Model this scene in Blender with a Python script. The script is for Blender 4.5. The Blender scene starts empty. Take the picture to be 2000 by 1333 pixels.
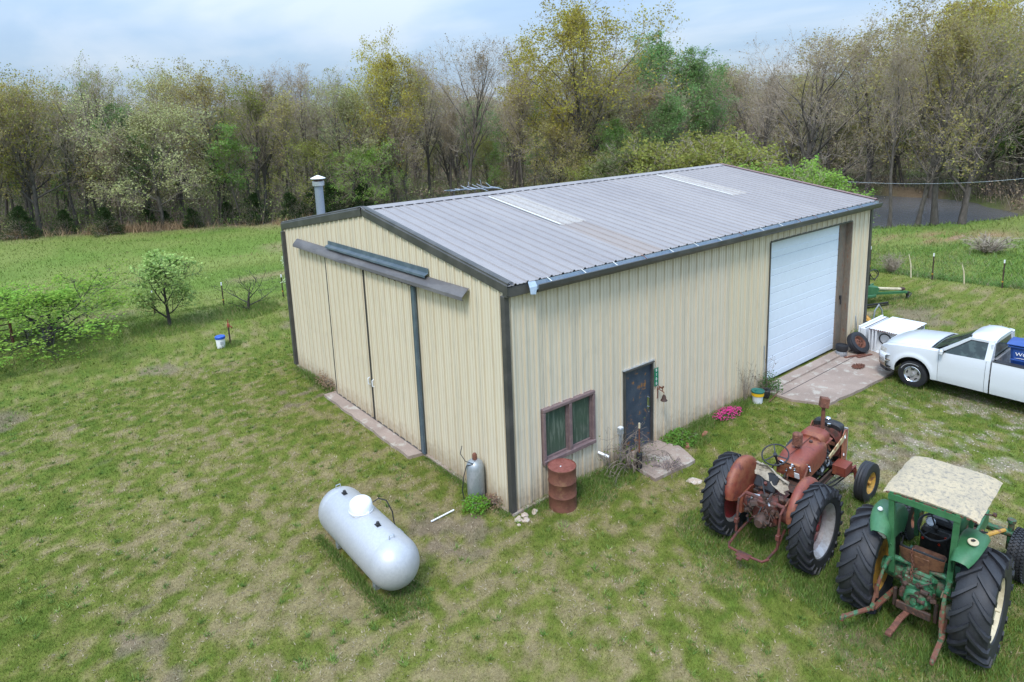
import bpy, bmesh, math, random
import numpy as np
from mathutils import Vector, Matrix, Euler
rnd = random.Random(7)
R_ = math.radians
scene = bpy.context.scene
col = scene.collection
# ------------------------------------------------------------------ camera
cam_d = bpy.data.cameras.new('camera')
cam = bpy.data.objects.new('camera', cam_d); col.objects.link(cam)
cam_d.sensor_fit = 'HORIZONTAL'; cam_d.sensor_width = 36.0
cam_d.lens = 36.0 * 1308.5 / 2000.0
cam_d.shift_y = -183.9 / 2000.0
cam_d.clip_start = 0.1; cam_d.clip_end = 4000
_yaw, _pit, _rol = R_(-38.229), R_(-10.908), R_(-2.157)
_F = Vector((math.cos(_pit)*math.sin(-_yaw), math.cos(_pit)*math.cos(_yaw), math.sin(_pit)))
_R0 = Vector((math.cos(_yaw), math.sin(_yaw), 0)); _U0 = _R0.cross(_F)
_R = math.cos(_rol)*_R0 + math.sin(_rol)*_U0
_U = -math.sin(_rol)*_R0 + math.cos(_rol)*_U0
CAM = Vector((-7.44, -9.738, 7.823))
cam.matrix_world = Matrix(((_R.x, _U.x, -_F.x, CAM.x), (_R.y, _U.y, -_F.y, CAM.y), (_R.z, _U.z, -_F.z, CAM.z), (0, 0, 0, 1)))
scene.camera = cam
# ------------------------------------------------------------------ world: cloudy daylight
SUN_EL, SUN_AZ = R_(56), R_(211)     # azimuth of the sun measured from +X, counter-clockwise
w = bpy.data.worlds.new("World"); scene.world = w; w.use_nodes = True
nt = w.node_tree; nt.nodes.clear(); N = nt.nodes; L = nt.links
out = N.new('ShaderNodeOutputWorld'); bg = N.new('ShaderNodeBackground'); bg.inputs[1].default_value = 0.14
sky = N.new('ShaderNodeTexSky'); sky.sky_type = 'NISHITA'; sky.sun_disc = False
sky.sun_elevation = SUN_EL; sky.sun_rotation = R_(90) - SUN_AZ
sky.air_density = 1.0; sky.dust_density = 1.5; sky.ozone_density = 1.2
tc = N.new('ShaderNodeTexCoord'); sep = N.new('ShaderNodeSeparateXYZ'); L.new(tc.outputs['Generated'], sep.inputs[0])
def M_(op, a, b=None, c=None, clamp=False):
    n = N.new('ShaderNodeMath'); n.operation = op; n.use_clamp = clamp
    for i, v in enumerate((a, b, c)):
        if v is None: continue
        if isinstance(v, (int, float)): n.inputs[i].default_value = v
        else: L.new(v, n.inputs[i])
    return n.outputs[0]
zz = M_('ADD', M_('MAXIMUM', sep.outputs[2], 0.0), 0.16)
cx = M_('DIVIDE', sep.outputs[0], zz); cy = M_('DIVIDE', sep.outputs[1], zz)
cmb = N.new('ShaderNodeCombineXYZ'); L.new(cx, cmb.inputs[0]); L.new(cy, cmb.inputs[1])
def cloud(scale, detail, off, dist=0.3):
    mp = N.new('ShaderNodeMapping'); mp.inputs['Location'].default_value = off; L.new(cmb.outputs[0], mp.inputs[0])
    mp.inputs['Rotation'].default_value = (0, 0, R_(35)); mp.inputs['Scale'].default_value = (1.0, 0.55, 1)
    n = N.new('ShaderNodeTexNoise'); n.inputs['Scale'].default_value = scale; n.inputs['Detail'].default_value = detail
    n.inputs['Roughness'].default_value = 0.5; n.inputs['Distortion'].default_value = dist
    L.new(mp.outputs[0], n.inputs['Vector']); return n.outputs[0]
c1 = cloud(0.55, 5, (3.7, 1.2, 0)); c2 = cloud(1.6, 6, (8.1, 4.4, 0))
cov = M_('ADD', M_('MULTIPLY', c1, 0.7), M_('MULTIPLY', c2, 0.3))
rp = N.new('ShaderNodeValToRGB'); L.new(cov, rp.inputs[0])
rp.color_ramp.elements[0].position = 0.40; rp.color_ramp.elements[0].color = (1.2, 1.75, 2.6, 1)
rp.color_ramp.elements[1].position = 0.60; rp.color_ramp.elements[1].color = (2.3, 2.65, 3.15, 1)
e = rp.color_ramp.elements.new(0.50); e.color = (1.55, 2.1, 2.85, 1)
mx = N.new('ShaderNodeMix'); mx.data_type = 'RGBA'; mx.inputs[0].default_value = 0.85
L.new(sky.outputs[0], mx.inputs[6])
# overcast sky, brighter overhead than at the horizon, boosted further to light the scene
zen = M_('MULTIPLY_ADD', M_('MAXIMUM', sep.outputs[2], 0.0), 3.9, 0.88)
vz = N.new('ShaderNodeVectorMath'); vz.operation = 'SCALE'; L.new(rp.outputs[0], vz.inputs[0]); L.new(zen, vz.inputs['Scale']); L.new(vz.outputs[0], mx.inputs[7])
L.new(mx.outputs[2], bg.inputs[0]); L.new(bg.outputs[0], out.inputs[0])
sd = bpy.data.lights.new('sun', 'SUN'); sun = bpy.data.objects.new('sun', sd); col.objects.link(sun)
sd.energy = 1.5; sd.angle = R_(14); sd.color = (1.0, 0.96, 0.9)
sdir = Vector((math.cos(SUN_EL)*math.cos(SUN_AZ), math.cos(SUN_EL)*math.sin(SUN_AZ), math.sin(SUN_EL)))
sun.rotation_euler = sdir.to_track_quat('Z', 'Y').to_euler()
vs = scene.view_settings
vs.view_transform = 'Standard'; vs.look = 'None'; vs.gamma = 1.0; vs.use_curve_mapping = False; vs.exposure = 0.75

# ------------------------------------------------------------------ helpers
def V(*a): return Vector(a)
def tag(o, label=None, cat=None, group=None, kind=None):
    if label: o['label'] = label
    if cat: o['category'] = cat
    if group: o['group'] = group
    if kind: o['kind'] = kind
    return o
def empty(name, loc=(0, 0, 0), rz=0.0, label=None, cat=None, group=None, parent=None):
    o = bpy.data.objects.new(name, None); col.objects.link(o)
    o.empty_display_size = 0.2
    o.location = loc; o.rotation_euler = (0, 0, rz)
    if parent: o.parent = parent
    return tag(o, label, cat, group)
class MB:
    """collects shapes into one mesh"""
    def __init__(s): s.v = []; s.f = []; s.M = None
    def add(s, vs, fs):
        b = len(s.v)
        for v in vs:
            v = Vector(v)
            if s.M is not None: v = s.M @ v
            s.v.append(tuple(v))
        s.f.extend([tuple(i + b for i in f) for f in fs]); return s
    def box(s, c, d, rot=None, bev=0.0, taper=1.0):
        hx, hy, hz = d[0]/2, d[1]/2, d[2]/2
        b = min(bev, 0.45*min(d))
        R = Euler(rot).to_matrix() if rot is not None else None
        vs = []; fs = []
        if b <= 0:
            for sz in (-1, 1):
                t = taper if sz > 0 else 1
                for sx, sy in ((-1, -1), (1, -1), (1, 1), (-1, 1)): vs.append(V(sx*hx*t, sy*hy*t, sz*hz))
            fs = [(3, 2, 1, 0), (4, 5, 6, 7), (0, 1, 5, 4), (1, 2, 6, 5), (2, 3, 7, 6), (3, 0, 4, 7)]
        else:
            idx = {}
            def P(sx, sy, sz, ax):
                k = (sx, sy, sz, ax)
                if k not in idx:
                    q = [sx*(hx-b), sy*(hy-b), sz*(hz-b)]; q[ax] += (sx, sy, sz)[ax]*b
                    if sz > 0: q[0] *= taper; q[1] *= taper
                    idx[k] = len(vs); vs.append(V(*q))
                return idx[k]
            for ax in range(3):
                for sg in (-1, 1):
                    o = [i for i in range(3) if i != ax]; ring = []
                    for a_, b_ in ((-1, -1), (1, -1), (1, 1), (-1, 1)):
                        q = [0, 0, 0]; q[ax] = sg; q[o[0]] = a_; q[o[1]] = b_; ring.append(P(*q, ax))
                    fs.append(tuple(ring))
            for ax in range(3):
                o = [i for i in range(3) if i != ax]
                for a_ in (-1, 1):
                    for b_ in (-1, 1):
                        q0 = [0, 0, 0]; q0[ax] = -1; q0[o[0]] = a_; q0[o[1]] = b_; q1 = list(q0); q1[ax] = 1
                        fs.append((P(*q0, o[0]), P(*q1, o[0]), P(*q1, o[1]), P(*q0, o[1])))
            for sx in (-1, 1):
                for sy in (-1, 1):
                    for sz in (-1, 1): fs.append((P(sx, sy, sz, 0), P(sx, sy, sz, 1), P(sx, sy, sz, 2)))
        if R is not None: vs = [R @ v for v in vs]
        c = Vector(c); return s.add([v + c for v in vs], fs)
    def tube(s, pts, r, n=6, caps=True, close=False):
        pts = [Vector(p) for p in pts]; m = len(pts)
        rr = r if isinstance(r, (list, tuple)) else [r]*m
        vs = []; fs = []; up = None
        for i, p in enumerate(pts):
            if close: d = pts[(i+1) % m] - pts[i-1]
            else: d = pts[min(i+1, m-1)] - pts[max(i-1, 0)]
            d.normalize()
            if up is None: up = V(0, 0, 1) if abs(d.z) < .9 else V(1, 0, 0)
            a = up - d*up.dot(d)
            if a.length < 1e-4: a = d.orthogonal()
            a.normalize(); b = d.cross(a); up = a
            for k in range(n):
                t = 2*math.pi*k/n; vs.append(p + (a*math.cos(t) + b*math.sin(t))*rr[i])
        seg = m if close else m-1
        for i in range(seg):
            j = (i+1) % m
            for k in range(n): fs.append((i*n+k, i*n+(k+1) % n, j*n+(k+1) % n, j*n+k))
        if caps and not close:
            fs.append(tuple(range(n-1, -1, -1))); fs.append(tuple((m-1)*n + k for k in range(n)))
        return s.add(vs, fs)
    def bar(s, a, b, wd, th):
        """rectangular bar from a to b"""
        a = Vector(a); b = Vector(b); d = (b-a).normalized()
        u = V(0, 0, 1) if abs(d.z) < .95 else V(1, 0, 0)
        x = d.cross(u).normalized(); y = x.cross(d)
        vs = []
        for p in (a, b):
            for sx, sy in ((-1, -1), (1, -1), (1, 1), (-1, 1)): vs.append(p + x*sx*wd/2 + y*sy*th/2)
        return s.add(vs, [(3, 2, 1, 0), (4, 5, 6, 7), (0, 1, 5, 4), (1, 2, 6, 5), (2, 3, 7, 6), (3, 0, 4, 7)])
    def lathe(s, prof, n=24, c=(0, 0, 0), axis='z', rot=None, arc=None):
        """prof: (radius, height) pairs"""
        vs = []; fs = []; m = len(prof); c = Vector(c)
        R = Euler(rot).to_matrix() if rot is not None else None
        full = arc is None; a0, a1 = (0, 2*math.pi) if full else arc
        cnt = n if full else n+1
        for r, h in prof:
            for k in range(cnt):
                t = a0 + (a1-a0)*k/n; x, y = r*math.cos(t), r*math.sin(t)
                v = V(x, y, h) if axis == 'z' else (V(x, h, y) if axis == 'y' else V(h, x, y))
                if R is not None: v = R @ v
                vs.append(v + c)
        for i in range(m-1):
            for k in range(n):
                k2 = (k+1) % n if full else k+1
                fs.append((i*cnt+k, i*cnt+k2, (i+1)*cnt+k2, (i+1)*cnt+k))
        return s.add(vs, fs)
    def disc(s, c, r, n=20, axis='z', rot=None):
        return s.lathe([(0.0001, 0), (r, 0)], n, c, axis, rot)
    def prism(s, poly, d, c=(0, 0, 0), rot=None):
        """poly in xy, extruded along z by d (centred)"""
        n = len(poly); R = Euler(rot).to_matrix() if rot is not None else Matrix.Identity(3); c = Vector(c)
        vs = [R @ V(x, y, -d/2) + c for x, y in poly] + [R @ V(x, y, d/2) + c for x, y in poly]
        fs = [tuple(range(n-1, -1, -1)), tuple(range(n, 2*n))] + [(i, (i+1) % n, n+(i+1) % n, n+i) for i in range(n)]
        return s.add(vs, fs)
    def grid(s, P, close_u=False):
        """P[i][j] points"""
        m = len(P); n = len(P[0]); vs = [p for row in P for p in row]; fs = []
        for i in range(m if close_u else m-1):
            for j in range(n-1):
                i2 = (i+1) % m
                fs.append((i*n+j, i*n+j+1, i2*n+j+1, i2*n+j))
        return s.add(vs, fs)
    def sheet(s, P, t, close_u=False):
        """thin curved sheet with thickness t along local normals"""
        m = len(P); n = len(P[0]); Q = [[Vector(p) for p in row] for row in P]; T = []
        for i in range(m):
            row = []
            for j in range(n):
                a = Q[min(i+1, m-1)][j] - Q[max(i-1, 0)][j]; b = Q[i][min(j+1, n-1)] - Q[i][max(j-1, 0)]
                nn = a.cross(b)
                nn = nn.normalized() if nn.length > 1e-9 else V(0, 0, 1)
                row.append(Q[i][j] - nn*t)
            T.append(row)
        s.grid(Q); s.grid([r[::-1] for r in T])
        s.grid([[Q[i][0] for i in range(m)], [T[i][0] for i in range(m)]][::-1])
        s.grid([[Q[i][-1] for i in range(m)], [T[i][-1] for i in range(m)]])
        s.grid([Q[0], T[0]]); s.grid([Q[-1], T[-1]][::-1]); return s
    def mesh(s, name, mat, smooth=35):
        me = bpy.data.meshes.new(name); me.from_pydata(s.v, [], s.f)
        if mat: me.materials.append(mat)
        if smooth:
            me.polygons.foreach_set('use_smooth', [True]*len(me.polygons))
            try: me.set_sharp_from_angle(angle=R_(smooth))
            except Exception: pass
        me.update(); return me
    def build(s, name, mat, parent=None, smooth=35, loc=None, rot=None, label=None, cat=None, group=None, kind=None):
        o = bpy.data.objects.new(name, s.mesh(name, mat, smooth)); col.objects.link(o)
        if parent: o.parent = parent
        if loc is not None: o.location = loc
        if rot is not None: o.rotation_euler = rot
        return tag(o, label, cat, group, kind)
def inst(name, me, parent=None, loc=(0, 0, 0), rot=(0, 0, 0), scale=(1, 1, 1)):
    o = bpy.data.objects.new(name, me); col.objects.link(o)
    if parent: o.parent = parent
    o.location = loc; o.rotation_euler = rot; o.scale = scale
    return o
def copy_tree(o, parent=None):
    c = o.copy(); col.objects.link(c); c.parent = parent
    for ch in [x for x in o.children]: copy_tree(ch, c)
    return c
def npmesh(name, verts, faces, mat, attrs=None, nv=3, smooth=False):
    """fast mesh from numpy: faces (n,nv)"""
    me = bpy.data.meshes.new(name); nV = len(verts); nF = len(faces)
    me.vertices.add(nV); me.vertices.foreach_set('co', np.ascontiguousarray(verts, dtype=np.float32).ravel())
    me.loops.add(nF*nv); me.loops.foreach_set('vertex_index', np.ascontiguousarray(faces, dtype=np.int32).ravel())
    me.polygons.add(nF); me.polygons.foreach_set('loop_start', np.arange(0, nF*nv, nv, dtype=np.int32))
    me.polygons.foreach_set('loop_total', np.full(nF, nv, dtype=np.int32))
    if smooth: me.polygons.foreach_set('use_smooth', np.ones(nF, dtype=bool))
    for k, (typ, arr) in (attrs or {}).items():
        a = me.attributes.new(k, typ, 'POINT')
        a.data.foreach_set('color' if typ == 'FLOAT_COLOR' else 'value', np.ascontiguousarray(arr, dtype=np.float32).ravel())
    me.materials.append(mat); me.update(calc_edges=True); return me

# value noise in numpy
def _h(ix, iy, s):
    n = (ix.astype(np.int64)*374761393 + iy.astype(np.int64)*668265263 + s*974634777) & 0x7fffffff
    n = ((n ^ (n >> 13)) * 1274126177) & 0x7fffffff
    return ((n ^ (n >> 16)) & 0xffff) / 65535.0
def vn(x, y, s=0):
    x = np.asarray(x, dtype=float); y = np.asarray(y, dtype=float)
    ix = np.floor(x); iy = np.floor(y); fx = x-ix; fy = y-iy; fx = fx*fx*(3-2*fx); fy = fy*fy*(3-2*fy)
    a = _h(ix, iy, s); b = _h(ix+1, iy, s); c = _h(ix, iy+1, s); d = _h(ix+1, iy+1, s)
    return a*(1-fx)*(1-fy) + b*fx*(1-fy) + c*(1-fx)*fy + d*fx*fy
def fbm(x, y, sc, oc=3, s=0, g=.5):
    t = 0; a = 1; w_ = 0
    for o in range(oc): t = t + a*vn(x/sc*2**o + 17.3*o, y/sc*2**o - 9.1*o, s+o); w_ += a; a *= g
    return t/w_
def sst(a, b, x): t = np.clip((x-a)/(b-a), 0, 1); return t*t*(3-2*t)

# ------------------------------------------------------------------ materials
MATS = {}
def mat(name, c, rough=.6, metal=0.0, c2=None, s2=4.0, lo=.45, hi=.6, c3=None, s3=12.0, lo3=.55, hi3=.65, var=.12, sv=30.0,
        bump=0.0, sb=40.0, stretch=(1, 1, 1), r2=None, spec=.5, coat=0.0, trans=0.0, world=False):
    if name in MATS: return MATS[name]
    m = bpy.data.materials.new(name); m.use_nodes = True; nt = m.node_tree; N = nt.nodes; L = nt.links
    b = N['Principled BSDF']; b.inputs['Roughness'].default_value = rough; b.inputs['Metallic'].default_value = metal
    b.inputs['Specular IOR Level'].default_value = spec; b.inputs['Coat Weight'].default_value = coat
    b.inputs['Transmission Weight'].default_value = trans
    tc = N.new('ShaderNodeTexCoord'); mp = N.new('ShaderNodeMapping'); mp.inputs['Scale'].default_value = stretch
    if world:
        g = N.new('ShaderNodeNewGeometry'); L.new(g.outputs['Position'], mp.inputs[0])
    else: L.new(tc.outputs['Object'], mp.inputs[0])
    def noise(sc, det=5, rg=.6):
        n = N.new('ShaderNodeTexNoise'); n.inputs['Scale'].default_value = sc; n.inputs['Detail'].default_value = det
        n.inputs['Roughness'].default_value = rg; L.new(mp.outputs[0], n.inputs['Vector']); return n.outputs[0]
    def ramp(f, lo, hi):
        n = N.new('ShaderNodeMapRange'); n.interpolation_type = 'SMOOTHSTEP'
        n.inputs[1].default_value = lo; n.inputs[2].default_value = hi; L.new(f, n.inputs[0]); return n.outputs[0]
    def mix(f, a, b_, bt='MIX'):
        n = N.new('ShaderNodeMix'); n.data_type = 'RGBA'; n.blend_type = bt
        if isinstance(f, float): n.inputs[0].default_value = f
        else: L.new(f, n.inputs[0])
        for i, v in ((6, a), (7, b_)):
            if isinstance(v, tuple): n.inputs[i].default_value = (*v[:3], 1)
            else: L.new(v, n.inputs[i])
        return n.outputs[2]
    cur = tuple(c); f2 = None
    if c2 is not None:
        f2 = ramp(noise(s2), lo, hi); cur = mix(f2, cur, tuple(c2))
    if c3 is not None: cur = mix(ramp(noise(s3, 6, .7), lo3, hi3), cur, tuple(c3))
    if var > 0:
        nv = noise(sv, 4, .65); mr = N.new('ShaderNodeMapRange'); L.new(nv, mr.inputs[0])
        mr.inputs[1].default_value = .3; mr.inputs[2].default_value = .7; mr.inputs[3].default_value = 1-var; mr.inputs[4].default_value = 1+var
        vm = N.new('ShaderNodeVectorMath'); vm.operation = 'SCALE'; L.new(mr.outputs[0], vm.inputs['Scale'])
        if isinstance(cur, tuple): vm.inputs[0].default_value = cur[:3]
        else: L.new(cur, vm.inputs[0])
        cur = vm.outputs[0]
    if isinstance(cur, tuple): b.inputs['Base Color'].default_value = (*cur[:3], 1)
    else: L.new(cur, b.inputs['Base Color'])
    if r2 is not None and f2 is not None:
        mr = N.new('ShaderNodeMapRange'); L.new(f2, mr.inputs[0]); mr.inputs[3].default_value = rough; mr.inputs[4].default_value = r2
        L.new(mr.outputs[0], b.inputs['Roughness'])
    if bump > 0:
        bn = N.new('ShaderNodeBump'); bn.inputs['Strength'].default_value = 1.0; bn.inputs['Distance'].default_value = bump
        L.new(noise(sb, 5), bn.inputs['Height']); L.new(bn.outputs[0], b.inputs['Normal'])
    MATS[name] = m; return m
RUST = (.16, .055, .028)
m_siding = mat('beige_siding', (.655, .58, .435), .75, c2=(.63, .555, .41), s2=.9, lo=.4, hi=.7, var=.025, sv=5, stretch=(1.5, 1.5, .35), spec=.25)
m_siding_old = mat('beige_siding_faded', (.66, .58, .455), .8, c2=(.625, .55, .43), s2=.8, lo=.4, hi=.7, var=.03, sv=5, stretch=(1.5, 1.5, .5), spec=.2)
def splash_rib_shade(m):
    """mud splashed up the foot of the walls, faint vertical run marks, dust and painted shade on rib flanks"""
    nt = m.node_tree; N = nt.nodes; L = nt.links; b = N['Principled BSDF']; src = b.inputs['Base Color'].links[0].from_socket
    tc = N.new('ShaderNodeTexCoord'); sp = N.new('ShaderNodeSeparateXYZ'); L.new(tc.outputs['Object'], sp.inputs[0])
    n = N.new('ShaderNodeTexNoise'); n.inputs['Scale'].default_value = 7; n.inputs['Detail'].default_value = 6; L.new(tc.outputs['Object'], n.inputs['Vector'])
    h = N.new('ShaderNodeMath'); h.operation = 'MULTIPLY_ADD'; L.new(n.outputs[0], h.inputs[0]); h.inputs[1].default_value = -.75; L.new(sp.outputs[2], h.inputs[2])
    r = N.new('ShaderNodeMapRange'); r.interpolation_type = 'SMOOTHSTEP'; L.new(h.outputs[0], r.inputs[0]); r.inputs[1].default_value = -.42; r.inputs[2].default_value = .22; r.inputs[3].default_value = .75; r.inputs[4].default_value = 0
    x = N.new('ShaderNodeMix'); x.data_type = 'RGBA'; L.new(r.outputs[0], x.inputs[0]); L.new(src, x.inputs[6]); x.inputs[7].default_value = (.33, .25, .17, 1)
    mp = N.new('ShaderNodeMapping'); mp.inputs['Scale'].default_value = (1.3, 1.3, .5); L.new(tc.outputs['Object'], mp.inputs[0]); n2 = N.new('ShaderNodeTexNoise'); n2.inputs['Scale'].default_value = 2.2; n2.inputs['Detail'].default_value = 8; n2.inputs['Distortion'].default_value = 1.2; L.new(mp.outputs[0], n2.inputs['Vector'])
    r2 = N.new('ShaderNodeMapRange'); r2.interpolation_type = 'SMOOTHSTEP'; L.new(n2.outputs[0], r2.inputs[0]); r2.inputs[1].default_value = .52; r2.inputs[2].default_value = .78; r2.inputs[4].default_value = .3
    x2 = N.new('ShaderNodeMix'); x2.data_type = 'RGBA'; L.new(r2.outputs[0], x2.inputs[0]); L.new(x.outputs[2], x2.inputs[6]); x2.inputs[7].default_value = (.42, .38, .31, 1); 
    # darker tan on the rib flanks: dust plus rib shading painted into the colour
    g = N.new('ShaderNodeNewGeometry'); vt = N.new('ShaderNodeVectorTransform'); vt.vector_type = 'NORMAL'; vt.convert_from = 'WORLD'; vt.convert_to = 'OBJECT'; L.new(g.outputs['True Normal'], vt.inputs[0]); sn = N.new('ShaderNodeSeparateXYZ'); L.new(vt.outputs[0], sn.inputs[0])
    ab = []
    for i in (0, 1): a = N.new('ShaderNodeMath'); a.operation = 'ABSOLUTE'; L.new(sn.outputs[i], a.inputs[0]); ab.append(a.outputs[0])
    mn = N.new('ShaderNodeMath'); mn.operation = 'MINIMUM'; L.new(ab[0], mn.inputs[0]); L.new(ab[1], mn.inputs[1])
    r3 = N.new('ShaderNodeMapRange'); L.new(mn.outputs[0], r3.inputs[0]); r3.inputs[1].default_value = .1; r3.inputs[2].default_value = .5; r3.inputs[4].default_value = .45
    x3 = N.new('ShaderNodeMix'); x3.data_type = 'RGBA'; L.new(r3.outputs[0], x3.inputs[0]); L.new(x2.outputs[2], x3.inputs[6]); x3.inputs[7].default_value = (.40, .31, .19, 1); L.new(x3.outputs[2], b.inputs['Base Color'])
splash_rib_shade(m_siding); splash_rib_shade(m_siding_old)
m_trim = mat('dark_bronze_trim', (.055, .053, .05), .45, c2=(.085, .08, .075), s2=2, lo=.4, hi=.7, var=.1)
m_trim_old = mat('weathered_brown_trim', (.10, .092, .09), .5, c2=(.14, .13, .125), s2=3, var=.1, stretch=(1, .3, 1))
m_bluegrey = mat('blue_grey_steel', (.085, .12, .15), .45, .2, c2=(.12, .155, .18), s2=3, var=.1)
m_galv = mat('galvanised_steel', (.42, .45, .49), .38, .6, c2=(.52, .55, .58), s2=18, lo=.4, hi=.6, var=.08, sv=60)
m_galv_light = mat('galvanised_gutter', (.34, .42, .50), .4, .3, c2=(.40, .46, .52), s2=6, var=.08)
m_roof = mat('weathered_roof_steel', (.262, .242, .242), .6, .0, spec=.35, c2=(.298, .275, .27), s2=.7, lo=.35, hi=.65, c3=(.31, .285, .275), s3=2.2, lo3=.5, hi3=.8, var=.05, sv=14, stretch=(1, .25, 1), world=True)
m_roof_brown = mat('weathered_roof_steel_brown', (.285, .245, .225), .62, .0, spec=.3, c2=(.25, .225, .218), s2=.9, lo=.4, hi=.7, var=.06, sv=14, stretch=(1, .25, 1), world=True)
m_sky = mat('fibreglass_skylight', (.385, .355, .325), .7, c2=(.32, .29, .27), s2=22, lo=.4, hi=.65, var=.1, sv=70, stretch=(1, .4, 1), world=True)
m_putty = mat('white_sealant', (.62, .61, .56), .7)
m_red_ridge = mat('brown_ridge_cap', (.20, .12, .11), .6)
m_white_door = mat('white_garage_door', (.70, .76, .83), .45, var=.03, sv=8)
m_white = mat('white_paint', (.78, .80, .82), .4, var=.03)
m_oldwhite = mat('old_white_enamel', (.72, .74, .77), .4, c2=(.55, .53, .50), s2=5, lo=.6, hi=.8, c3=RUST, s3=9, lo3=.66, hi3=.72, var=.05)
m_rustjamb = mat('rusty_steel_jamb', (.16, .135, .105), .7, c2=(.20, .15, .11), s2=5, c3=(.19, .09, .055), s3=14, var=.15, stretch=(1, 1, .4))
m_navy = mat('navy_steel_door', (.035, .05, .075), .5, c2=(.05, .065, .09), s2=3, c3=(.27, .12, .035), s3=6, lo3=.57, hi3=.66, var=.15)
m_winframe = mat('purple_brown_window_frame', (.17, .115, .115), .55, c2=(.21, .145, .14), s2=8, var=.1)
m_glass = mat('dark_window_glass', (.055, .085, .065), .12, c2=(.15, .185, .15), s2=3.5, lo=.48, hi=.72, var=.1, sv=10, spec=.6, stretch=(4, 1, .5))
m_curtain = mat('green_curtain', (.16, .19, .16), .8, var=.2, sv=8, stretch=(6, 1, .3))
m_concrete = mat('old_concrete', (.36, .275, .225), .85, c2=(.29, .22, .18), s2=.9, lo=.35, hi=.65, c3=(.43, .38, .32), s3=2.3, lo3=.52, hi3=.62, var=.1, sv=25, bump=.006, sb=30, world=True)
m_signgreen = mat('sign_green', (.012, .17, .09), .4, var=.04)
m_rust = mat('brown_rust', (.17, .065, .04), .85, c2=(.11, .045, .03), s2=9, c3=(.24, .11, .07), s3=22, var=.2, bump=.002, sb=80)
m_rust_dark = mat('dark_greasy_rust', (.065, .035, .026), .7, c2=(.04, .028, .022), s2=9, c3=(.16, .07, .04), s3=16, lo3=.55, hi3=.65, var=.25, bump=.002, sb=70)
m_drum = mat('rusty_drum_paint', (.165, .062, .038), .75, c2=(.12, .043, .027), s2=3.5, lo=.4, hi=.6, c3=(.20, .10, .05), s3=6, lo3=.5, hi3=.7, var=.15, bump=.0015, sb=60)
m_drumtop = mat('rusty_drum_lid', (.25, .085, .065), .7, c2=(.20, .06, .045), s2=8, var=.15)
m_black = mat('black_rubber', (.018, .019, .023), .6, var=.2, sv=18)
m_tyre = mat('worn_tractor_tyre', (.017, .018, .022), .6, c2=(.027, .028, .034), s2=3, lo=.4, hi=.7, c3=(.06, .056, .048), s3=7, lo3=.62, hi3=.85, var=.2, sv=40, bump=.0015, sb=90)
m_tractor_red = mat('faded_tractor_red', (.21, .048, .030), .5, c2=(.255, .085, .042), s2=3.2, lo=.42, hi=.62, c3=(.12, .032, .026), s3=4.5, lo3=.5, hi3=.68, var=.12, sv=30, r2=.6)
m_red_dark = mat('grimy_tractor_red', (.13, .038, .028), .65, c2=(.065, .033, .025), s2=6, lo=.45, hi=.62, var=.2, bump=.001)
m_stripe = mat('flaked_cream_panel', (.50, .40, .22), .55, c2=(.33, .15, .07), s2=9, lo=.48, hi=.6, var=.12)
m_orangepanel = mat('orange_rust_panel', (.36, .14, .07), .6, c2=(.25, .08, .05), s2=7, var=.15)
m_engine = mat('engine_black', (.016, .016, .018), .5, c2=(.03, .028, .026), s2=12, var=.3)
m_silver = mat('silver_rim', (.50, .50, .52), .4, .5, c2=(.40, .38, .38), s2=7, c3=RUST, s3=10, lo3=.62, hi3=.75, var=.08)
m_rimred = mat('rim_red', (.33, .03, .04), .5, c2=(.20, .045, .04), s2=6, var=.15)
m_yellow = mat('old_yellow_paint', (.50, .28, .05), .55, c2=(.25, .11, .05), s2=9, lo=.5, hi=.65, var=.12)
m_chrome = mat('chrome', (.75, .77, .8), .15, 1.0, var=.02)
m_cover = mat('grey_canvas', (.33, .28, .215), .9, c2=(.25, .21, .16), s2=14, var=.15, bump=.004, sb=25)
m_tgreen = mat('tractor_green', (.034, .135, .055), .45, c2=(.055, .17, .075), s2=3, lo=.4, hi=.65, c3=(.15, .10, .05), s3=11, lo3=.66, hi3=.76, var=.1)
m_tgreen_dirty = mat('grimy_tractor_green', (.03, .13, .06), .6, c2=(.085, .06, .035), s2=8, lo=.45, hi=.6, c3=(.06, .22, .12), s3=15, lo3=.55, hi3=.65, var=.2, bump=.002)
m_linkrust = mat('flaking_green_and_rust', (.16, .062, .038), .75, c2=(.06, .15, .075), s2=9, lo=.5, hi=.62, var=.2)
m_cream = mat('cream_disc', (.60, .52, .36), .6, c2=(.5, .42, .28), s2=6, var=.08)
m_canopy = mat('stained_cream_canopy', (.47, .375, .24), .75, c2=(.40, .325, .22), s2=3, lo=.4, hi=.65, c3=(.20, .18, .15), s3=16, lo3=.46, hi3=.7, var=.14, sv=50)
m_seatbrown = mat('rust_brown_seat', (.19, .085, .045), .6, c2=(.12, .05, .03), s2=9, var=.2)
m_truck = mat('white_truck_paint', (.66, .69, .73), .22, var=.015, coat=.5)
m_truckglass = mat('truck_glass', (.02, .032, .03), .05, c2=(.05, .075, .07), s2=5, spec=.7, var=.1)
m_interior = mat('truck_interior', (.12, .13, .12), .8, c2=(.2, .2, .19), s2=6, var=.1)
m_trimblk = mat('black_plastic', (.02, .02, .022), .5, var=.1)
m_amber = mat('amber_lens', (.75, .28, .02), .2)
m_lens = mat('clear_lens', (.52, .48, .42), .12, c2=(.62, .6, .56), s2=20)
m_cartblue = mat('blue_plastic', (.02, .07, .27), .45, c2=(.03, .085, .31), s2=5, var=.05)
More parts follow.
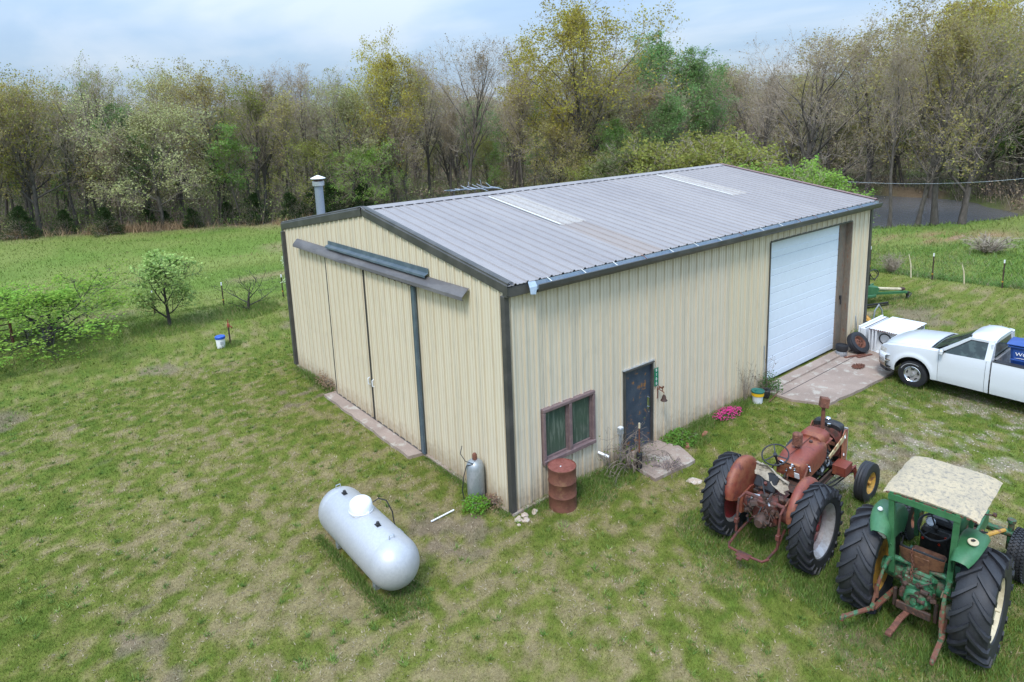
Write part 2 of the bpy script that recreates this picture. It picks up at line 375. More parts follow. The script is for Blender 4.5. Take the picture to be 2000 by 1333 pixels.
m_tank = mat('weathered_white_tank', (.45, .455, .475), .42, .3, c2=(.485, .49, .505), s2=24, lo=.4, hi=.6, c3=(.41, .415, .43), s3=3, lo3=.5, hi3=.75, var=.04, sv=80)
m_tankwhite = mat('white_dome_cover', (.84, .84, .86), .35, var=.02)
m_cyl = mat('gas_cylinder_paint', (.33, .36, .375), .45, .4, c2=(.43, .45, .47), s2=5, c3=(.18, .19, .19), s3=13, lo3=.6, hi3=.72, var=.08, stretch=(1, 1, .6))
m_bark = mat('grey_brown_bark', (.24, .21, .18), .9, c2=(.14, .12, .10), s2=2.2, lo=.4, hi=.62, c3=(.32, .30, .27), s3=5, lo3=.55, hi3=.7, var=.2, sv=9, bump=.02, sb=9, stretch=(1, 1, .3))
m_bark_dark = mat('dark_bark', (.045, .038, .034), .9, c2=(.025, .022, .02), s2=4, c3=(.09, .08, .07), s3=7, var=.2, sv=14, bump=.01, sb=14, stretch=(1, 1, .3))
m_deadwood = mat('pale_dead_wood', (.24, .19, .15), .9, c2=(.15, .12, .10), s2=5, var=.2)
m_water = None
def bark_mat():
    m = bpy.data.materials.new('bark'); m.use_nodes = True; nt = m.node_tree; N = nt.nodes; L = nt.links; b = N['Principled BSDF']; b.inputs['Roughness'].default_value = .9; b.inputs['Specular IOR Level'].default_value = .2
    tc = N.new('ShaderNodeTexCoord'); mp = N.new('ShaderNodeMapping'); mp.inputs['Scale'].default_value = (1, 1, .3); L.new(tc.outputs['Object'], mp.inputs[0])
    n = N.new('ShaderNodeTexNoise'); n.inputs['Scale'].default_value = 6; n.inputs['Detail'].default_value = 6; n.inputs['Roughness'].default_value = .7; L.new(mp.outputs[0], n.inputs['Vector'])
    mr = N.new('ShaderNodeMapRange'); L.new(n.outputs[0], mr.inputs[0]); mr.inputs[1].default_value = .35; mr.inputs[2].default_value = .65; mr.inputs[3].default_value = .65; mr.inputs[4].default_value = 1.45
    at = N.new('ShaderNodeAttribute'); at.attribute_name = 't'; mx = N.new('ShaderNodeMix'); mx.data_type = 'RGBA'; L.new(at.outputs['Fac'], mx.inputs[0]); mx.inputs[6].default_value = (.10, .087, .075, 1); mx.inputs[7].default_value = (.34, .28, .22, 1)
    vm = N.new('ShaderNodeVectorMath'); vm.operation = 'SCALE'; L.new(mx.outputs[2], vm.inputs[0]); L.new(mr.outputs[0], vm.inputs['Scale']); L.new(vm.outputs[0], b.inputs['Base Color']); return m
m_bark = bark_mat()
def leaf_mat():
    m = bpy.data.materials.new('leaves'); m.use_nodes = True; nt = m.node_tree; N = nt.nodes; L = nt.links; N.clear()
    o = N.new('ShaderNodeOutputMaterial'); d = N.new('ShaderNodeBsdfDiffuse'); t = N.new('ShaderNodeBsdfTranslucent'); ms = N.new('ShaderNodeMixShader'); ms.inputs[0].default_value = .4
    oi = N.new('ShaderNodeObjectInfo'); at = N.new('ShaderNodeAttribute'); at.attribute_name = 'v'
    mr = N.new('ShaderNodeMapRange'); L.new(at.outputs['Fac'], mr.inputs[0]); mr.inputs[3].default_value = .85; mr.inputs[4].default_value = 2.0
    vm = N.new('ShaderNodeVectorMath'); vm.operation = 'SCALE'; L.new(oi.outputs['Color'], vm.inputs[0]); L.new(mr.outputs[0], vm.inputs['Scale'])
    hs = N.new('ShaderNodeHueSaturation'); L.new(vm.outputs[0], hs.inputs['Color'])
    mh = N.new('ShaderNodeMath'); mh.operation = 'MULTIPLY_ADD'; L.new(at.outputs['Fac'], mh.inputs[0]); mh.inputs[1].default_value = .05; mh.inputs[2].default_value = .475
    L.new(mh.outputs[0], hs.inputs['Hue'])
    L.new(hs.outputs[0], d.inputs[0]); L.new(hs.outputs[0], t.inputs[0]); L.new(d.outputs[0], ms.inputs[1]); L.new(t.outputs[0], ms.inputs[2]); L.new(ms.outputs[0], o.inputs[0])
    return m
m_leaf = leaf_mat()
def vcol_mat(name, rough=.9, fine=None, trans=.0):
    """colour from the mesh's own Col attribute, with procedural grain"""
    m = bpy.data.materials.new(name); m.use_nodes = True; nt = m.node_tree; N = nt.nodes; L = nt.links
    b = N['Principled BSDF']; b.inputs['Roughness'].default_value = rough; b.inputs['Specular IOR Level'].default_value = .15
    at = N.new('ShaderNodeAttribute'); at.attribute_name = 'Col'; cur = at.outputs['Color']
    if fine:
        g = N.new('ShaderNodeNewGeometry'); h = None
        for sc, amt, det in fine:
            n = N.new('ShaderNodeTexNoise'); n.inputs['Scale'].default_value = sc; n.inputs['Detail'].default_value = det; n.inputs['Roughness'].default_value = .7
            L.new(g.outputs['Position'], n.inputs['Vector'])
            mr = N.new('ShaderNodeMapRange'); L.new(n.outputs[0], mr.inputs[0]); mr.inputs[1].default_value = .3; mr.inputs[2].default_value = .7
            mr.inputs[3].default_value = 1-amt; mr.inputs[4].default_value = 1+amt
            vm = N.new('ShaderNodeVectorMath'); vm.operation = 'SCALE'; L.new(cur, vm.inputs[0]); L.new(mr.outputs[0], vm.inputs['Scale']); cur = vm.outputs[0]; h = n
        bp = N.new('ShaderNodeBump'); bp.inputs['Distance'].default_value = .03; bp.inputs['Strength'].default_value = .8
        L.new(h.outputs[0], bp.inputs['Height']); L.new(bp.outputs[0], b.inputs['Normal'])
    L.new(cur, b.inputs['Base Color']); return m
# ------------------------------------------------------------------ ground
POND = np.array([(33.5, 16.0), (36.3, 12.6), (38.9, 10.6), (42.1, 8.5), (45.3, 6.6), (49.0, 5.3), (52.4, 6.0), (56.2, 9.6), (58.4, 14.1), (57.5, 18.5), (55.5, 24.0), (50, 27.5), (42, 25.5), (36, 21)])
def pdist(x, y, P):
    """signed distance to polygon, negative inside"""
    x = np.asarray(x, float); y = np.asarray(y, float); d = np.full(x.shape, 1e9); ins = np.zeros(x.shape, bool); n = len(P)
    for i in range(n):
        ax, ay = P[i]; bx, by = P[(i+1) % n]; ex, ey = bx-ax, by-ay
        t = np.clip(((x-ax)*ex + (y-ay)*ey)/(ex*ex+ey*ey), 0, 1)
        d = np.minimum(d, np.hypot(x-ax-t*ex, y-ay-t*ey))
        c = ((ay > y) != (by > y)) & (x < (bx-ax)*(y-ay)/(by-ay+1e-12)+ax); ins ^= c
    return np.where(ins, -d, d)
EDGE = [(-200, 190), (-60, 86), (-30, 66), (-6.8, 55.9), (-1, 52.4), (4.7, 49.3), (11.2, 44.4), (16.4, 41.2), (24, 37.6), (30, 33), (33, 27), (34, 20), (38.5, 11.5), (41, 8.2), (46, 4.5), (52, 2.5), (60, 2), (75, -4), (110, -22), (260, -110)]
EX = np.array([e_[0] for e_ in EDGE], float); EY = np.array([e_[1] for e_ in EDGE], float)
WOOD = np.array(EDGE + [(420, 100), (420, 420), (-200, 420)], float)
def wood_d(x, y): return pdist(x, y, WOOD)     # negative inside the wood
FX = np.array([(24.4, 20), (24.8, 8), (24.95, 4.06), (25.26, 1.49), (25.65, -1.04), (26.3, -5), (27.5, -14)])
def fence_x(y): return np.interp(y, FX[::-1, 1], FX[::-1, 0])
def gz(x, y):
    x = np.asarray(x, float); y = np.asarray(y, float)
    z = (fbm(x, y, 3.0, 3, 5) - .5)*.10 + (fbm(x, y, 22, 2, 9) - .5)*.25*sst(10, 30, np.hypot(x-3, y+2))
    bd = np.maximum(np.maximum(-x, x-15.3), np.maximum(-y, y-11.5))   # distance to building
    z = z*sst(.1, 2.5, bd) - .03
    pd = pdist(x, y, POND)
    z = z - 1.3*sst(2.6, -1.5, pd) + .08*sst(7, 2.5, pd)*sst(1.2, 2.6, pd)
    # knoll rising to the right of the pond
    z = z + 1.0*np.exp(-(((x-51)/8)**2 + ((y+3.0)/4.0)**2))
    z = z + (fbm(x, y, 6, 3, 31)-.5)*.5*sst(0, -8, wood_d(x, y))
    return z
def gzf(x, y): return float(gz(np.array([x]), np.array([y]))[0])
GREEN = np.array([.155, .185, .032]); GREEN2 = np.array([.105, .155, .022]); YEL = np.array([.225, .21, .058]); TAN = np.array([.30, .235, .125]); BROWN = np.array([.24, .18, .13])
FIELD = np.array([.145, .215, .040]); FIELD2 = np.array([.20, .24, .06]); LITTER = np.array([.19, .14, .09]); GRAVEL = np.array([.37, .30, .235]); CLAY = np.array([.36, .22, .135])
ORCH = [(-6.54, 20.4, 3.6), (-2.2, 19.9, 1.7), (.92, 19.95, 1.2)]
def mixc(a, b, t): return a*(1-t[..., None]) + b*t[..., None]
def fieldmask(x, y):
    m = (.45*sst(12, 22, y) + .55*sst(19.5, 24.5, y + .12*x + 2.0*(fbm(x, y, 3, 2, 71)-.5)*2))*sst(14, 9, x)
    return np.maximum(m, sst(-.25, .35, x - fence_x(y)) * (y < 30))
def lawncol(x, y, blade=None):
    """true colour of the turf at x,y; blade: per-blade random 0..1"""
    d1 = fbm(x, y, 5.5, 2, 3); d2 = fbm(x, y, 1.3, 3, 13); d3 = fbm(x, y, .22, 2, 23)
    dry = .20*d1 + .16*d2 + .64*d3 + .012
    bias = .07*np.exp(-(((x-(-3))/6)**2 + ((y-4)/7)**2)) + .05*np.exp(-(((x-1)/4)**2 + ((y+4)/3)**2)) - .12*sst(-4.5, -8.5, x + .15*y) - .03*sst(8, 18, y)*(x < 6)
    bias = bias - .03*sst(14, 17, x) - .05*np.exp(-((np.maximum(-x, 0)/1.0)**2 + (np.maximum(-y, 0)/1.2)**2 + (np.maximum(x-9, 0)/1.5)**2))
    bias = bias - .10*np.exp(-(((x-3.6)/3.0)**2 + ((y+5.2)/2.2)**2)**2)
    D = dry + bias + (0 if blade is None else (blade-.5)*.46)
    c = mixc(np.broadcast_to(GREEN2, x.shape+(3,)), GREEN, sst(.26, .46, D))
    c = mixc(c, YEL, sst(.44, .58, D)*.75); c = mixc(c, TAN, sst(.50, .72, D)*.85)
    bs = sst(.66, .74, fbm(x, y, 2.1, 4, 44) + .3*(fbm(x, y, .25, 2, 45)-.5)); c = mixc(c, BROWN, bs*.7)
    # gravelly drive by the truck
    gm = np.exp(-(((x-11.2)/3.6)**2 + ((y+5.2)/2.4)**2)) + .55*np.exp(-(((x-6.5)/1.5)**2+((y+4.0)/.9)**2)) + .5*np.exp(-(((x-1.2)/.8)**2+((y+7.2)/.5)**2)) + .5*np.exp(-(((x-7)/3)**2+((y+7)/1.5)**2))
    g = sst(.52, .66, (.5*fbm(x, y, 1.1, 4, 61, .62)+.5*fbm(x, y, .25, 3, 62, .62)) + .16*gm - .08) * sst(.15, .5, gm); g = g * (.55 + .45*vn(x*14, y*14, 5))
    c = mixc(c, GRAVEL, g*.7)
    # clay stain strip along pond track, dark wheel rut on the back lawn
    f = fieldmask(x, y); a = fbm(x + y*.8, y*3.2, 6, 3, 81); fc = mixc(np.broadcast_to(FIELD, x.shape+(3,)), FIELD2, sst(.42, .62, a + (0 if blade is None else (blade-.5)*.2)))
    fc = mixc(fc, TAN, sst(.66, .74, fbm(x + y*.9, y*4.5, 9, 3, 83))*.8*(x < 20)); c = mixc(c, fc, f)
    wd = wood_d(x, y)
    c = mixc(c, TAN*1.1, sst(1.2, .4, np.abs(wd-.6))*.6*(x < 33))
    pd = pdist(x, y, POND); ck = np.exp(-((pd-6.4)/1.3)**2)*sst(46, 36, x)*(y < 12)*(x > 28); c = mixc(c, CLAY, ck*sst(.34, .50, fbm(x, y, 1.4, 4, 88)))
    c = mixc(c, CLAY*.6, sst(1.6, .3, pd)*.8)
    lit = mixc(np.broadcast_to(LITTER, x.shape+(3,)), np.array([.11, .13, .05]), sst(.42, .6, fbm(x, y, 5, 3, 91)))
    c = mixc(c, lit, sst(.4, -.8, wd))
    return c, D, g
def axis(lo, hi, step, far_lo, far_hi):
    a = list(np.arange(lo, hi, step)); s = step; v = a[-1]
    while v < far_hi: s *= 1.09; v += s; a.append(v)
    s = step; v = a[0]
    while v > far_lo: s *= 1.09; v -= s; a.insert(0, v)
    return np.array(a)
gxs = axis(-9.0, 14.0, .115, -700, 900); gys = axis(-9.0, 12.0, .115, -500, 900)
GX, GY = np.meshgrid(gxs, gys, indexing='ij'); gc, _, _ = lawncol(GX, GY)
gv = np.stack([GX, GY, gz(GX, GY)], -1).reshape(-1, 3); nx, ny = GX.shape
I = np.arange(nx*ny).reshape(nx, ny); gf = np.stack([I[:-1, :-1], I[1:, :-1], I[1:, 1:], I[:-1, 1:]], -1).reshape(-1, 4)
m_ground = vcol_mat('turf_and_soil', .95, [(2.5, .16, 3), (16, .22, 4), (70, .35, 4)])
gcol = np.concatenate([gc.reshape(-1, 3)*.92, np.ones((nx*ny, 1))], 1)
go = bpy.data.objects.new('ground', npmesh('ground', gv, gf, m_ground, {'Col': ('FLOAT_COLOR', gcol)}, 4, True)); col.objects.link(go)
tag(go, kind='structure')
# pond water
m_water = bpy.data.materials.new('pond_water'); m_water.use_nodes = True
_n = m_water.node_tree; _b = _n.nodes['Principled BSDF']; _b.inputs['Base Color'].default_value = (.12, .115, .118, 1); _b.inputs['Roughness'].default_value = .2
_g = _n.nodes.new('ShaderNodeNewGeometry'); _mp = _n.nodes.new('ShaderNodeMapping'); _mp.inputs['Scale'].default_value = (1, 1, 1)
_t = _n.nodes.new('ShaderNodeTexNoise'); _t.inputs['Scale'].default_value = 3.2; _t.inputs['Detail'].default_value = 5; _t.inputs['Distortion'].default_value = .8
_bp = _n.nodes.new('ShaderNodeBump'); _bp.inputs['Distance'].default_value = .10; _bp.inputs['Strength'].default_value = 1
_n.links.new(_g.outputs['Position'], _mp.inputs[0]); _n.links.new(_mp.outputs[0], _t.inputs[0]); _n.links.new(_t.outputs[0], _bp.inputs['Height']); _n.links.new(_bp.outputs[0], _b.inputs['Normal'])
pw = MB(); pw.add([(33, 0, -.62), (66, 0, -.62), (66, 32, -.62), (30, 32, -.62)], [(0, 1, 2, 3)])
pw = MB(); cxp, cyp = POND.mean(0); ring = [(cxp+(a-cxp)*1.13, cyp+(b-cyp)*1.13, -.62) for a, b in POND]; pw.add(ring, [tuple(range(len(ring)))])
pw.build('pond', m_water, smooth=0, kind='structure')

# ------------------------------------------------------------------ grass blades (real geometry)
def in_view(x, y, z=0, mg=.12):
    dx, dy, dz = x-CAM.x, y-CAM.y, z-CAM.z
    zc_ = dx*_F.x + dy*_F.y + dz*_F.z; xc = (dx*_R.x + dy*_R.y + dz*_R.z)/zc_*1308.5; yc = (dx*_U.x + dy*_U.y + dz*_U.z)/zc_*1308.5
    px = 1000+xc; py = 482.6-yc
    return (zc_ > 1) & (px > -2000*mg) & (px < 2000*(1+mg)) & (py < 1333*(1+mg)) & (py > 100)
rs = np.random.RandomState(11)
APRON = np.array([(8.95, .02), (8.93, -.95), (9.4, -1.75), (11.3, -1.9), (12.9, -1.95), (14.05, -1.15), (14.3, -.5), (14.25, .02)])
STEP = np.array([(3.2, .02), (3.05, -1.12), (4.35, -1.2), (4.62, -.55), (4.45, .02)])
SILL = np.array([(.02, 8.35), (-.42, 8.35), (-.45, 3.4), (.02, 3.3)])
def keep(x, y, drivable=True):
    k = ~((x > -.02) & (x < 15.3) & (y > -.02) & (y < 11.5))
    for P in (APRON, STEP, SILL): k &= pdist(x, y, P) > .05*(rs.rand(len(x))-.3)*4
    k &= pdist(x, y, POND) > 1.2
    return k
def blades(x, y, h, wdt, cl, lean=.5, name='grass'):
    n = len(x); a = rs.rand(n)*2*np.pi; z = gz(x, y); ln = h*lean*(.3+rs.rand(n)); la = rs.rand(n)*2*np.pi
    p0 = np.stack([x-np.cos(a)*wdt/2, y-np.sin(a)*wdt/2, z-.01], -1); p1 = np.stack([x+np.cos(a)*wdt/2, y+np.sin(a)*wdt/2, z-.01], -1)
    p2 = np.stack([x+np.cos(la)*ln, y+np.sin(la)*ln, z+h], -1)
    v = np.stack([p0, p1, p2], 1).reshape(-1, 3); f = np.arange(3*n).reshape(n, 3)
    c = np.repeat(cl, 3, 0); c = np.concatenate([c, np.ones((3*n, 1))], 1)
    return v, f, c
m_blade = vcol_mat('grass_blades', .7)
def scatter(rmin, rmax, dens):
    A = 1.5; n = int(dens*A/2*(rmax**2-rmin**2))
    r = np.sqrt(rs.rand(n)*(rmax**2-rmin**2)+rmin**2); t = R_(51.8) + (rs.rand(n)-.5)*A
    x = CAM.x + r*np.cos(t); y = CAM.y + r*np.sin(t); k = in_view(x, y) & keep(x, y); return x[k], y[k]
def lawn(rmin, rmax, dens, h0, w0, name):
    x, y = scatter(rmin, rmax, dens); b = rs.rand(len(x)); c, D, g = lawncol(x, y, b)
    k = (rs.rand(len(x)) > g*1.1) & (wood_d(x, y) > -.3); x, y, b, c, D = x[k], y[k], b[k], c[k], D[k]
    fm = fieldmask(x, y); tall = 1 + .5*fm*(x > 20) + .3*fm
    h = h0*(.5+rs.rand(len(x)))*(1.15-.6*sst(.4, .6, D))*tall; c = c*((.72+.56*rs.rand(len(x)))*(.55+.9*vn(x/.06, y/.06, 97)))[:, None]
    v, f, cc = blades(x, y, h, w0*(.7+.6*rs.rand(len(x))), c, .8)
    o = bpy.data.objects.new(name, npmesh(name, v, f, m_blade, {'Col': ('FLOAT_COLOR', cc)})); col.objects.link(o)
    tag(o, 'short mown grass of green and straw blades over the yard and fields', 'grass', kind='stuff'); return o
lawn(8, 14.5, 2900, .032, .010, 'lawn_grass'); lawn(14.5, 24, 900, .04, .015, 'lawn_grass'); lawn(24, 42, 150, .055, .028, 'field_grass'); lawn(42, 75, 32, .08, .05, 'field_grass')
def tall(shapes, name, label):
    X = []; Y = []; H = []
    for s_ in shapes:
        if s_[0] == 'c': _, cx_, cy_, r0, r1, n, h = s_; r = np.sqrt(rs.rand(n)*(r1*r1-r0*r0)+r0*r0); t = rs.rand(n)*6.283; X.append(cx_+r*np.cos(t)); Y.append(cy_+r*np.sin(t)); H.append(np.full(n, h)*(1-.5*(r-r0)/(r1-r0+1e-6)))
        else:
            _, ax, ay, bx, by, wd, n, h = s_; t = rs.rand(n); o_ = np.abs(rs.randn(n))*wd; L_ = math.hypot(bx-ax, by-ay); ox, oy = (by-ay)/L_, -(bx-ax)/L_
            X.append(ax+(bx-ax)*t+ox*o_); Y.append(ay+(by-ay)*t+oy*o_); H.append(h*np.exp(-o_/wd*.4)*(.4+.9*fbm(t*L_, t*0, .8, 2, 55)))
    x = np.concatenate(X); y = np.concatenate(Y); h = np.concatenate(H); k = keep(x, y); x, y, h = x[k], y[k], h[k]
    n = len(x); b = rs.rand(n); c = mixc(np.broadcast_to(np.array([.08, .16, .03]), (n, 3)), np.array([.17, .235, .055]), b)
    dr = rs.rand(n) < .08; c[dr] = TAN; h = h*.85*(.45+.75*rs.rand(n))
    v, f, cc = blades(x, y, h, .012*(.6+.8*rs.rand(n)), c, .75)
    o = bpy.data.objects.new(name, npmesh(name, v, f, m_blade, {'Col': ('FLOAT_COLOR', cc)})); col.objects.link(o)
    return tag(o, label, 'grass', kind='stuff')
tall([('c', 2.75, -4.65, .0, .9, 5000, .22), ('c', 2.6, -3.1, 0, .85, 4000, .2), ('c', 5.4, -4.5, 0, .6, 2500, .2), ('c', 3.8, -4.1, 0, 1.2, 5000, .16), ('c', 1.9, -3.9, .1, .8, 2500, .13),
      ('c', 2.65, -7.1, 0, 1.0, 6000, .2), ('c', 2.7, -5.5, 0, .9, 5500, .22), ('c', 3.9, -6.2, 0, 1.4, 7000, .2), ('c', 1.9, -6.2, .1, .8, 3000, .12), ('c', 5.2, -7.2, 0, .8, 3500, .2), ('c', 3.6, -5.2, 0, 1.1, 4500, .17)], 'tall_grass', 'taller uncut grass growing around the two parked tractors')
tall([('s', -3.22, 2.0, -3.22, -.75, -.0001+.10, 3500, .17), ('c', -2.9, -.75, 0, .45, 1800, .15), ('s', -2.6, -.5, -2.6, 2.0, .1, 1500, .12)], 'tall_grass', 'uncut grass tufts fringing the underside of the gas tank')
tall([('s', 0.2, -.02, 3.1, -.02, .22, 5000, .22), ('s', 4.5, -.02, 8.9, -.02, .25, 8000, .22), ('s', 0, 11.3, 0, 8.4, .15, 3500, .26), ('s', -.02, 3.2, -.02, 0, .13, 3500, .15), ('c', 1.7, -.35, 0, .7, 2500, .18), ('c', 5.2, -.3, 0, .6, 2500, .22), ('c', 2.6, -.35, 0, .5, 1800, .2)], 'tall_grass', 'unmown grass along the foot of the shed walls')
tall([('c', 12.1, -2.8, 0, .9, 2500, .16), ('c', 14.6, -1.4, 0, .8, 2500, .2), ('c', 13, -4.4, 0, 1.5, 4000, .13), ('c', -6.5, 20.4, 0, 3.2, 9000, .3), ('c', -2, 19.9, 0, 1.6, 4000, .3), ('c', .9, 19.9, 0, 1.5, 4000, .35), ('c', -1.1, 15.35, 0, .45, 900, .25), ('s', -8, 23.4, 6, 20.9, .4, 5000, .28), ('c', 21, 1.1, 0, 1.6, 3500, .22)], 'tall_grass', 'long grass under the orchard trees, the truck and the field machine')

# ------------------------------------------------------------------ concrete
def slab(name, P, top, label=None, th=.14, parent=None):
    mb = MB(); n = len(P); Q = []
    for i in range(n):
        a = P[i]; b = P[(i+1) % n]; k = max(1, int(math.hypot(b[0]-a[0], b[1]-a[1])/.25))
        for j in range(k):
            t = j/k; w_ = .025 if (a[1] < 0 or a[0] < 0) and abs(a[1]-b[1])+abs(a[0]-b[0]) > .3 and j else 0
            Q.append((a[0]+(b[0]-a[0])*t + rnd.uniform(-w_, w_), a[1]+(b[1]-a[1])*t + rnd.uniform(-w_, w_)))
    mb.prism([(x, y) for x, y in Q], th, (0, 0, top-th/2)); return mb.build(name, m_concrete, parent, smooth=0)
ap = slab('concrete_apron', [tuple(p_) for p_ in APRON], .035); ap['kind'] = 'structure'
lip = MB(); lip.box((11.57, -.16, .06), (4.95, .32, .06), bev=.01); lip.build('threshold', m_concrete, ap)
cj = MB(); cj.box((11.6, -.62, .0345), (5.2, .015, .012)); cj.build('joint', m_black, ap)
st_ = slab('doorstep', [tuple(p_) for p_ in STEP], .045); st_['kind'] = 'structure'
sl_ = slab('concrete_sill', [tuple(p_) for p_ in SILL], .05); sl_['kind'] = 'structure'

# ------------------------------------------------------------------ the metal building
HE, WB, LB, RI, RY, TT = 4.5255, 11.4346, 15.24, .975, 5.7154, .218
shed = empty('metal_shed', (LB/2, WB/2, 0), 0, 'long beige ribbed metal shed with grey roof, white garage door and sliding doors', 'shed')
def bpart(mb, name, m, parent=shed, smooth=35, label=None):
    """geometry given in world coordinates, parented to the shed without moving"""
    o = mb.build(name, m, None, smooth, label=label)
    off = Vector((LB/2, WB/2, 0)) if parent is shed else Vector(parent['_off'])
    o.data.transform(Matrix.Translation(-off)) if parent is shed else o.data.transform(Matrix.Translation(-off))
    o.parent = parent; o['_off'] = tuple(off); return o
RIBW, RIBH = .305, .034
def ribpts(u0, u1, extra=()):
    """profile break points (u, height) of ribbed sheet"""
    S = set()
    k0 = int(math.floor(u0/RIBW))-1
    P = []
    for k in range(k0, int(u1/RIBW)+2):
        c = k*RIBW + .15
        P += [(c-.036, 0), (c-.020, RIBH), (c+.020, RIBH), (c+.036, 0)]
        for m_ in (.102, .203):
            P += [(c+m_-.022, 0), (c+m_-.008, .008), (c+m_+.008, .008), (c+m_+.022, 0)]
    us = [p_[0] for p_ in P]; hs = [p_[1] for p_ in P]
    f = lambda u: float(np.interp(u, us, hs))
    pts = [(u0, f(u0))] + [(u, h_) for u, h_ in P if u0+1e-4 < u < u1-1e-4] + [(u1, f(u1))]
    for e_ in extra:
        if u0 < e_ < u1: pts += [(e_-1e-3, f(e_)), (e_+1e-3, f(e_))]
    return sorted(pts)
def wallsheet(name, mapf, u0, u1, zlo, ztop, holes, m, th=0):
    """mapf(u, h, z) -> point; holes: (ua, ub, za, zb)"""
    mb = MB(); pts = ribpts(u0, u1, [e_ for h_ in holes for e_ in h_[:2]])
    for (ua, ha), (ub, hb) in zip(pts[:-1], pts[1:]):
        um = (ua+ub)/2; spans = [(zlo, None)]
        for (h0, h1, z0, z1) in holes:
            if h0 < um < h1:
                ns = []
                for s0, s1 in spans:
                    top = 99 if s1 is None else s1
                    if z1 <= s0 or z0 >= top: ns.append((s0, s1)); continue
                    if z0 > s0: ns.append((s0, z0))
                    ns.append((z1, s1))
                spans = ns
        for s0, s1 in spans:
            ta = ztop(ua) if s1 is None else s1; tb = ztop(ub) if s1 is None else s1
            mb.add([mapf(ua, ha, s0), mapf(ub, hb, s0), mapf(ub, hb, tb), mapf(ua, ha, ta)], [(0, 1, 2, 3)])
    return bpart(mb, name, m, smooth=0)
DOOR = (3.277, 4.282, .02, 2.118); WIN = (.80, 2.30, .765, 1.98); GAR = (9.206, 13.935, .0, 4.219)
n_ = 0
PW = RIBW*3
u = 0.0
while u < LB-.01:
    u1 = min(u+PW+.008, LB)
    zm = rnd.choice((0, .002))
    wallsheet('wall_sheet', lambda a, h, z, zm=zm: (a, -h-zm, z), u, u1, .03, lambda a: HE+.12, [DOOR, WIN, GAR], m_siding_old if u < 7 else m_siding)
    u += PW
topg = lambda y: HE + TT - .03 + RI*(1-abs(y-RY)/RY)
u = 0.0
while u < WB-.01:
    u1 = min(u+PW+.008, WB)
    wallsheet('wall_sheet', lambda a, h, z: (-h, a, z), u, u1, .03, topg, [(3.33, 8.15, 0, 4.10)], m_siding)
    u += PW
# far walls (back long wall and far gable), plain ribbed sheets
u = 0.0
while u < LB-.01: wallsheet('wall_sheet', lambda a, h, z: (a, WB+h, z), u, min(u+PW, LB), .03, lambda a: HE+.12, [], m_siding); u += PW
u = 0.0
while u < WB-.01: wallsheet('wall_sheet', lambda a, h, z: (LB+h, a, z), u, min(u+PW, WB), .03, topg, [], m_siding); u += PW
fnd = MB()
fnd.box((LB/2, -.02, -.05), (LB+.1, .12, .15)); fnd.box((LB/2, WB+.02, -.05), (LB+.1, .12, .15)); fnd.box((-.02, WB/2, -.05), (.12, WB-.14, .15)); fnd.box((LB+.02, WB/2, -.05), (.12, WB-.14, .15))
bpart(fnd, 'foundation', m_concrete, smooth=0)
inner = MB(); inner.box((LB/2, WB/2, 2.2), (LB-.9, WB-.9, 4.3)); bpart(inner, 'inner_lining', mat('dark_interior', (.02, .02, .02), .9), smooth=0)
# sliding door leaves hung outside the gable
door_x = -.075
for i, (a, b) in enumerate(((8.15, 5.79), (5.77, 3.36))):
    mb = MB(); lo, hi = min(a, b), max(a, b); pts = ribpts(lo, hi)
    for (ua, ha), (ub, hb) in zip(pts[:-1], pts[1:]): mb.add([(door_x-ha, ua, .06), (door_x-hb, ub, .06), (door_x-hb, ub, 4.14), (door_x-ha, ua, 4.14)], [(0, 1, 2, 3)])
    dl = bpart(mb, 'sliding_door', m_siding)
    fr = MB()
    for yy in (lo+.004, hi-.004): fr.box((door_x-.018, yy, 2.1), (.04, .008, 4.08))
    fr.box((door_x-.01, (lo+hi)/2, .05), (.05, hi-lo-.02, .03)); bpart(fr, 'door_edge', m_trim, dl)
    hd = MB(); hy = hi-.12 if i else lo+.10
    hy = 5.77-.13 if i else 5.79+.08
    hd.tube([(door_x-.03, hy, 1.02), (door_x-.08, hy, 1.04), (door_x-.08, hy, 1.2), (door_x-.03, hy, 1.22)], .015, 6); bpart(hd, 'handle', m_white, dl)
tr = MB(); tr.box((door_x-.02, 3.27, 2.1), (.06, .12, 4.1), bev=.006); bpart(tr, 'door_post', m_bluegrey)
tr = MB(); tr.box((-.05, WB-.03+.06, HE/2+.02), (.13, .13, HE-.05), bev=.006); bpart(tr, 'corner_trim', m_trim)
tr = MB(); tr.box((.005, .005, HE/2+.01), (.125, .125, HE-.02), bev=.008); bpart(tr, 'corner_trim', m_trim)
tr = MB(); tr.box((LB-.01, .01, HE/2+.01), (.13, .14, HE-.02), bev=.008); bpart(tr, 'corner_trim', m_trim)
# door track covers
def cover(y0, y1, z0, z1, mt, dep, hgt, name, lip=True):
    mb = MB(); P = []
    for y, z in ((y0, z0), (y1, z1)):
        P.append([(-.035, y, z+hgt*.5), (-.06, y, z+hgt*.47), (-dep, y, z-hgt*.2), (-dep-.01, y, z-hgt*.5), (-dep+.02, y, z-hgt*.5)])
    mb.sheet(P, .012); return bpart(mb, name, mt)
ys = [10.3, 8.0, 6.95, 6.5, 1.11]; zs = [4.285, 4.29, 4.27, 4.30, 4.34]
for i in range(4): cover(ys[i]-.004, ys[i+1]+.0, zs[i]+.02, zs[i+1]+.02, m_trim_old, .19+.006*i, .21, 'track_cover')
zf = MB(); P = []
for y, z in ((7.98, 4.545), (2.64, 4.56)): P.append([(-.036, y, z+.09), (-.045, y, z-.02), (-.14, y, z-.06), (-.142, y, z-.10)])
zf.sheet(P, .008); bpart(zf, 'flashing_strip', m_bluegrey)
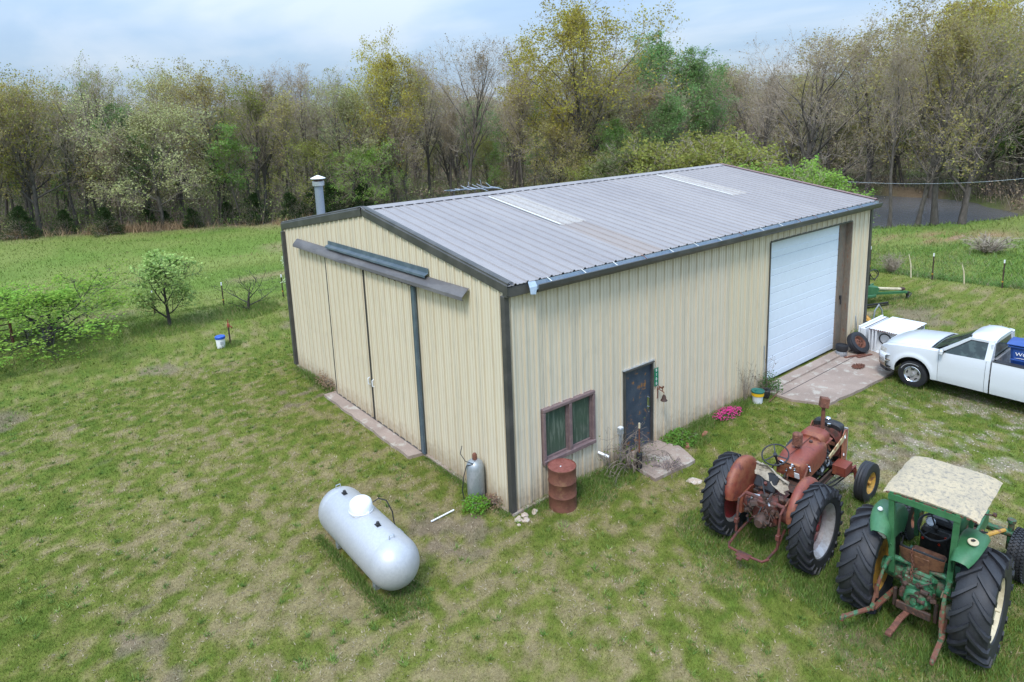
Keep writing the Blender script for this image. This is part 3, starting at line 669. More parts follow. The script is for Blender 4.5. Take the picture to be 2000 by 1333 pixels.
# person door
dr = MB(); dr.box((3.78, .035, 1.07), (.93, .05, 2.03), bev=.004); pdoor = bpart(dr, 'door', m_navy)
f_ = MB(); f_.box((3.30, -.004, 1.07), (.046, .09, 2.1)); f_.box((4.262, -.004, 1.07), (.04, .09, 2.1)); f_.box((3.78, -.02, 2.105), (1.02, .12, .03)); bpart(f_, 'frame', m_trim, pdoor)
f_ = MB(); f_.tube([(4.14, .02, 1.0), (4.14, -.05, 1.02), (4.14, -.05, 1.24), (4.14, .02, 1.26)], .012, 6); f_.box((4.14, .005, 1.12), (.045, .012, .34)); f_.tube([(4.15, -.03, 1.0), (4.12, -.04, .93), (4.13, -.03, .88)], .008, 5); bpart(f_, 'handle', m_chrome, pdoor)
f_ = MB(); f_.box((3.335, .0, .55), (.02, .03, .1)); f_.box((3.335, 0, 1.6), (.02, .03, .1)); bpart(f_, 'hinge', m_trim, pdoor)
f_ = MB(); f_.box((3.78, -.03, 2.135), (1.08, .07, .012)); bpart(f_, 'drip_edge', m_galv, pdoor)
# window
wf = MB(); x0, x1, z0, z1 = WIN
wf.box(((x0+x1)/2, -.03, z1-.035), (x1-x0, .13, .07), bev=.008); wf.box(((x0+x1)/2, -.035, z0+.045), (x1-x0, .15, .09), bev=.008)
wf.box((x0+.035, -.03, (z0+z1)/2), (.07, .125, z1-z0-.16), bev=.006); wf.box((x1-.035, -.03, (z0+z1)/2), (.07, .125, z1-z0-.16), bev=.006)
wf.box(((x0+x1)/2+.02, -.03, (z0+z1)/2), (.085, .12, z1-z0-.16), bev=.006); win = bpart(wf, 'window', m_winframe)
for a, b in ((x0+.07, (x0+x1)/2-.0225), ((x0+x1)/2+.0625, x1-.07)):
    s_ = MB(); zc0, zc1 = z0+.09, z1-.07
    for xx in (a+.02, b-.02): s_.box((xx, -.01, (zc0+zc1)/2), (.036, .06, zc1-zc0-.004))
    for zz_ in (zc0+.02, zc1-.02): s_.box(((a+b)/2, -.008, zz_), (b-a-.08, .055, .036))
    bpart(s_, 'sash', m_winframe, win)
    g_ = MB(); g_.box(((a+b)/2, .006, (zc0+zc1)/2), (b-a-.08, .008, zc1-zc0-.08)); bpart(g_, 'pane', m_glass, win)
# garage door: sections recessed between jambs
RD = .17
ns = 8; zt = GAR[3]; gd_h = 4.15/ns
for i in range(ns):
    mb = MB(); za = .05 + i*gd_h; xw0, xw1 = GAR[0]+.03, GAR[1]+.55*0 - .03
    P = []
    for z, d in ((za, .012), (za+.01, 0), (za+.17, 0), (za+.178, .012), (za+.19, .012), (za+.198, 0), (za+gd_h-.014, 0), (za+gd_h-.004, .012)):
        P.append([(xw0, RD+d, z), (xw1, RD+d, z)])
    mb.grid([r[::-1] for r in P]); gs = bpart(mb, 'garage_door_section', m_white_door, smooth=20)
jb = MB(); jb.box((GAR[1]-.01, RD/2+.0, 2.11), (.05, RD+.09, 4.2)); jb.box((GAR[1]-.24, RD-.01, 2.11), (.40, .05, 4.18)); bpart(jb, 'door_jamb', m_rustjamb)
jb = MB(); jb.box((GAR[0]+.005, RD/2, 2.11), (.035, RD+.08, 4.2)); jb.box(((GAR[0]+GAR[1])/2, RD/2-.01, GAR[3]+.01), (GAR[1]-GAR[0]-.06, RD+.08, .04)); bpart(jb, 'door_jamb', m_trim)
jb = MB(); jb.box((GAR[1]-.24, RD-.06, 1.75), (.06, .05, .12)); jb.tube([(GAR[1]-.24, RD-.07, 1.75), (GAR[1]-.24, RD-.08, 1.6), (GAR[1]-.22, RD-.07, 1.52)], .02, 6); bpart(jb, 'latch', m_black)
# roof
slope = RI/(RY+.163)
def rz_(y): return HE+TT + slope*((y+.163) if y <= RY else (2*RY-y+.163))
SKY = [(3.66, 4.60, 2.40, 5.28), (11.05, 11.98, 2.40, 5.34)]
ROOFH = .85
def roofsheet(u0, u1, y0, y1, m, back, dz=0, name='roof_sheet'):
    mb = MB(); pts = ribpts(u0, u1)
    for (ua, ha), (ub, hb) in zip(pts[:-1], pts[1:]):
        q = [(ua, y0, ha), (ub, y0, hb), (ub, y1, hb), (ua, y1, ha)]
        ha *= ROOFH; hb *= ROOFH; q = [(x, (2*RY-y) if back else y, rz_(y)+h_*ROOFH+dz) for x, y, h_ in q]
        mb.add(q if not back else q[::-1], [(0, 1, 2, 3)])
        if not back: mb.add([(ua, y0, rz_(y0)+ha+dz-.012), (ub, y0, rz_(y0)+hb+dz-.012), (ub, y0, rz_(y0)+hb+dz), (ua, y0, rz_(y0)+ha+dz)], [(0, 1, 2, 3)])
    return bpart(mb, name, m, smooth=0)
u = -.03; k = 0
while u < LB+.02:
    u1 = min(u+PW+.01, LB+.06); dz = .0025*(k % 2)
    sk = [s_ for s_ in SKY if s_[0] < (u+u1)/2 < s_[1]]
    mm = m_roof_brown if k == 4 else m_roof
    if k in (4, 12):
        s_ = SKY[0] if k == 4 else SKY[1]
        roofsheet(u, u1, -.163, s_[2], mm, False, dz); roofsheet(u, u1, s_[3], RY, m_roof, False, dz)
        sk_ = roofsheet(u-.01, u1+.01, s_[2]-.05, s_[3]+.02, m_sky, False, dz+.006, 'skylight_sheet')
        e_ = MB(); e_.add([(u-.03, s_[2]-.05, rz_(s_[2]-.05)+.046), (u+.03, s_[2]-.05, rz_(s_[2]-.05)+.046), (u+.03, s_[3], rz_(s_[3])+.046), (u-.03, s_[3], rz_(s_[3])+.046)], [(0, 1, 2, 3)])
        for tt in np.linspace(.02, .96, 26): pass
        bpart(e_, 'sealant', m_putty, sk_)
    else:
        roofsheet(u, u1, -.163, RY, mm, False, dz)
    roofsheet(u, u1, -.163, RY, m_roof, True, dz)
    u += PW; k += 1
rc = MB(); P = []
for x in (-.06, LB+.1): P.append([(x, RY-.22, rz_(RY-.22)+.031), (x, RY-.02, rz_(RY)+.046), (x, RY+.02, rz_(RY)+.046), (x, RY+.22, rz_(RY-.22)+.031)])
rc.grid(P[::-1]); rcap = bpart(rc, 'ridge_cap', m_roof, smooth=0)
rc = MB(); rc.box((LB/2, RY+.24, rz_(RY)-.03), (LB+.1, .05, .04)); bpart(rc, 'ridge_edge', m_red_ridge, rcap)
# rake trims
for gx_, sg in ((0, -1), (LB, 1)):
    for side in (0, 1):
        mb = MB(); P = []
        for y in (-.17, RY-.03):
            z = rz_(y); yy = y if side == 0 else 2*RY-y
            x0_ = gx_ + sg*.0
            P.append([(x0_-sg*.10, yy, z+.045), (x0_-sg*.0, yy, z+.065), (x0_+sg*.035, yy, z+.05), (x0_+sg*.035, yy, z+.02), (x0_+sg*.05, yy, z-.0), (x0_+sg*.045, yy, z-.17), (x0_+sg*.0, yy, z-.19)])
        if (sg < 0) != (side == 1): P = P[::-1]
        mb.sheet(P, .01); bpart(mb, 'rake_trim', m_trim if sg < 0 else m_red_ridge, smooth=20)
# eave fascia and gutter
ef = MB(); ef.box((LB/2, -.075, HE+.085), (LB+.1, .14, .20), bev=.01); bpart(ef, 'eave_trim', m_trim)
gt = MB(); P = []
for x in (.60, LB+.12): P.append([(x, -.16, HE+.20), (x, -.165, HE+.06), (x, -.22, HE+.02), (x, -.27, HE+.06), (x, -.285, HE+.15)])
gt.sheet(P, .004); gtr = bpart(gt, 'gutter', m_galv_light, smooth=20)
gt = MB(); P = []
for x in (.62, LB+.13): P.append([(x, -.285, HE+.155), (x, -.30, HE+.15), (x, -.29, HE+.06), (x, -.235, HE-.005), (x, -.17, HE+.0)])
gt.sheet(P, .006); bpart(gt, 'gutter_face', m_trim, gtr, smooth=20)
x = .95
while x < LB:
    h_ = MB(); h_.bar((x, -.15, HE+.225), (x, -.295, HE+.165), .022, .006); bpart(h_, 'gutter_strap', m_putty if rnd.random() < .5 else m_rust, gtr); x += .93
fl = MB(); P = [[(.46, -.15, HE+.22), (.42, -.25, HE+.12), (.41, -.29, HE+.0)], [(.64, -.15, HE+.21), (.60, -.26, HE+.12), (.53, -.30, HE-.02)]]
fl.sheet(P, .005); bpart(fl, 'gutter_end', m_galv_light, gtr, smooth=0)
b2 = MB(); b2.box((LB/2, WB+.1, HE+.1), (LB+.1, .16, .2)); bpart(b2, 'eave_trim', m_trim)
for o in list(bpy.data.objects):
    if '_off' in o: del o['_off']
# flue
fx, fy = .40, 9.35; fz = rz_(fy)
flue = empty('flue_pipe', (fx, fy, fz), 0, 'grey metal chimney flue with conical cap above the rear roof slope', 'chimney')
m_ = MB(); m_.lathe([(.125, -.1), (.125, .98)], 20); m_.build('pipe', mat('flue_grey', (.26, .30, .35), .45, .3, var=.05), flue)
m_ = MB(); m_.lathe([(.125, .93), (.175, .95), (.175, 1.07), (.15, 1.08), (.11, 1.08)], 20); m_.build('collar', m_galv, flue)
m_ = MB(); m_.lathe([(.13, 1.07), (.13, 1.15)], 16); m_.build('neck', m_rust_dark, flue)
m_ = MB(); m_.lathe([(.215, 1.15), (.22, 1.17), (.03, 1.25), (.001, 1.255)], 20); m_.build('cap', m_tankwhite, flue)

def pebbles():
    r = np.random.RandomState(4); n = 60000; x = np.concatenate([r.uniform(5, 16, n), r.uniform(-1.5, 3.5, 16000)]); y = np.concatenate([r.uniform(-9, -1, n), r.uniform(-9, .5, 16000)]); c, D, g = lawncol(x, y)
    k = keep(x, y) & (r.rand(len(x)) < g*.5) & in_view(x, y); x, y = x[k][:9000], y[k][:9000]; m = len(x); z = gz(x, y); s = (.008+.022*r.rand(m)**2)
    o = np.array([[1, 0, 0], [-1, 0, 0], [0, 1, 0], [0, -1, 0], [0, 0, .6], [0, 0, -.6]]); v = np.stack([x, y, z+s*.2], -1)[:, None, :] + o[None]*s[:, None, None]*(.6+.8*r.rand(m, 6, 1))
    F_ = np.array([[0, 2, 4], [2, 1, 4], [1, 3, 4], [3, 0, 4], [2, 0, 5], [1, 2, 5], [3, 1, 5], [0, 3, 5]]); f = (np.arange(m)*6)[:, None, None]+F_[None]
    cc = np.repeat(np.array([.45, .38, .31])*(.6+.7*r.rand(m))[:, None], 6, 0); cc = np.concatenate([cc, np.ones((6*m, 1))], 1)
    ob = bpy.data.objects.new('gravel', npmesh('gravel', v.reshape(-1, 3), f.reshape(-1, 3), m_blade, {'Col': ('FLOAT_COLOR', cc)})); col.objects.link(ob); tag(ob, 'pale gravel worn through the grass of the drive', 'gravel', kind='stuff')
pebbles()

def weeds():
    r = np.random.RandomState(8); n = 1500; x0, y0 = scatter(8.5, 26, 2.6); k = (wood_d(x0, y0) > 1); x0, y0 = x0[k], y0[k]; m = len(x0); q = 26
    R0 = np.repeat(.03+.09*r.rand(m)**2, q); t = r.rand(m*q)**.5; a = r.rand(m*q)*6.283; x = np.repeat(x0, q)+R0*t*np.cos(a); y = np.repeat(y0, q)+R0*t*np.sin(a); k = keep(x, y); x, y = x[k], y[k]; tone = np.repeat(r.rand(m), q)[k]
    pal = mixc(np.broadcast_to(np.array([.09, .17, .035]), (len(x), 3)), np.array([.19, .27, .06]), tone); pal = pal*(.7+.6*r.rand(len(x)))[:, None]
    v, f, c = blades(x, y, .035+.06*r.rand(len(x)), .016*np.ones(len(x)), pal, 1.2)
    o = bpy.data.objects.new('weeds', npmesh('weeds', v, f, m_blade, {'Col': ('FLOAT_COLOR', c)})); col.objects.link(o); tag(o, 'small weeds and clover tufts scattered through the lawn', 'weeds', kind='stuff')
    x, y = scatter(8.5, 24, 150); c_, D, g = lawncol(x, y); k = (r.rand(len(x)) < sst(.42, .6, D)); x, y = x[k], y[k]; m = len(x); c = np.array([.33, .27, .18])*(.6+.7*r.rand(m))[:, None]
    v, f, c = blades(x, y, .008+.015*r.rand(m), .022*np.ones(m), c, 2.6)
    v = v.copy(); v[:, 2] += .015
    o = bpy.data.objects.new('dead_thatch', npmesh('dead_thatch', v, f, m_blade, {'Col': ('FLOAT_COLOR', c)})); col.objects.link(o); tag(o, 'bits of dead leaf and cut straw lying on the lawn', 'thatch', kind='stuff')
weeds()
# ------------------------------------------------------------------ trees
def gen_tree(seed, H=14, base=.3, lean=(0, 0), nlimb=13, spread=.38, ang=(35, 65), leafn=6000, leaf=.11, clump=.35, r0=.22, twigs=6, l2=7, l3=6, multi=1, up=.25, ragged=.2, crown=None):
    """branching tree -> (branch verts, tri faces), (leaf verts, quad faces, v)"""
    rg = random.Random(seed); BV = []; BF = []; TIPS = []; TWl = []
    def ringtube(pts, rad, n):
        b = len(BV); m = len(pts)
        for i in range(m):
            d = (pts[min(i+1, m-1)]-pts[max(i-1, 0)]).normalized(); a = d.orthogonal().normalized(); c = d.cross(a)
            for k in range(n):
                t = 2*math.pi*k/n; p = pts[i]+(a*math.cos(t)+c*math.sin(t))*rad[i]; BV.append((p.x, p.y, p.z)); TWl.append(min(1, max(0, (.034-rad[i])/.022)))
        for i in range(m-1):
            for k in range(n):
                k2 = (k+1) % n; q = (b+i*n+k, b+i*n+k2, b+(i+1)*n+k2, b+(i+1)*n+k)
                BF.append((q[0], q[1], q[2])); BF.append((q[0], q[2], q[3]))
    def cone(p, q, r):
        b = len(BV); d = (q-p).normalized(); a = d.orthogonal().normalized(); c = d.cross(a)
        for k in range(3):
            t = 2.0944*k; s = p+(a*math.cos(t)+c*math.sin(t))*r; BV.append((s.x, s.y, s.z)); TWl.append(1)
        BV.append((q.x, q.y, q.z)); TWl.append(1)
        for k in range(3): BF.append((b+k, b+(k+1) % 3, b+3))
    def path(p, d, ln, n, wob, upf):
        pts = [p.copy()]
        for i in range(n):
            d = (d + V(rg.gauss(0, wob), rg.gauss(0, wob), rg.gauss(0, wob)+upf/n)).normalized(); p = p + d*ln/n; pts.append(p.copy())
        return pts, d
    def branch(p, d, ln, r, lvl):
        if lvl == 3:
            pts, d2 = path(p, d, ln, 2, .16, up*.5); ringtube(pts, [r, r*.65, r*.3], 3)
            nt_ = twigs
            for i in range(nt_):
                t = .25+.75*(i+rg.random())/nt_; s = pts[0].lerp(pts[1], t*2) if t < .5 else pts[1].lerp(pts[2], min(1, t*2-1))
                dd = (d2 + V(rg.gauss(0, .6), rg.gauss(0, .6), rg.gauss(0.15, .5))).normalized(); e = s + dd*ln*rg.uniform(.4, .8)
                cone(s, e, max(.006, r*.45)); TIPS.append((s, e))
            return
        n = {0: 8, 1: 5, 2: 3}[lvl]; pts, d2 = path(p, d, ln, n, {0: .05, 1: .10, 2: .14}[lvl], {0: 0.05, 1: up*1.4, 2: up}[lvl])
        rad = [max(.008, r*(1-.8*(i/n)**1.1)) for i in range(n+1)]
        if lvl == 0: rad[0] = r*1.35
        ringtube(pts, rad, {0: 7, 1: 5, 2: 3}[lvl])
        cnt = {0: nlimb, 1: l2, 2: l3}[lvl]
        for i in range(cnt):
            if lvl == 0: t = base + (1-base)*((i+.3*rg.random())/cnt)
            else: t = .22 + .78*((i+rg.random()*.8)/cnt)
            t = min(t, .999); k = int(t*n); s = pts[k].lerp(pts[k+1], t*n-k); dd0 = (pts[k+1]-pts[k]).normalized()
            phi = i*2.4+rg.uniform(-.5, .5); a = R_(rg.uniform(*ang)) if lvl == 0 else R_(rg.uniform(28, 58))
            if lvl == 0: a = a*(1.05-.55*t)
            o1 = dd0.orthogonal().normalized(); o2 = dd0.cross(o1); dd = (dd0*math.cos(a) + (o1*math.cos(phi)+o2*math.sin(phi))*math.sin(a)).normalized()
            if lvl == 0:
                shp = (math.sin(math.pi*min(1, (t-base)/(1-base)*.75+.22))**.8) if crown is None else crown((t-base)/(1-base))
                l_ = H*spread*shp*rg.uniform(1-ragged, 1+ragged)
            else: l_ = ln*(.62-.25*t)*rg.uniform(.75, 1.25)
            rr = np.interp(t, np.linspace(0, 1, n+1), rad)
            branch(s, dd, l_, min(rr*.62, .018+.024*l_ if lvl == 0 else rr*.6), lvl+1)
        if lvl < 2: branch(pts[-1], d2, ln*(.22 if lvl == 0 else .3), rad[-1], lvl+1 if lvl else 1)
    for m_ in range(multi):
        if multi == 1: d = V(lean[0], lean[1], 1).normalized(); branch(V(0, 0, -.15), d, H*.86, r0, 0)
        else:
            a = m_*6.283/multi+rg.random(); tl = rg.uniform(.15, .5); branch(V(math.cos(a)*.1, math.sin(a)*.1, -.1), V(math.cos(a)*tl+lean[0], math.sin(a)*tl+lean[1], 1).normalized(), H*.8*rg.uniform(.75, 1), r0*rg.uniform(.6, 1), 0)
    lv = None
    if leafn:
        r2 = np.random.RandomState(seed); S = np.array([tuple(s) for s, e in TIPS]); E = np.array([tuple(e) for s, e in TIPS])
        cw = fbm(E[:, 0]+E[:, 2]*.7, E[:, 1]-E[:, 2]*.5, 2.2, 2, seed) + .25*r2.rand(len(E)); pr_ = np.clip((cw-.28)*3, .10, 1); pr_ /= pr_.sum()
        id_ = r2.choice(len(E), leafn, p=pr_); t = r2.rand(leafn)[:, None]**.6
        c = S[id_]+(E[id_]-S[id_])*t + r2.randn(leafn, 3)*clump*.22
        a = r2.randn(leafn, 3); a /= np.linalg.norm(a, axis=1)[:, None]; b = r2.randn(leafn, 3); b -= a*(a*b).sum(1)[:, None]; b /= np.linalg.norm(b, axis=1)[:, None]
        sz = (leaf*(.55+.9*r2.rand(leafn)))[:, None]
        q = np.stack([c-a*sz, c-b*sz*.55, c+a*sz, c+b*sz*.55], 1).reshape(-1, 3); v = np.repeat(.55*r2.rand(leafn)+.45*np.clip((cw[id_]-.35)*2.2, 0, 1), 4)
        lv = (q, np.arange(4*leafn).reshape(-1, 4), v)
    global TW; TW = np.array(TWl, float)
    return (np.array(BV), np.array(BF)), lv
PROTO = {}
def proto(key, **k):
    (bv, bf), lv = gen_tree(**k)
    tb = npmesh('trunk', bv, bf, m_bark, {'t': ('FLOAT', TW)}, nv=3, smooth=True)
    cb = npmesh('crown', lv[0], lv[1], m_leaf, {'v': ('FLOAT', lv[2])}, 4) if lv else None
    PROTO[key] = (tb, cb, k['H'] if 'H' in k else 14)
proto('oak', seed=3, H=15, base=.22, nlimb=15, spread=.52, ang=(38, 68), leafn=19380, leaf=0.092, clump=.9, r0=0.269)
proto('oak2', seed=14, H=14, base=.28, nlimb=13, spread=.46, ang=(35, 62), leafn=10295, leaf=0.085, clump=.8, r0=0.233)
proto('bare', seed=5, H=15, base=.30, nlimb=14, spread=.40, ang=(25, 48), leafn=2964, leaf=0.066, clump=.5, r0=0.215, twigs=8, up=.4)
proto('bare2', seed=26, H=14.5, base=.42, nlimb=12, spread=.34, ang=(22, 42), leafn=2160, leaf=0.066, clump=.5, r0=0.179, twigs=8, up=.45)
proto('bare3', seed=37, H=13, base=.2, nlimb=15, spread=.5, ang=(30, 60), leafn=3802, leaf=0.062, clump=.5, r0=0.242, twigs=8, up=.35, lean=(.18, .05))
proto('bare4', seed=61, H=15, base=.5, nlimb=11, spread=.30, ang=(20, 40), leafn=2600, leaf=.09, clump=.5, r0=.2, twigs=8, up=.5)
proto('bare5', seed=73, H=12, base=.25, nlimb=13, spread=.42, ang=(28, 55), leafn=3000, leaf=.09, clump=.5, r0=.2, twigs=7, up=.3, lean=(-.15, .1))
proto('oak3', seed=88, H=13.5, base=.35, nlimb=12, spread=.42, ang=(35, 60), leafn=7200, leaf=.09, clump=.8, r0=.23)
proto('maple', seed=8, H=14, base=.3, nlimb=15, spread=.36, ang=(35, 60), leafn=13338, leaf=0.092, clump=.8, r0=0.179, crown=lambda t: math.sin(math.pi*min(1, t*.8+.15)))
proto('pale', seed=9, H=10, base=.2, nlimb=14, spread=.5, ang=(45, 80), leafn=11560, leaf=0.077, clump=.7, r0=0.152, up=.1)
proto('thin', seed=19, H=12, base=.35, nlimb=11, spread=.24, ang=(30, 55), leafn=5040, leaf=0.077, clump=.6, r0=0.108, l2=6, l3=5)
proto('shrub', seed=10, H=5, base=.12, nlimb=7, spread=.42, ang=(20, 55), leafn=14400, leaf=0.053, clump=.5, r0=0.048, multi=5, l2=5, l3=4, twigs=4)
proto('cedar', seed=12, H=5, base=.04, nlimb=34, spread=.30, ang=(70, 95), leafn=18000, leaf=0.043, clump=.6, r0=0.072, l2=5, l3=3, twigs=4, up=.15, ragged=.12, crown=lambda t: max(.06, (1-t)**.8))
proto('dead', seed=44, H=12, base=.35, nlimb=9, spread=.3, ang=(30, 80), leafn=0, r0=.17, l2=5, l3=4, twigs=3, ragged=.5)
C_GOLD = (.30, .255, .055); C_GOLD2 = (.24, .205, .075); C_TAN = (.25, .20, .12); C_OLIVE = (.19, .195, .05); C_GREEN = (.13, .205, .07); C_GREEN2 = (.14, .22, .055)
C_PALE = (.28, .275, .13); C_DARK = (.035, .062, .022); C_LIME = (.19, .29, .06); C_RUSSET = (.20, .11, .065)
def tree(key, x, y, h, colr, label, group=None, rz=None, cat='tree', name='woodland_tree', tilt=0, sxy=None, z=None):
    tb, cb, H = PROTO[key]; s = h/H; zz_ = gzf(x, y) if z is None else z
    e = empty(name, (x, y, zz_ - .05), rnd.uniform(0, 6.28) if rz is None else rz, label, cat, group)
    e.rotation_euler[0] = tilt; s *= .85 if cat == 'tree' else 1; sx = s*(sxy or rnd.uniform(.9, 1.15))*1.08; e.scale = (sx, sx, s)
    inst('trunk', tb, e)
    if cb:
        o = inst('crown', cb, e); k = rnd.uniform(.88, 1.12); o.color = (colr[0]*k, colr[1]*k, colr[2]*k, 1)
    return e
def ray(px, dist):
    """ground position at pixel column px of the horizon and a given distance, precomputed heading"""
    d = _F + _R*((px-1000)/1308.5) + _U*(.19); h = math.hypot(d.x, d.y); return CAM.x + d.x/h*dist, CAM.y + d.y/h*dist
# named trees, first row of the wood and the pond bank
FIRST = [
 # px column, distance, species, height, colour, label
 (1135, 60, 'oak', 17.4, C_GOLD, 'big golden-leaved oak, the fullest crown behind the middle of the shed roof', 1.0),
 (905, 60, 'bare', 16.2, C_TAN, 'tall grey leafless tree with a dense fan of twigs left of the golden oak', .95),
 (1310, 66, 'maple', 16.8, C_GREEN, 'tall fresh green tree with a pointed crown right of the golden oak', 1.0),
 (1395, 70, 'maple', 15.0, C_GREEN, 'rounder fresh green tree standing directly right of the pointed green one', .9),
 (1560, 58, 'bare3', 15.2, C_TAN, 'wide many-limbed bare tree behind the far end of the shed roof', 1.15),
 (1475, 64, 'bare', 14.2, C_TAN, 'slim bare tree between the green pointed tree and the wide bare tree', .8),
 (1700, 69, 'oak2', 16.4, C_GOLD2, 'brownish-gold tree with forking dark limbs above the left end of the pond', 1.1),
 (1835, 70, 'oak2', 18.0, C_GOLD2, 'tallest gold-brown tree rising over the middle of the pond', 1.1),
 (1945, 70, 'oak', 17.0, C_GOLD, 'gold-leaved tree at the top right behind the pond', .95),
 (735, 62, 'oak', 14.6, C_GOLD, 'upright golden tree rising above its neighbours left of centre', .8),
 (500, 61, 'bare', 13.8, C_TAN, 'bare grey tree with a rounded twiggy top at left of centre', .9),
 (585, 63, 'bare2', 14.0, C_TAN, 'slender bare tree with upright twigs just right of the rounded twiggy tree', .9),
 (660, 64, 'bare2', 13.6, C_OLIVE, 'thin-crowned tree with a few olive leaves beside the upright golden tree', .85),
 (410, 63, 'oak2', 13.2, C_GOLD2, 'brown-gold vase-shaped tree left of the rounded twiggy tree', 1.0),
 (290, 61, 'pale', 10.5, C_PALE, 'wide pale cream-green tree with layered boughs at the left edge of the field', 1.2),
 (335, 68, 'oak2', 13.8, C_PALE, 'taller pale olive tree behind the layered cream-green tree', 1.0),
 (175, 66, 'bare3', 13.6, C_OLIVE, 'left-hand tree with a leaning dark trunk and greenish top', .9),
 (140, 70, 'maple', 13.4, C_GREEN, 'dark green-topped tree near the left side of the wood', .85),
 (30, 68, 'oak2', 12.8, C_GOLD, 'yellow-green tree at the far left edge of the wood', .9),
 (-45, 66, 'oak2', 13, C_OLIVE, 'olive tree just beyond the left edge', .9),
 (830, 64, 'bare', 15.0, C_TAN, 'tall pale-twigged bare tree between the upright golden tree and the dense grey one', .8),
 (1010, 68, 'bare2', 16.0, C_TAN, 'narrow bare tree close to the left of the big golden oak', .85),
 (1230, 72, 'oak2', 14.5, C_GOLD2, 'small-crowned golden tree showing between the big oak and the pointed green tree', .9),
 (1080, 57, 'pale', 8.5, C_GOLD2, 'low golden understory tree below the big oak', 1.0),
 (620, 59, 'pale', 7.2, C_OLIVE, 'low olive-leaved tree behind the metal flue', 1.1),
 (700, 58, 'pale', 6.6, C_LIME, 'low lime-tinged tree right of the flue', 1.1),
 (450, 60, 'thin', 9.0, C_GREEN2, 'thin fresh green sapling at the field edge left of centre', 1.3),
 (1990, 69, 'thin', 12, C_LIME, 'slender lime-green tree at the right edge beyond the pond', 1.5),
 (2070, 68, 'oak2', 15.5, C_GOLD2, 'gold-brown tree just beyond the right edge', 1.0),
 (1215, 58, 'maple', 8.0, C_GREEN2, 'bright green lower tree tucked right of the big oak', 1.2),
 (1170, 56, 'shrub', 6.2, C_OLIVE, 'wide olive thicket tree below the oak behind the roof ridge', 1.3),
]
for px, d, key, h, cl, lb, sx in FIRST:
    x, y = ray(px, d); tree(key, x, y, h, cl, lb, sxy=sx)
# trees on the near bank of the pond
for x, y, key, h, cl, lb, tl, rz, sx in [
 (37.8, 8.5, 'bare2', 12.8, C_TAN, 'straight grey trunk on the pond bank nearest the shed', 0, 1.0, .8),
 (39.8, 7.6, 'dead', 9.5, C_TAN, 'pale forked dead trunk standing on the near pond bank', .05, 2.1, 1.3),
 (40.4, 6.8, 'oak2', 13.6, C_GOLD2, 'dark straight trunk on the pond bank, second from the right', 0, .4, 1.0),
 (41.5, 5.6, 'bare3', 13.4, C_OLIVE, 'dark trunk leaning to the right at the right end of the pond', .26, R_(60), .9)]:
    e = tree(key, x, y, h, cl, lb, rz=rz, tilt=0, sxy=sx, name='bank_tree')
    if tl: e.rotation_mode = 'XYZ'; ax = _R; q = Matrix.Rotation(tl, 4, -Vector((_F.x, _F.y, 0)).normalized()*-1); e.matrix_world = Matrix.Translation(e.location) @ q @ Matrix.Rotation(rz, 4, 'Z') @ Matrix.Diagonal((*e.scale, 1))
# olive blossom shrubs behind the shed
for px, d, h, cl, key, lb in [(1330, 40, 6.9, C_OLIVE, 'shrub', 'tall olive-green shrub behind the shed roof, left of its far peak'), (1420, 39, 7.0, C_OLIVE, 'shrub', 'rust-green shrub directly behind the far peak of the roof'),
    (1250, 42, 6.4, (.13, .15, .06), 'shrub', 'olive shrub dotted with white blossom behind the roof ridge'), (1500, 36, 5.6, C_LIME, 'shrub', 'bright lime-green bush poking over the far roof slope'), (1570, 37, 4.9, C_LIME, 'shrub', 'lower lime-green sprig bush over the far roof corner')]:
    x, y = ray(px, d); tree(key, x, y, h, cl, lb, name='shrub', cat='shrub', sxy=1.15)
CL_ = {180: 'small dark cedar in front of the leaning dark trunk at the left', 300: 'lowest cedar, below the layered cream-green tree', 355: 'low cedar just right of the layered cream-green tree', 472: 'conical dark cedar standing alone above the tan grass fringe', 560: 'dark cedar touching the left end of the shed roof line',
 600: 'dark cedar directly left of the metal flue', 640: 'tallest dark cedar, directly right of the metal flue', 5: 'dark cedar at the far left end of the field edge', 255: 'squat cedar left of the layered cream-green tree', 430: 'small cedar left of the conical lone cedar', 690: 'dark cedar behind the roof peak right of the flue', 95: 'low dark cedar near the left end of the field edge'}
for px, d, h in [(180, 60.5, 2.9), (300, 61, 1.9), (355, 60, 2.2), (472, 58.8, 3.4), (560, 58, 3.3), (600, 57.5, 3.6), (640, 57.5, 4.2), (5, 64, 3.4), (255, 62, 2.4), (430, 61, 2.4), (690, 58, 4.0), (95, 64, 2.6)]:
    x, y = ray(px, d); tree('cedar', x, y, h*1.05, C_DARK, CL_[px], 'cedars along the wood edge', name='cedar', sxy=1.25)
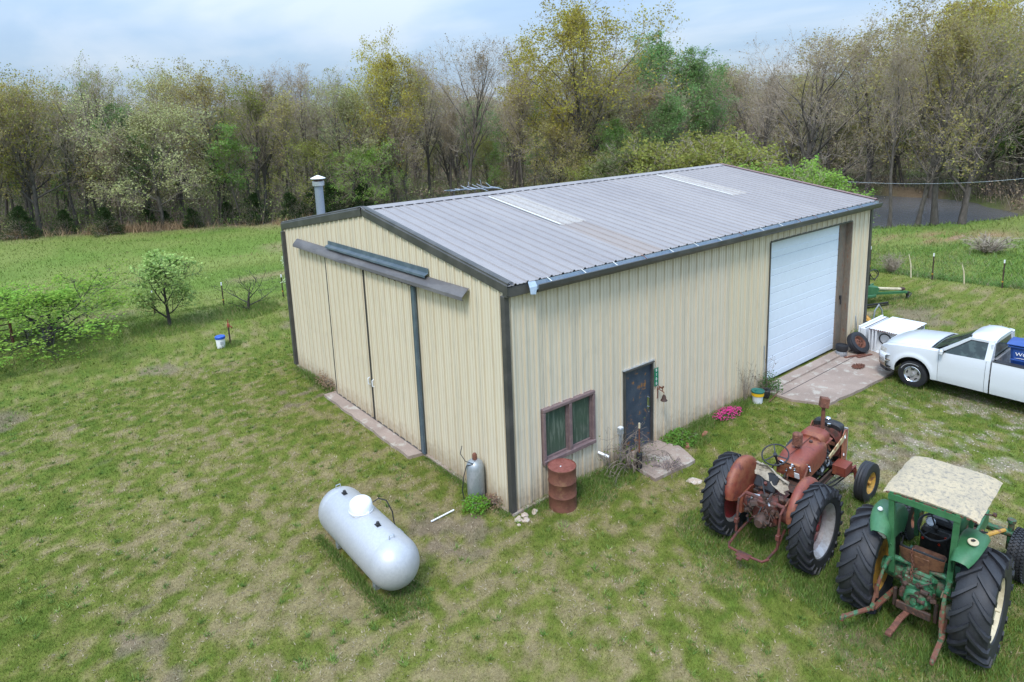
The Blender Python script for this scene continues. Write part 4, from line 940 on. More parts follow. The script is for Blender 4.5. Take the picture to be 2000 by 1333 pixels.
# the wood behind, tree by tree
kinds = [('bare', C_TAN), ('bare2', C_OLIVE), ('bare3', C_TAN), ('thin', C_GREEN2), ('bare4', C_TAN), ('oak2', C_GOLD2), ('pale', C_OLIVE), ('bare5', C_GOLD2), ('maple', C_GREEN), ('thin', C_OLIVE), ('oak3', C_PALE), ('bare4', C_GOLD2), ('bare5', C_TAN), ('oak3', C_OLIVE)]
WL = {'bare4': 'bare', 'bare5': 'bare', 'oak3': 'thinly leaved gold-brown', 'bare': 'bare', 'bare2': 'bare', 'bare3': 'bare', 'thin': 'slender green-leaved', 'oak2': 'thinly leaved gold-brown', 'pale': 'low olive-leaved', 'maple': 'fresh green'}
cnt = 0; placed = []
for row in range(9):
    d0 = 61 + row*5.2; npx = int(30 - row*.4)
    for k in range(npx):
        px = -180 + (2380*(k+.5+rnd.uniform(-.45, .45))/npx); d = d0 + rnd.uniform(-2.2, 2.2)
        x, y = ray(px, d)
        if float(wood_d(np.array([x]), np.array([y]))[0]) > -1.2: d += 5; x, y = ray(px, d)
        if float(wood_d(np.array([x]), np.array([y]))[0]) > -1 or float(pdist(np.array([x]), np.array([y]), POND)[0]) < 2: continue
        if any((x-a)**2+(y-b)**2 < 4.5 for a, b in placed): continue
        placed.append((x, y)); kd, cl = rnd.choice(kinds); hh = np.interp(px, [-200, 0, 500, 800, 1100, 1900, 2200], [11.6, 11.7, 12.0, 12.6, 13.4, 13.0, 13.0])*rnd.uniform(.72, 1.03)
        if kd in ('pale',): hh *= .62
        if kd == 'thin': hh *= rnd.uniform(.55, .9)
        tree(kd, x, y, hh + .02*(d-60), cl, '%s tree standing back among the woodland behind the shed and field' % WL[kd], '%s trees in the wood' % WL[kd]); cnt += 1
print('wood trees', cnt)
# undergrowth: brush, saplings, leaf litter that nobody could count
def brush(n, name, label):
    r = np.random.RandomState(21); X = []; Y = []
    while len(X) < n:
        px = r.uniform(-250, 2250, 4000); d = 57 + 45*r.rand(4000)**1.6
        dd = np.array([ray(p_, q_) for p_, q_ in zip(px[:1500], d[:1500])]); w_ = wood_d(dd[:, 0], dd[:, 1]); pq = pdist(dd[:, 0], dd[:, 1], POND)
        for (a, b), c, e_ in zip(dd, w_, pq):
            if c < -.2 and e_ > .8 and len(X) < n and not (a > 33 and math.hypot(a-CAM.x, b-CAM.y) < 61 and b < 17): X.append(a); Y.append(b)
    X = np.array(X); Y = np.array(Y); Z = gz(X, Y); H = (.6+2.6*r.rand(n)**2)*(.5+1.0*fbm(X, Y, 6, 2, 66))
    # stems
    vs = []; fs = []; cs = []
    m = 5; lean = r.randn(n, 2)*.25
    SX = np.repeat(X, m)+r.randn(n*m)*.3; SY = np.repeat(Y, m)+r.randn(n*m)*.3; SZ = np.repeat(Z, m); SH = np.repeat(H, m)*(.6+.6*r.rand(n*m)); a = r.rand(n*m)*6.28; w_ = .012+.012*r.rand(n*m)
    tx = SX+r.randn(n*m)*.3*SH; ty = SY+r.randn(n*m)*.3*SH
    sv = np.stack([np.stack([SX-np.cos(a)*w_, SY-np.sin(a)*w_, SZ-.05], -1), np.stack([SX+np.cos(a)*w_, SY+np.sin(a)*w_, SZ-.05], -1), np.stack([tx, ty, SZ+SH], -1)], 1).reshape(-1, 3)
    sc = np.repeat(np.array([.20, .165, .135])*(.6+.8*r.rand(n*m))[:, None], 3, 0)
    q = 16; NN = n*q; t = r.rand(NN); b = np.repeat(np.arange(n), q); hh = H[b]
    C = np.stack([X[b]+r.randn(NN)*.38*(.4+hh*.35), Y[b]+r.randn(NN)*.38*(.4+hh*.35), Z[b]+hh*(.1+.95*t)], -1)
    A = r.randn(NN, 3); A /= np.linalg.norm(A, axis=1)[:, None]; B = r.randn(NN, 3); B -= A*(A*B).sum(1)[:, None]; B /= np.linalg.norm(B, axis=1)[:, None]
    s = (.05+.07*r.rand(NN))[:, None]; lv = np.stack([C-A*s, C+B*s*.8, C+A*s], 1).reshape(-1, 3)
    pal = 1.55*np.array([[.10, .12, .035], [.09, .14, .03], [.15, .13, .07], [.19, .14, .09], [.07, .09, .03], [.16, .19, .06]]); kind = pal[(fbm(X, Y, 4, 2, 67)*1.6*6).astype(int) % 6][b]*(.6+.8*r.rand(NN))[:, None]
    v = np.concatenate([sv, lv]); c = np.concatenate([sc, np.repeat(kind, 3, 0)]); c = np.concatenate([c, np.ones((len(c), 1))], 1)
    o = bpy.data.objects.new(name, npmesh(name, v, np.arange(len(v)).reshape(-1, 3), m_blade, {'Col': ('FLOAT_COLOR', c)})); col.objects.link(o); return tag(o, label, 'undergrowth', kind='stuff')
def far_wood():
    r = np.random.RandomState(77); n = 2600; px = r.uniform(-350, 2350, n); d = r.uniform(104, 128, n); P_ = np.array([ray(a, b) for a, b in zip(px, d)]); X, Y = P_[:, 0], P_[:, 1]; Z = gz(X, Y); H = 6+5.5*r.rand(n)
    a = r.rand(n)*6.28; w_ = .10+.10*r.rand(n); tx = X+r.randn(n)*.8; ty = Y+r.randn(n)*.8
    sv = np.stack([np.stack([X-np.cos(a)*w_, Y-np.sin(a)*w_, Z-.2], -1), np.stack([X+np.cos(a)*w_, Y+np.sin(a)*w_, Z-.2], -1), np.stack([tx, ty, Z+H*1.05], -1)], 1).reshape(-1, 3)
    q = 60; NN = n*q; b = np.repeat(np.arange(n), q); hh = H[b]; C = np.stack([X[b]+r.randn(NN)*1.3, Y[b]+r.randn(NN)*1.3, Z[b]+hh*(.03+1.0*r.rand(NN))], -1)
    A = r.randn(NN, 3); A /= np.linalg.norm(A, axis=1)[:, None]; B = r.randn(NN, 3); B -= A*(A*B).sum(1)[:, None]; B /= np.linalg.norm(B, axis=1)[:, None]; s_ = (.10+.14*r.rand(NN))[:, None]
    lv = np.stack([C-A*s_, C+B*s_*.8, C+A*s_], 1).reshape(-1, 3); pal = 1.4*np.array([[.20, .17, .12], [.17, .18, .08], [.15, .125, .10], [.24, .20, .10], [.13, .17, .06]]); k_ = pal[r.randint(0, 5, n)][b]*(.7+.6*r.rand(NN))[:, None]
    v = np.concatenate([sv, lv]); c = np.concatenate([np.tile(np.array([.13, .11, .095]), (3*n, 1)), np.repeat(k_, 3, 0)]); c = np.concatenate([c, np.ones((len(c), 1))], 1)
    o = bpy.data.objects.new('far_wood', npmesh('far_wood', v, np.arange(len(v)).reshape(-1, 3), m_blade, {'Col': ('FLOAT_COLOR', c)})); col.objects.link(o); tag(o, 'deep part of the wood where single trees can no longer be told apart', 'wood', kind='stuff')
far_wood()
brush(6500, 'undergrowth', 'tangle of brush and small saplings on the floor of the wood')
# dry tan grass fringe along the wood edge
def fringe():
    r = np.random.RandomState(5); xs = []; ys_ = []
    seg = [(-30, 66), (-6.8, 55.9), (-1, 52.4), (4.7, 49.3), (11.2, 44.4), (16.4, 41.2)]; n = 9000
    for i in range(len(seg)-1):
        (a, b), (c, d) = seg[i], seg[i+1]; L_ = math.hypot(c-a, d-b); k = int(n*L_/50); t = r.rand(k)
        keepk = r.rand(k) < np.clip(fbm(t*L_+i*20, t*0, 3, 2, 8)*2.2-.55, .03, 1)
        xs.append((a+(c-a)*t+r.randn(k)*.35)[keepk]); ys_.append((b+(d-b)*t-.3+r.randn(k)*.35)[keepk])
    x = np.concatenate(xs); y = np.concatenate(ys_); m = len(x); cl = np.array([.40, .27, .16])*(.6+.6*r.rand(m))[:, None]
    v, f, c = blades(x, y, .7*(.5+.8*r.rand(m)), .05*np.ones(m), cl, .6)
    o = bpy.data.objects.new('dry_grass', npmesh('dry_grass', v, f, m_blade, {'Col': ('FLOAT_COLOR', c)})); col.objects.link(o); tag(o, 'tan dry broom grass along the far edge of the field', 'grass', kind='stuff')
fringe()
# rough grass in the field beyond the wire fence
def rough():
    r = np.random.RandomState(9); n = 42000; y = r.uniform(-14, 16, n); x = fence_x(y) + np.abs(r.randn(n))*r.choice([.5, 6.5], n, p=[.2, .8]) + .1
    pq_ = pdist(x, y, POND); k = (pq_ > 3) & in_view(x, y) & ~((np.abs(pq_-6.4) < 1.5) & (x < 42) & (r.rand(n) < .8)); x, y = x[k], y[k]; m = len(x); c = mixc(np.broadcast_to(np.array([.08, .18, .035]), (m, 3)), np.array([.16, .26, .075]), r.rand(m))
    dr = r.rand(m) < .06 + .25*(fbm(x, y, 1.5, 2, 6) > .62); c[dr] = np.array([.26, .23, .15])
    v, f, cc = blades(x, y, (.07+.15*r.rand(m))*(.5+1.0*fbm(x, y, 2, 2, 4)), .025*np.ones(m), c, 1.1)
    o = bpy.data.objects.new('rough_grass', npmesh('rough_grass', v, f, m_blade, {'Col': ('FLOAT_COLOR', cc)})); col.objects.link(o); tag(o, 'longer rough pasture grass beyond the wire fence', 'grass', kind='stuff')
rough()
# ------------------------------------------------------------------ vehicles
def text_obj(s, size, m, name, parent=None, loc=(0, 0, 0), rot=(0, 0, 0), ext=.002, spacing=1.0, sx=1.0):
    cu = bpy.data.curves.new(name, 'FONT'); cu.body = s; cu.size = size; cu.extrude = ext; cu.align_x = 'CENTER'; cu.align_y = 'CENTER'; cu.space_character = spacing; cu.resolution_u = 3
    to = bpy.data.objects.new('tmp', cu); col.objects.link(to); bpy.context.view_layer.update()
    me = bpy.data.meshes.new_from_object(to.evaluated_get(bpy.context.evaluated_depsgraph_get())); bpy.data.objects.remove(to)
    me.materials.clear(); me.materials.append(m); me.name = name
    o = inst(name, me, parent, loc, rot); o.scale = (sx, 1, 1); return o
def ag_tyre(Rr, W, rim, lugs=22, lh=.038, lt=.05):
    mb = MB()
    prof = [(rim, -.36*W), (rim+.02, -.44*W), (rim+.5*(Rr-rim), -.51*W), (Rr-.10, -.49*W), (Rr-lh-.02, -.40*W), (Rr-lh, -.2*W), (Rr-lh, .2*W), (Rr-lh-.02, .40*W), (Rr-.10, .49*W), (rim+.5*(Rr-rim), .51*W), (rim+.02, .44*W), (rim, .36*W), (rim-.02, .3*W), (rim-.02, -.3*W), (rim, -.36*W)]
    mb.lathe(prof, 48, axis='y')
    def P(a, r, w_): return V(r*math.cos(a), w_, r*math.sin(a))
    for sd_ in (-1, 1):
        for k in range(lugs):
            a0 = 2*math.pi*(k + (.5 if sd_ > 0 else 0))/lugs; rings = []
            for s_ in (-.04, .3, .6, .85, 1.0, 1.12):
                if s_ <= .85: w_ = sd_*.5*W*s_; r1 = Rr-.012*max(s_, 0)**2; r0 = Rr-lh-.03
                elif s_ <= 1.0: w_ = sd_*.5*W*1.0; r1 = Rr-.035; r0 = Rr-.13
                else: w_ = sd_*.5*W*1.035; r1 = Rr-.15; r0 = Rr-.2
                a = a0 + .33*max(s_, 0)**.85*(.8/Rr); da = lt*(.5+.12*s_)/Rr
                if s_ > .85:
                    wo = w_+sd_*.012; wi = w_-sd_*.06
                    rings.append([P(a-da, r1, wo), P(a+da, r1, wo), P(a+da, r0 if s_ <= 1 else r1-.02, wi), P(a-da, r0 if s_ <= 1 else r1-.02, wi)])
                else: rings.append([P(a-da*.8, r1, w_), P(a+da*.8, r1, w_), P(a+da*1.2, r0, w_), P(a-da*1.2, r0, w_)])
            vs = [v for r_ in rings for v in r_]; fs = [(0, 1, 2, 3), tuple(len(vs)-1-i for i in range(4))]
            for i in range(len(rings)-1):
                for j in range(4): fs.append((i*4+j, (i+1)*4+j, (i+1)*4+(j+1) % 4, i*4+(j+1) % 4))
            mb.add(vs, fs)
    return mb
def plain_tyre(Rr, W, rim, ribs=4, n=36):
    mb = MB(); prof = [(rim, -.38*W), (rim+.01, -.46*W), (rim+.5*(Rr-rim), -.52*W), (Rr-.035, -.47*W)]
    for i in range(ribs*2+1):
        w_ = (-.42+.84*i/(ribs*2))*W; r = Rr-.012*(abs(w_/W)*2)**2
        prof += [(r - (.010 if i % 2 else 0), w_-.03*W), (r - (.010 if i % 2 else 0), w_+.03*W)]
    prof += [(Rr-.035, .47*W), (rim+.5*(Rr-rim), .52*W), (rim+.01, .46*W), (rim, .38*W), (rim-.015, .3*W), (rim-.015, -.3*W), (rim, -.38*W)]
    return mb.lathe(prof, n, axis='y')
def wheel(parent, loc, tyre_mb, Rr, W, rim, side, mrim, mdisc, dish, name, label=None, bolts=8, mt=None, hubr=.1, steer=0):
    """side +1 = left, outer face towards +y*side ; dish = y offset of the disc from the middle, outward positive"""
    d = MB(); o = side*dish
    d.lathe([(.001, o+side*.09), (hubr*.55, o+side*.09), (hubr*.6, o+side*.03), (hubr, o+side*.02), (hubr*1.05, o), (rim*.62, o+side*.015), (rim*.86, o-side*.02), (rim*.95, o-side*.05)], 28, axis='y')
    d.lathe([(.001, o-side*.03), (rim*.95, o-side*.06)], 28, axis='y')
    for k in range(bolts):
        a = 6.283*k/bolts; d.lathe([(.001, o+side*.035), (.016, o+side*.035), (.018, o)], 6, (hubr*1.5*math.cos(a), 0, hubr*1.5*math.sin(a)), 'y')
    w_ = d.build(name, mdisc, parent, loc=loc, rot=(0, 0, steer), label=label)
    tyre_mb.build('tyre', mt or m_tyre, w_, smooth=30)
    r_ = MB(); r_.lathe([(rim+.025, -.40*W), (rim+.02, -.34*W), (rim-.02, -.33*W), (rim-.035, -.2*W), (rim-.07, -.1*W), (rim-.07, .1*W), (rim-.035, .2*W), (rim-.02, .33*W), (rim+.02, .34*W), (rim+.025, .40*W), (rim-.005, .40*W), (rim-.03, .3*W), (rim-.09, .1*W), (rim-.09, -.1*W), (rim-.03, -.3*W), (rim-.005, -.40*W), (rim+.025, -.40*W)], 40, axis='y')
    r_.build('rim', mrim, w_); return w_
def loft(mb, st, n=14, close=True, ex=.55):
    """hood-like loft; st: (x, halfwidth, zbot, ztop, shoulder 0..1)"""
    P = []
    for x, hw, zb, zt, sh in st:
        row = [V(x, hw, zb)]
        zs_ = zb+(zt-zb)*sh; row.append(V(x, hw, zs_))
        for k in range(1, n):
            a = math.pi*k/n; cx_, sx_ = math.cos(a), math.sin(a)
            row.append(V(x, hw*math.copysign(abs(cx_)**ex, cx_), zs_+(zt-zs_)*abs(sx_)**ex))
        row += [V(x, -hw, zs_), V(x, -hw, zb)]; P.append(row)
    mb.grid(P); m = len(P[0])
    if close: mb.add(P[0], [tuple(range(m))]); mb.add(P[-1], [tuple(range(m-1, -1, -1))])
    return mb
def greeble(mb, c, d, n, s=(.03, .09), seed=1):
    g = random.Random(seed)
    for i in range(n):
        p = V(c[0]+g.uniform(-.5, .5)*d[0], c[1]+g.uniform(-.5, .5)*d[1], c[2]+g.uniform(-.5, .5)*d[2]); k = g.random(); z = g.uniform(*s)
        if k < .4: mb.box(p, (z*g.uniform(.6, 1.6), z*g.uniform(.6, 1.6), z*g.uniform(.5, 1.2)), (g.uniform(-.4, .4), g.uniform(-.4, .4), g.uniform(0, 3)), bev=.006)
        elif k < .75: mb.lathe([(.001, -z*.6), (z*.45, -z*.6), (z*.45, z*.5), (z*.3, z*.6), (.001, z*.62)], 10, p, g.choice('xyz'))
        else:
            q = [p+V(g.uniform(-1, 1), g.uniform(-1, 1), g.uniform(-1, 1))*z*2.2*t for t in (0, .5, 1)]; q[1] += V(0, 0, z); mb.tube(q, .009, 5)
    return mb
def steering(parent, c, rad, tilt, m, mcol, spokes=3, tw=.014):
    """tilt: lean of the wheel's plane"""
    Rm = Matrix.Translation(c) @ Euler((0, tilt, 0)).to_matrix().to_4x4()
    s_ = MB(); s_.M = Rm; s_.tube([(rad*math.cos(6.283*k/28), rad*math.sin(6.283*k/28), 0) for k in range(28)], tw, 6, close=True)
    o = s_.build('steering_wheel', m, parent)
    q = MB(); q.M = Rm; q.lathe([(.001, .02), (.035, .02), (.04, -.03), (.001, -.03)], 12)
    for k in range(spokes): a = 6.283*k/spokes+.5; q.bar((0, 0, -.01), ((rad-.005)*math.cos(a), (rad-.005)*math.sin(a), 0), .022, .010)
    q.build('spokes', mcol, o); q = MB(); q.M = Rm; q.tube([(0, 0, -.02), (0, 0, -.34)], .022, 8); q.build('column', mcol, o); return o

# ---- red tractor
RT = empty('tractor', (2.84, -3.92, -.03), R_(5.5), 'faded red antique tractor with rusty hood and no canopy, parked nearest the shed', 'tractor')
for sd_, lb in ((-1, 'right rear wheel with silver rim and red centre'), (1, None)):
    wheel(RT, (0, sd_*.80, .75), ag_tyre(.75, .38, .47, 22), .75, .38, .47, sd_, m_silver, m_rimred, -.04, 'rear_wheel', lb, hubr=.11)
for sd_ in (-1, 1): wheel(RT, (2.74, sd_*.73, .40), plain_tyre(.41, .20, .22, 3), .41, .20, .22, sd_, m_yellow, m_yellow, .0, 'front_wheel', bolts=6, hubr=.06, steer=R_(-4))
mb = MB(); mb.box((.02, 0, .82), (.62, .46, .46), bev=.05); mb.lathe([(.13, -.62), (.15, -.5), (.14, -.25), (.14, .25), (.15, .5), (.13, .62)], 14, (0, 0, .76), 'y'); mb.box((.55, 0, .80), (.6, .36, .34), bev=.05)
mb.build('transmission', m_red_dark, RT)
for sd_ in (-1, 1):
    mb = MB(); mb.prism([(-.28, -.18), (.12, -.26), (.42, -.10), (.42, .12), (.1, .2), (-.2, .16)], .07, (.05, sd_*.47, .78), (R_(90), 0, 0)); mb.build('axle_housing', m_tractor_red, RT)
    mb = MB(); P = []
    for i in range(21):
        a = R_(-4+(160+4)*i/20); fl_ = math.sin(math.pi*(.04+.92*i/20))**.6; q = .48+.30*fl_
        P.append([V(r*math.cos(a), sd_*w_, .76+r*math.sin(a)) for r, w_ in ((.22+.10*(1-fl_), .475), (q*.62, .48), (q*.86, .49), (q*.97, .515), (q, .55), (q-.004, .58+.03*fl_), (q-.03, .60+.045*fl_), (q-.06, .61+.05*fl_))])
    if sd_ < 0: P = P[::-1]
    mb.sheet(P, .01); f_ = mb.build('fender', m_tractor_red, RT, smooth=50)
mb = MB(); mb.box((.45, 0, 1.0), (.62, .72, .02), bev=.004); mb.box((.20, -.22, .98), (.34, .30, .06), bev=.01); mb.box((.2, .22, .98), (.34, .26, .06), bev=.01); mb.build('platform', m_rust_dark, RT)
mb = MB(); mb.box((1.18, 0, .74), (.72, .30, .40), bev=.06); mb.lathe([(.19, -.07), (.21, .0), (.19, .07)], 14, (.86, 0, .80), 'x'); mb.build('clutch_housing', m_rust_dark, RT)
for sd_ in (-1, 1):
    mb = MB(); mb.box((1.92, sd_*.235, .68), (1.55, .05, .16), bev=.008); mb.box((1.92, sd_*.255, .75), (1.55, .07, .02)); mb.box((1.92, sd_*.255, .61), (1.55, .07, .02)); mb.build('frame_rail', m_rust_dark, RT)
mb = MB(); mb.box((1.85, 0, .88), (.85, .30, .44), bev=.03); mb.box((1.85, 0, 1.12), (.75, .24, .10), bev=.02)
for k in range(4): mb.tube([(1.55+.19*k, -.13, 1.10), (1.55+.19*k, -.22, 1.06), (1.6+.19*k, -.23, .96)], .022, 6)
mb.tube([(1.5, -.18, 1.04), (1.85, -.20, 1.08), (2.2, -.18, 1.03)], .03, 8)
greeble(mb, (1.85, -.20, .90), (.8, .06, .35), 26, (.03, .09), 3); greeble(mb, (1.85, .20, .90), (.8, .06, .35), 14, (.03, .09), 4); mb.build('engine', m_engine, RT)
mb = MB(); mb.lathe([(.10, -.02), (.10, .02), (.08, .025), (.001, .025)], 18, (2.0, -.215, .96), 'y'); mb.lathe([(.07, -.02), (.07, .02), (.001, .02)], 16, (1.72, -.22, .92), 'y'); mb.build('pulley', m_galv, RT)
mb = MB(); loft(mb, [(.72, .235, 1.10, 1.40, .3), (.80, .27, 1.06, 1.45, .3), (1.0, .285, 1.06, 1.50, .35), (1.45, .285, 1.08, 1.52, .4), (1.72, .28, 1.13, 1.51, .4), (1.80, .265, 1.18, 1.47, .4)], 12); hood = mb.build('hood', m_tractor_red, RT, smooth=40)
mb = MB(); mb.box((1.25, 0, 1.528), (1.0, .012, .012)); mb.lathe([(.035, 0), (.035, .03), (.001, .035)], 12, (1.48, -.08, 1.52)); mb.build('hood_seam', m_red_dark, hood)
mb = MB(); loft(mb, [(1.66, .20, 1.44, 1.56, .1), (1.72, .225, 1.40, 1.61, .2), (2.02, .225, 1.38, 1.60, .25), (2.08, .205, 1.38, 1.56, .2)], 12); mb.box((1.88, 0, 1.40), (.5, .50, .035), bev=.01); mb.build('tank_cover', m_tractor_red, RT, smooth=40)
mb = MB(); mb.box((.715, 0, 1.27), (.05, .44, .30), (0, R_(-14), 0), bev=.02); dash = mb.build('dashboard', m_orangepanel, RT)
mb = MB(); mb.box((.69, .02, 1.335), (.02, .32, .13), (0, R_(-25), 0), bev=.004); mb.build('gauge_panel', m_engine, dash)
for y_, z_, r_ in ((.12, 1.36, .055), (-.08, 1.375, .032), (-.13, 1.31, .032), (.02, 1.25, .028), (-.05, 1.31, .02)):
    mb = MB(); mb.M = Matrix.Translation((.675, y_, z_)) @ Euler((0, R_(-115), 0)).to_matrix().to_4x4(); mb.lathe([(.001, .016), (r_*.8, .016), (r_*.82, .024), (r_, .02), (r_, 0)], 18); mb.build('gauge', m_chrome if r_ > .02 else m_white, dash)
mb = MB(); mb.box((.675, -.17, 1.19), (.012, .09, .11), (0, R_(-14), 0)); mb.build('decal_plate', m_oldwhite, dash)
mb = MB(); mb.tube([(.85, -.30, 1.22), (.84, -.32, 1.36)], .018, 8); mb.tube([(.93, -.29, 1.30), (.80, -.36, 1.28)], .014, 8); mb.tube([(.78, -.3, 1.42), (.75, -.34, 1.43)], .014, 6); mb.build('throttle_lever', m_chrome, RT)
steering(RT, V(.50, .17, 1.56), .235, R_(-28), m_black, m_engine)
mb = MB()
for k in range(7): mb.lathe([(.085, k*.032), (.092, k*.032+.006), (.092, k*.032+.02), (.080, k*.032+.026), (.085, k*.032+.032)], 18, (1.12, .03, 1.57))
mb.lathe([(.085, .224), (.06, .238), (.001, .242)], 18, (1.12, .03, 1.57)); mb.tube([(1.12, .03, 1.45), (1.12, .03, 1.58)], .04, 10); mb.build('air_cleaner', m_rust, RT)
mb = MB(); mb.tube([(2.24, 0, 1.15), (2.24, 0, 1.5)], .055, 12); mb.tube([(2.24, 0, 1.45), (2.24, 0, 1.98)], .038, 12); ex_ = mb.build('exhaust_stack', m_rust, RT)
mb = MB(); mb.box((2.24, -.01, 2.06), (.16, .16, .19), (R_(8), R_(6), R_(35)), bev=.006); mb.build('rain_cap', m_rust, ex_)
# radiator with fan shroud
mb = MB(); sq = [( .30*math.copysign(abs(math.cos(a))**.6, math.cos(a)), .30*math.copysign(abs(math.sin(a))**.6, math.sin(a))) for a in [6.283*k/32 for k in range(32)]]
ci = [(.235*math.cos(6.283*k/32), .235*math.sin(6.283*k/32)) for k in range(32)]
P = [[V(2.36, y, 1.16+z) for y, z in ci], [V(2.40, y*1.02, 1.16+z*1.02) for y, z in ci], [V(2.42, y, 1.16+z) for y, z in sq], [V(2.50, y, 1.16+z) for y, z in sq]]
P = [[r_[k % 32] for k in range(33)] for r_ in P]; mb.grid(P); mb.box((2.50, 0, 1.16), (.03, .56, .60)); mb.build('fan_shroud', m_red_dark, RT)
mb = MB(); mb.box((2.475, 0, 1.16), (.02, .5, .5)); mb.box((2.58, 0, 1.1), (.12, .52, .75), bev=.02); mb.build('radiator_core', m_engine, RT)
mb = MB(); mb.tube([(2.38, 0, 1.16), (2.46, 0, 1.16)], .05, 10)
for k in range(6):
    a = 6.283*k/6; mb.box((2.40, .12*math.cos(a), 1.16+.12*math.sin(a)), (.012, .17, .075), (a, R_(0), 0))
mb.build('fan', m_rust, RT)
mb = MB(); loft(mb, [(2.46, .26, 1.44, 1.54, .3), (2.50, .28, 1.44, 1.57, .3), (2.63, .28, 1.44, 1.57, .3), (2.68, .26, 1.44, 1.54, .3)], 10, ex=.7); rt_ = mb.build('radiator_top_tank', m_engine, RT)
mb = MB(); mb.lathe([(.05, 0), (.055, .03), (.04, .05), (.001, .055)], 14, (2.57, .02, 1.57)); mb.lathe([(.035, 0), (.035, .05), (.001, .055)], 12, (2.44, -.05, 1.50)); mb.build('radiator_cap', m_chrome, rt_)
for sd_ in (-1, 1):
    mb = MB(); mb.prism([(2.44, .70), (2.66, .70), (2.70, 1.0), (2.68, 1.42), (2.56, 1.46), (2.46, 1.38), (2.43, 1.22)], .018, (0, sd_*.325, 0), (R_(90), 0, 0)); mb.build('grille_side', m_orangepanel if sd_ < 0 else m_tractor_red, RT)
    mb = MB(); mb.M = Matrix.Translation((0, sd_*.325, 0)) @ Euler((R_(90), 0, 0)).to_matrix().to_4x4(); mb.prism([(1.76, 1.20), (1.80, 1.12), (2.44, 1.23), (2.56, 1.28), (2.60, 1.40), (2.40, 1.34)], .02); mb.build('side_panel', m_stripe, RT)
mb = MB(); mb.prism([(2.68, .7), (2.71, .7), (2.74, 1.0), (2.72, 1.44), (2.69, 1.44)], .66, (0, 0, 0), (R_(90), 0, 0)); mb.build('grille', m_silver, RT)
mb = MB(); mb.lathe([(.001, .0), (.032, .0), (.032, -.01)], 14, (2.52, -.338, 1.32), 'y'); mb.lathe([(.001, .0), (.026, .0), (.026, -.01)], 12, (2.50, -.338, .95), 'y'); mb.build('emblem', m_white, RT)
mb = MB(); mb.box((2.28, -.40, .86), (.36, .26, .02), bev=.004); mb.box((2.28, -.52, .77), (.36, .02, .18)); mb.box((2.11, -.40, .77), (.02, .24, .18)); mb.box((2.45, -.40, .77), (.02, .24, .18)); mb.build('battery_box', m_tractor_red, RT)
mb = MB(); mb.tube([(2.66, -.52, .60), (2.66, .52, .60)], .055, 10); mb.tube([(2.66, -.30, .58), (2.66, .30, .58)], .075, 10); mb.box((2.66, 0, .62), (.25, .34, .2), bev=.02)
for sd_ in (-1, 1):
    mb.tube([(2.68, sd_*.50, .66), (2.70, sd_*.54, .40)], .038, 8); mb.tube([(2.70, sd_*.54, .42), (2.72, sd_*.66, .40)], .032, 8); mb.tube([(2.68, sd_*.52, .70), (2.5, sd_*.50, .68)], .02, 6)
    for yy in (.30, .38, .46): mb.lathe([(.08, -.012), (.08, .012)], 10, (2.66, sd_*yy, .595), 'y')
mb.build('front_axle', m_tractor_red, RT)
mb = MB(); mb.tube([(2.52, -.50, .66), (2.48, -.30, .60), (2.44, 0, .58), (2.48, .30, .60), (2.52, .50, .66)], .016, 6); mb.tube([(1.5, -.28, .60), (2.48, -.46, .60)], .018, 6); mb.tube([(1.55, -.29, .53), (2.1, -.36, .47), (2.5, -.50, .62)], .014, 6); mb.build('tie_rod', m_engine, RT)
# seat, cover and levers
mb = MB(); mb.box((.20, .10, 1.10), (.22, .30, .20), bev=.02); mb.tube([(.1, .1, 1.0), (-.02, .1, 1.25)], .03, 8); mb.build('seat_post', m_red_dark, RT)
mb = MB(); mb.box((.07, .12, 1.24), (.09, .42, .34), (0, R_(28), R_(-8)), bev=.03); seat = mb.build('seat', m_black, RT)
mb = MB(); P = []; g = random.Random(4)
for i in range(9):
    row = []
    for j in range(9):
        u_, v_ = i/8, j/8; x = .06 + .12*math.sin(u_*2.6) - .14*u_ + .06; z = 1.50 - .28*max(0, u_-.35) - .03*g.random() + .05*math.sin(v_*5); y = .36 - .62*v_
        row.append(V(x + .03*g.gauss(0, .6) - .06*v_, y + .02*g.gauss(0, .5), z - .10*v_ + .02*g.gauss(0, .5)))
    P.append(row)
mb.sheet(P, .008); mb.build('torn_cover', m_cover, seat, smooth=60)
mb = MB(); mb.tube([(-.25, -.34, 1.0), (-.05, -.36, 1.12), (.28, -.35, 1.02), (.62, -.36, 1.36), (.66, -.36, 1.42)], .016, 6); mb.tube([(.1, -.40, .98), (.5, -.42, 1.15)], .02, 6); mb.tube([(.58, -.02, 1.05), (.62, -.03, 1.2)], .012, 6); mb.build('gear_lever', m_rust, RT)
mb = MB(); mb.tube([(.62, .32, 1.0), (.66, .28, 1.22), (.74, .24, 1.28)], .014, 6); mb.tube([(.55, .1, 1.0), (.7, .05, 1.15)], .012, 5); mb.build('cable', m_black, RT)
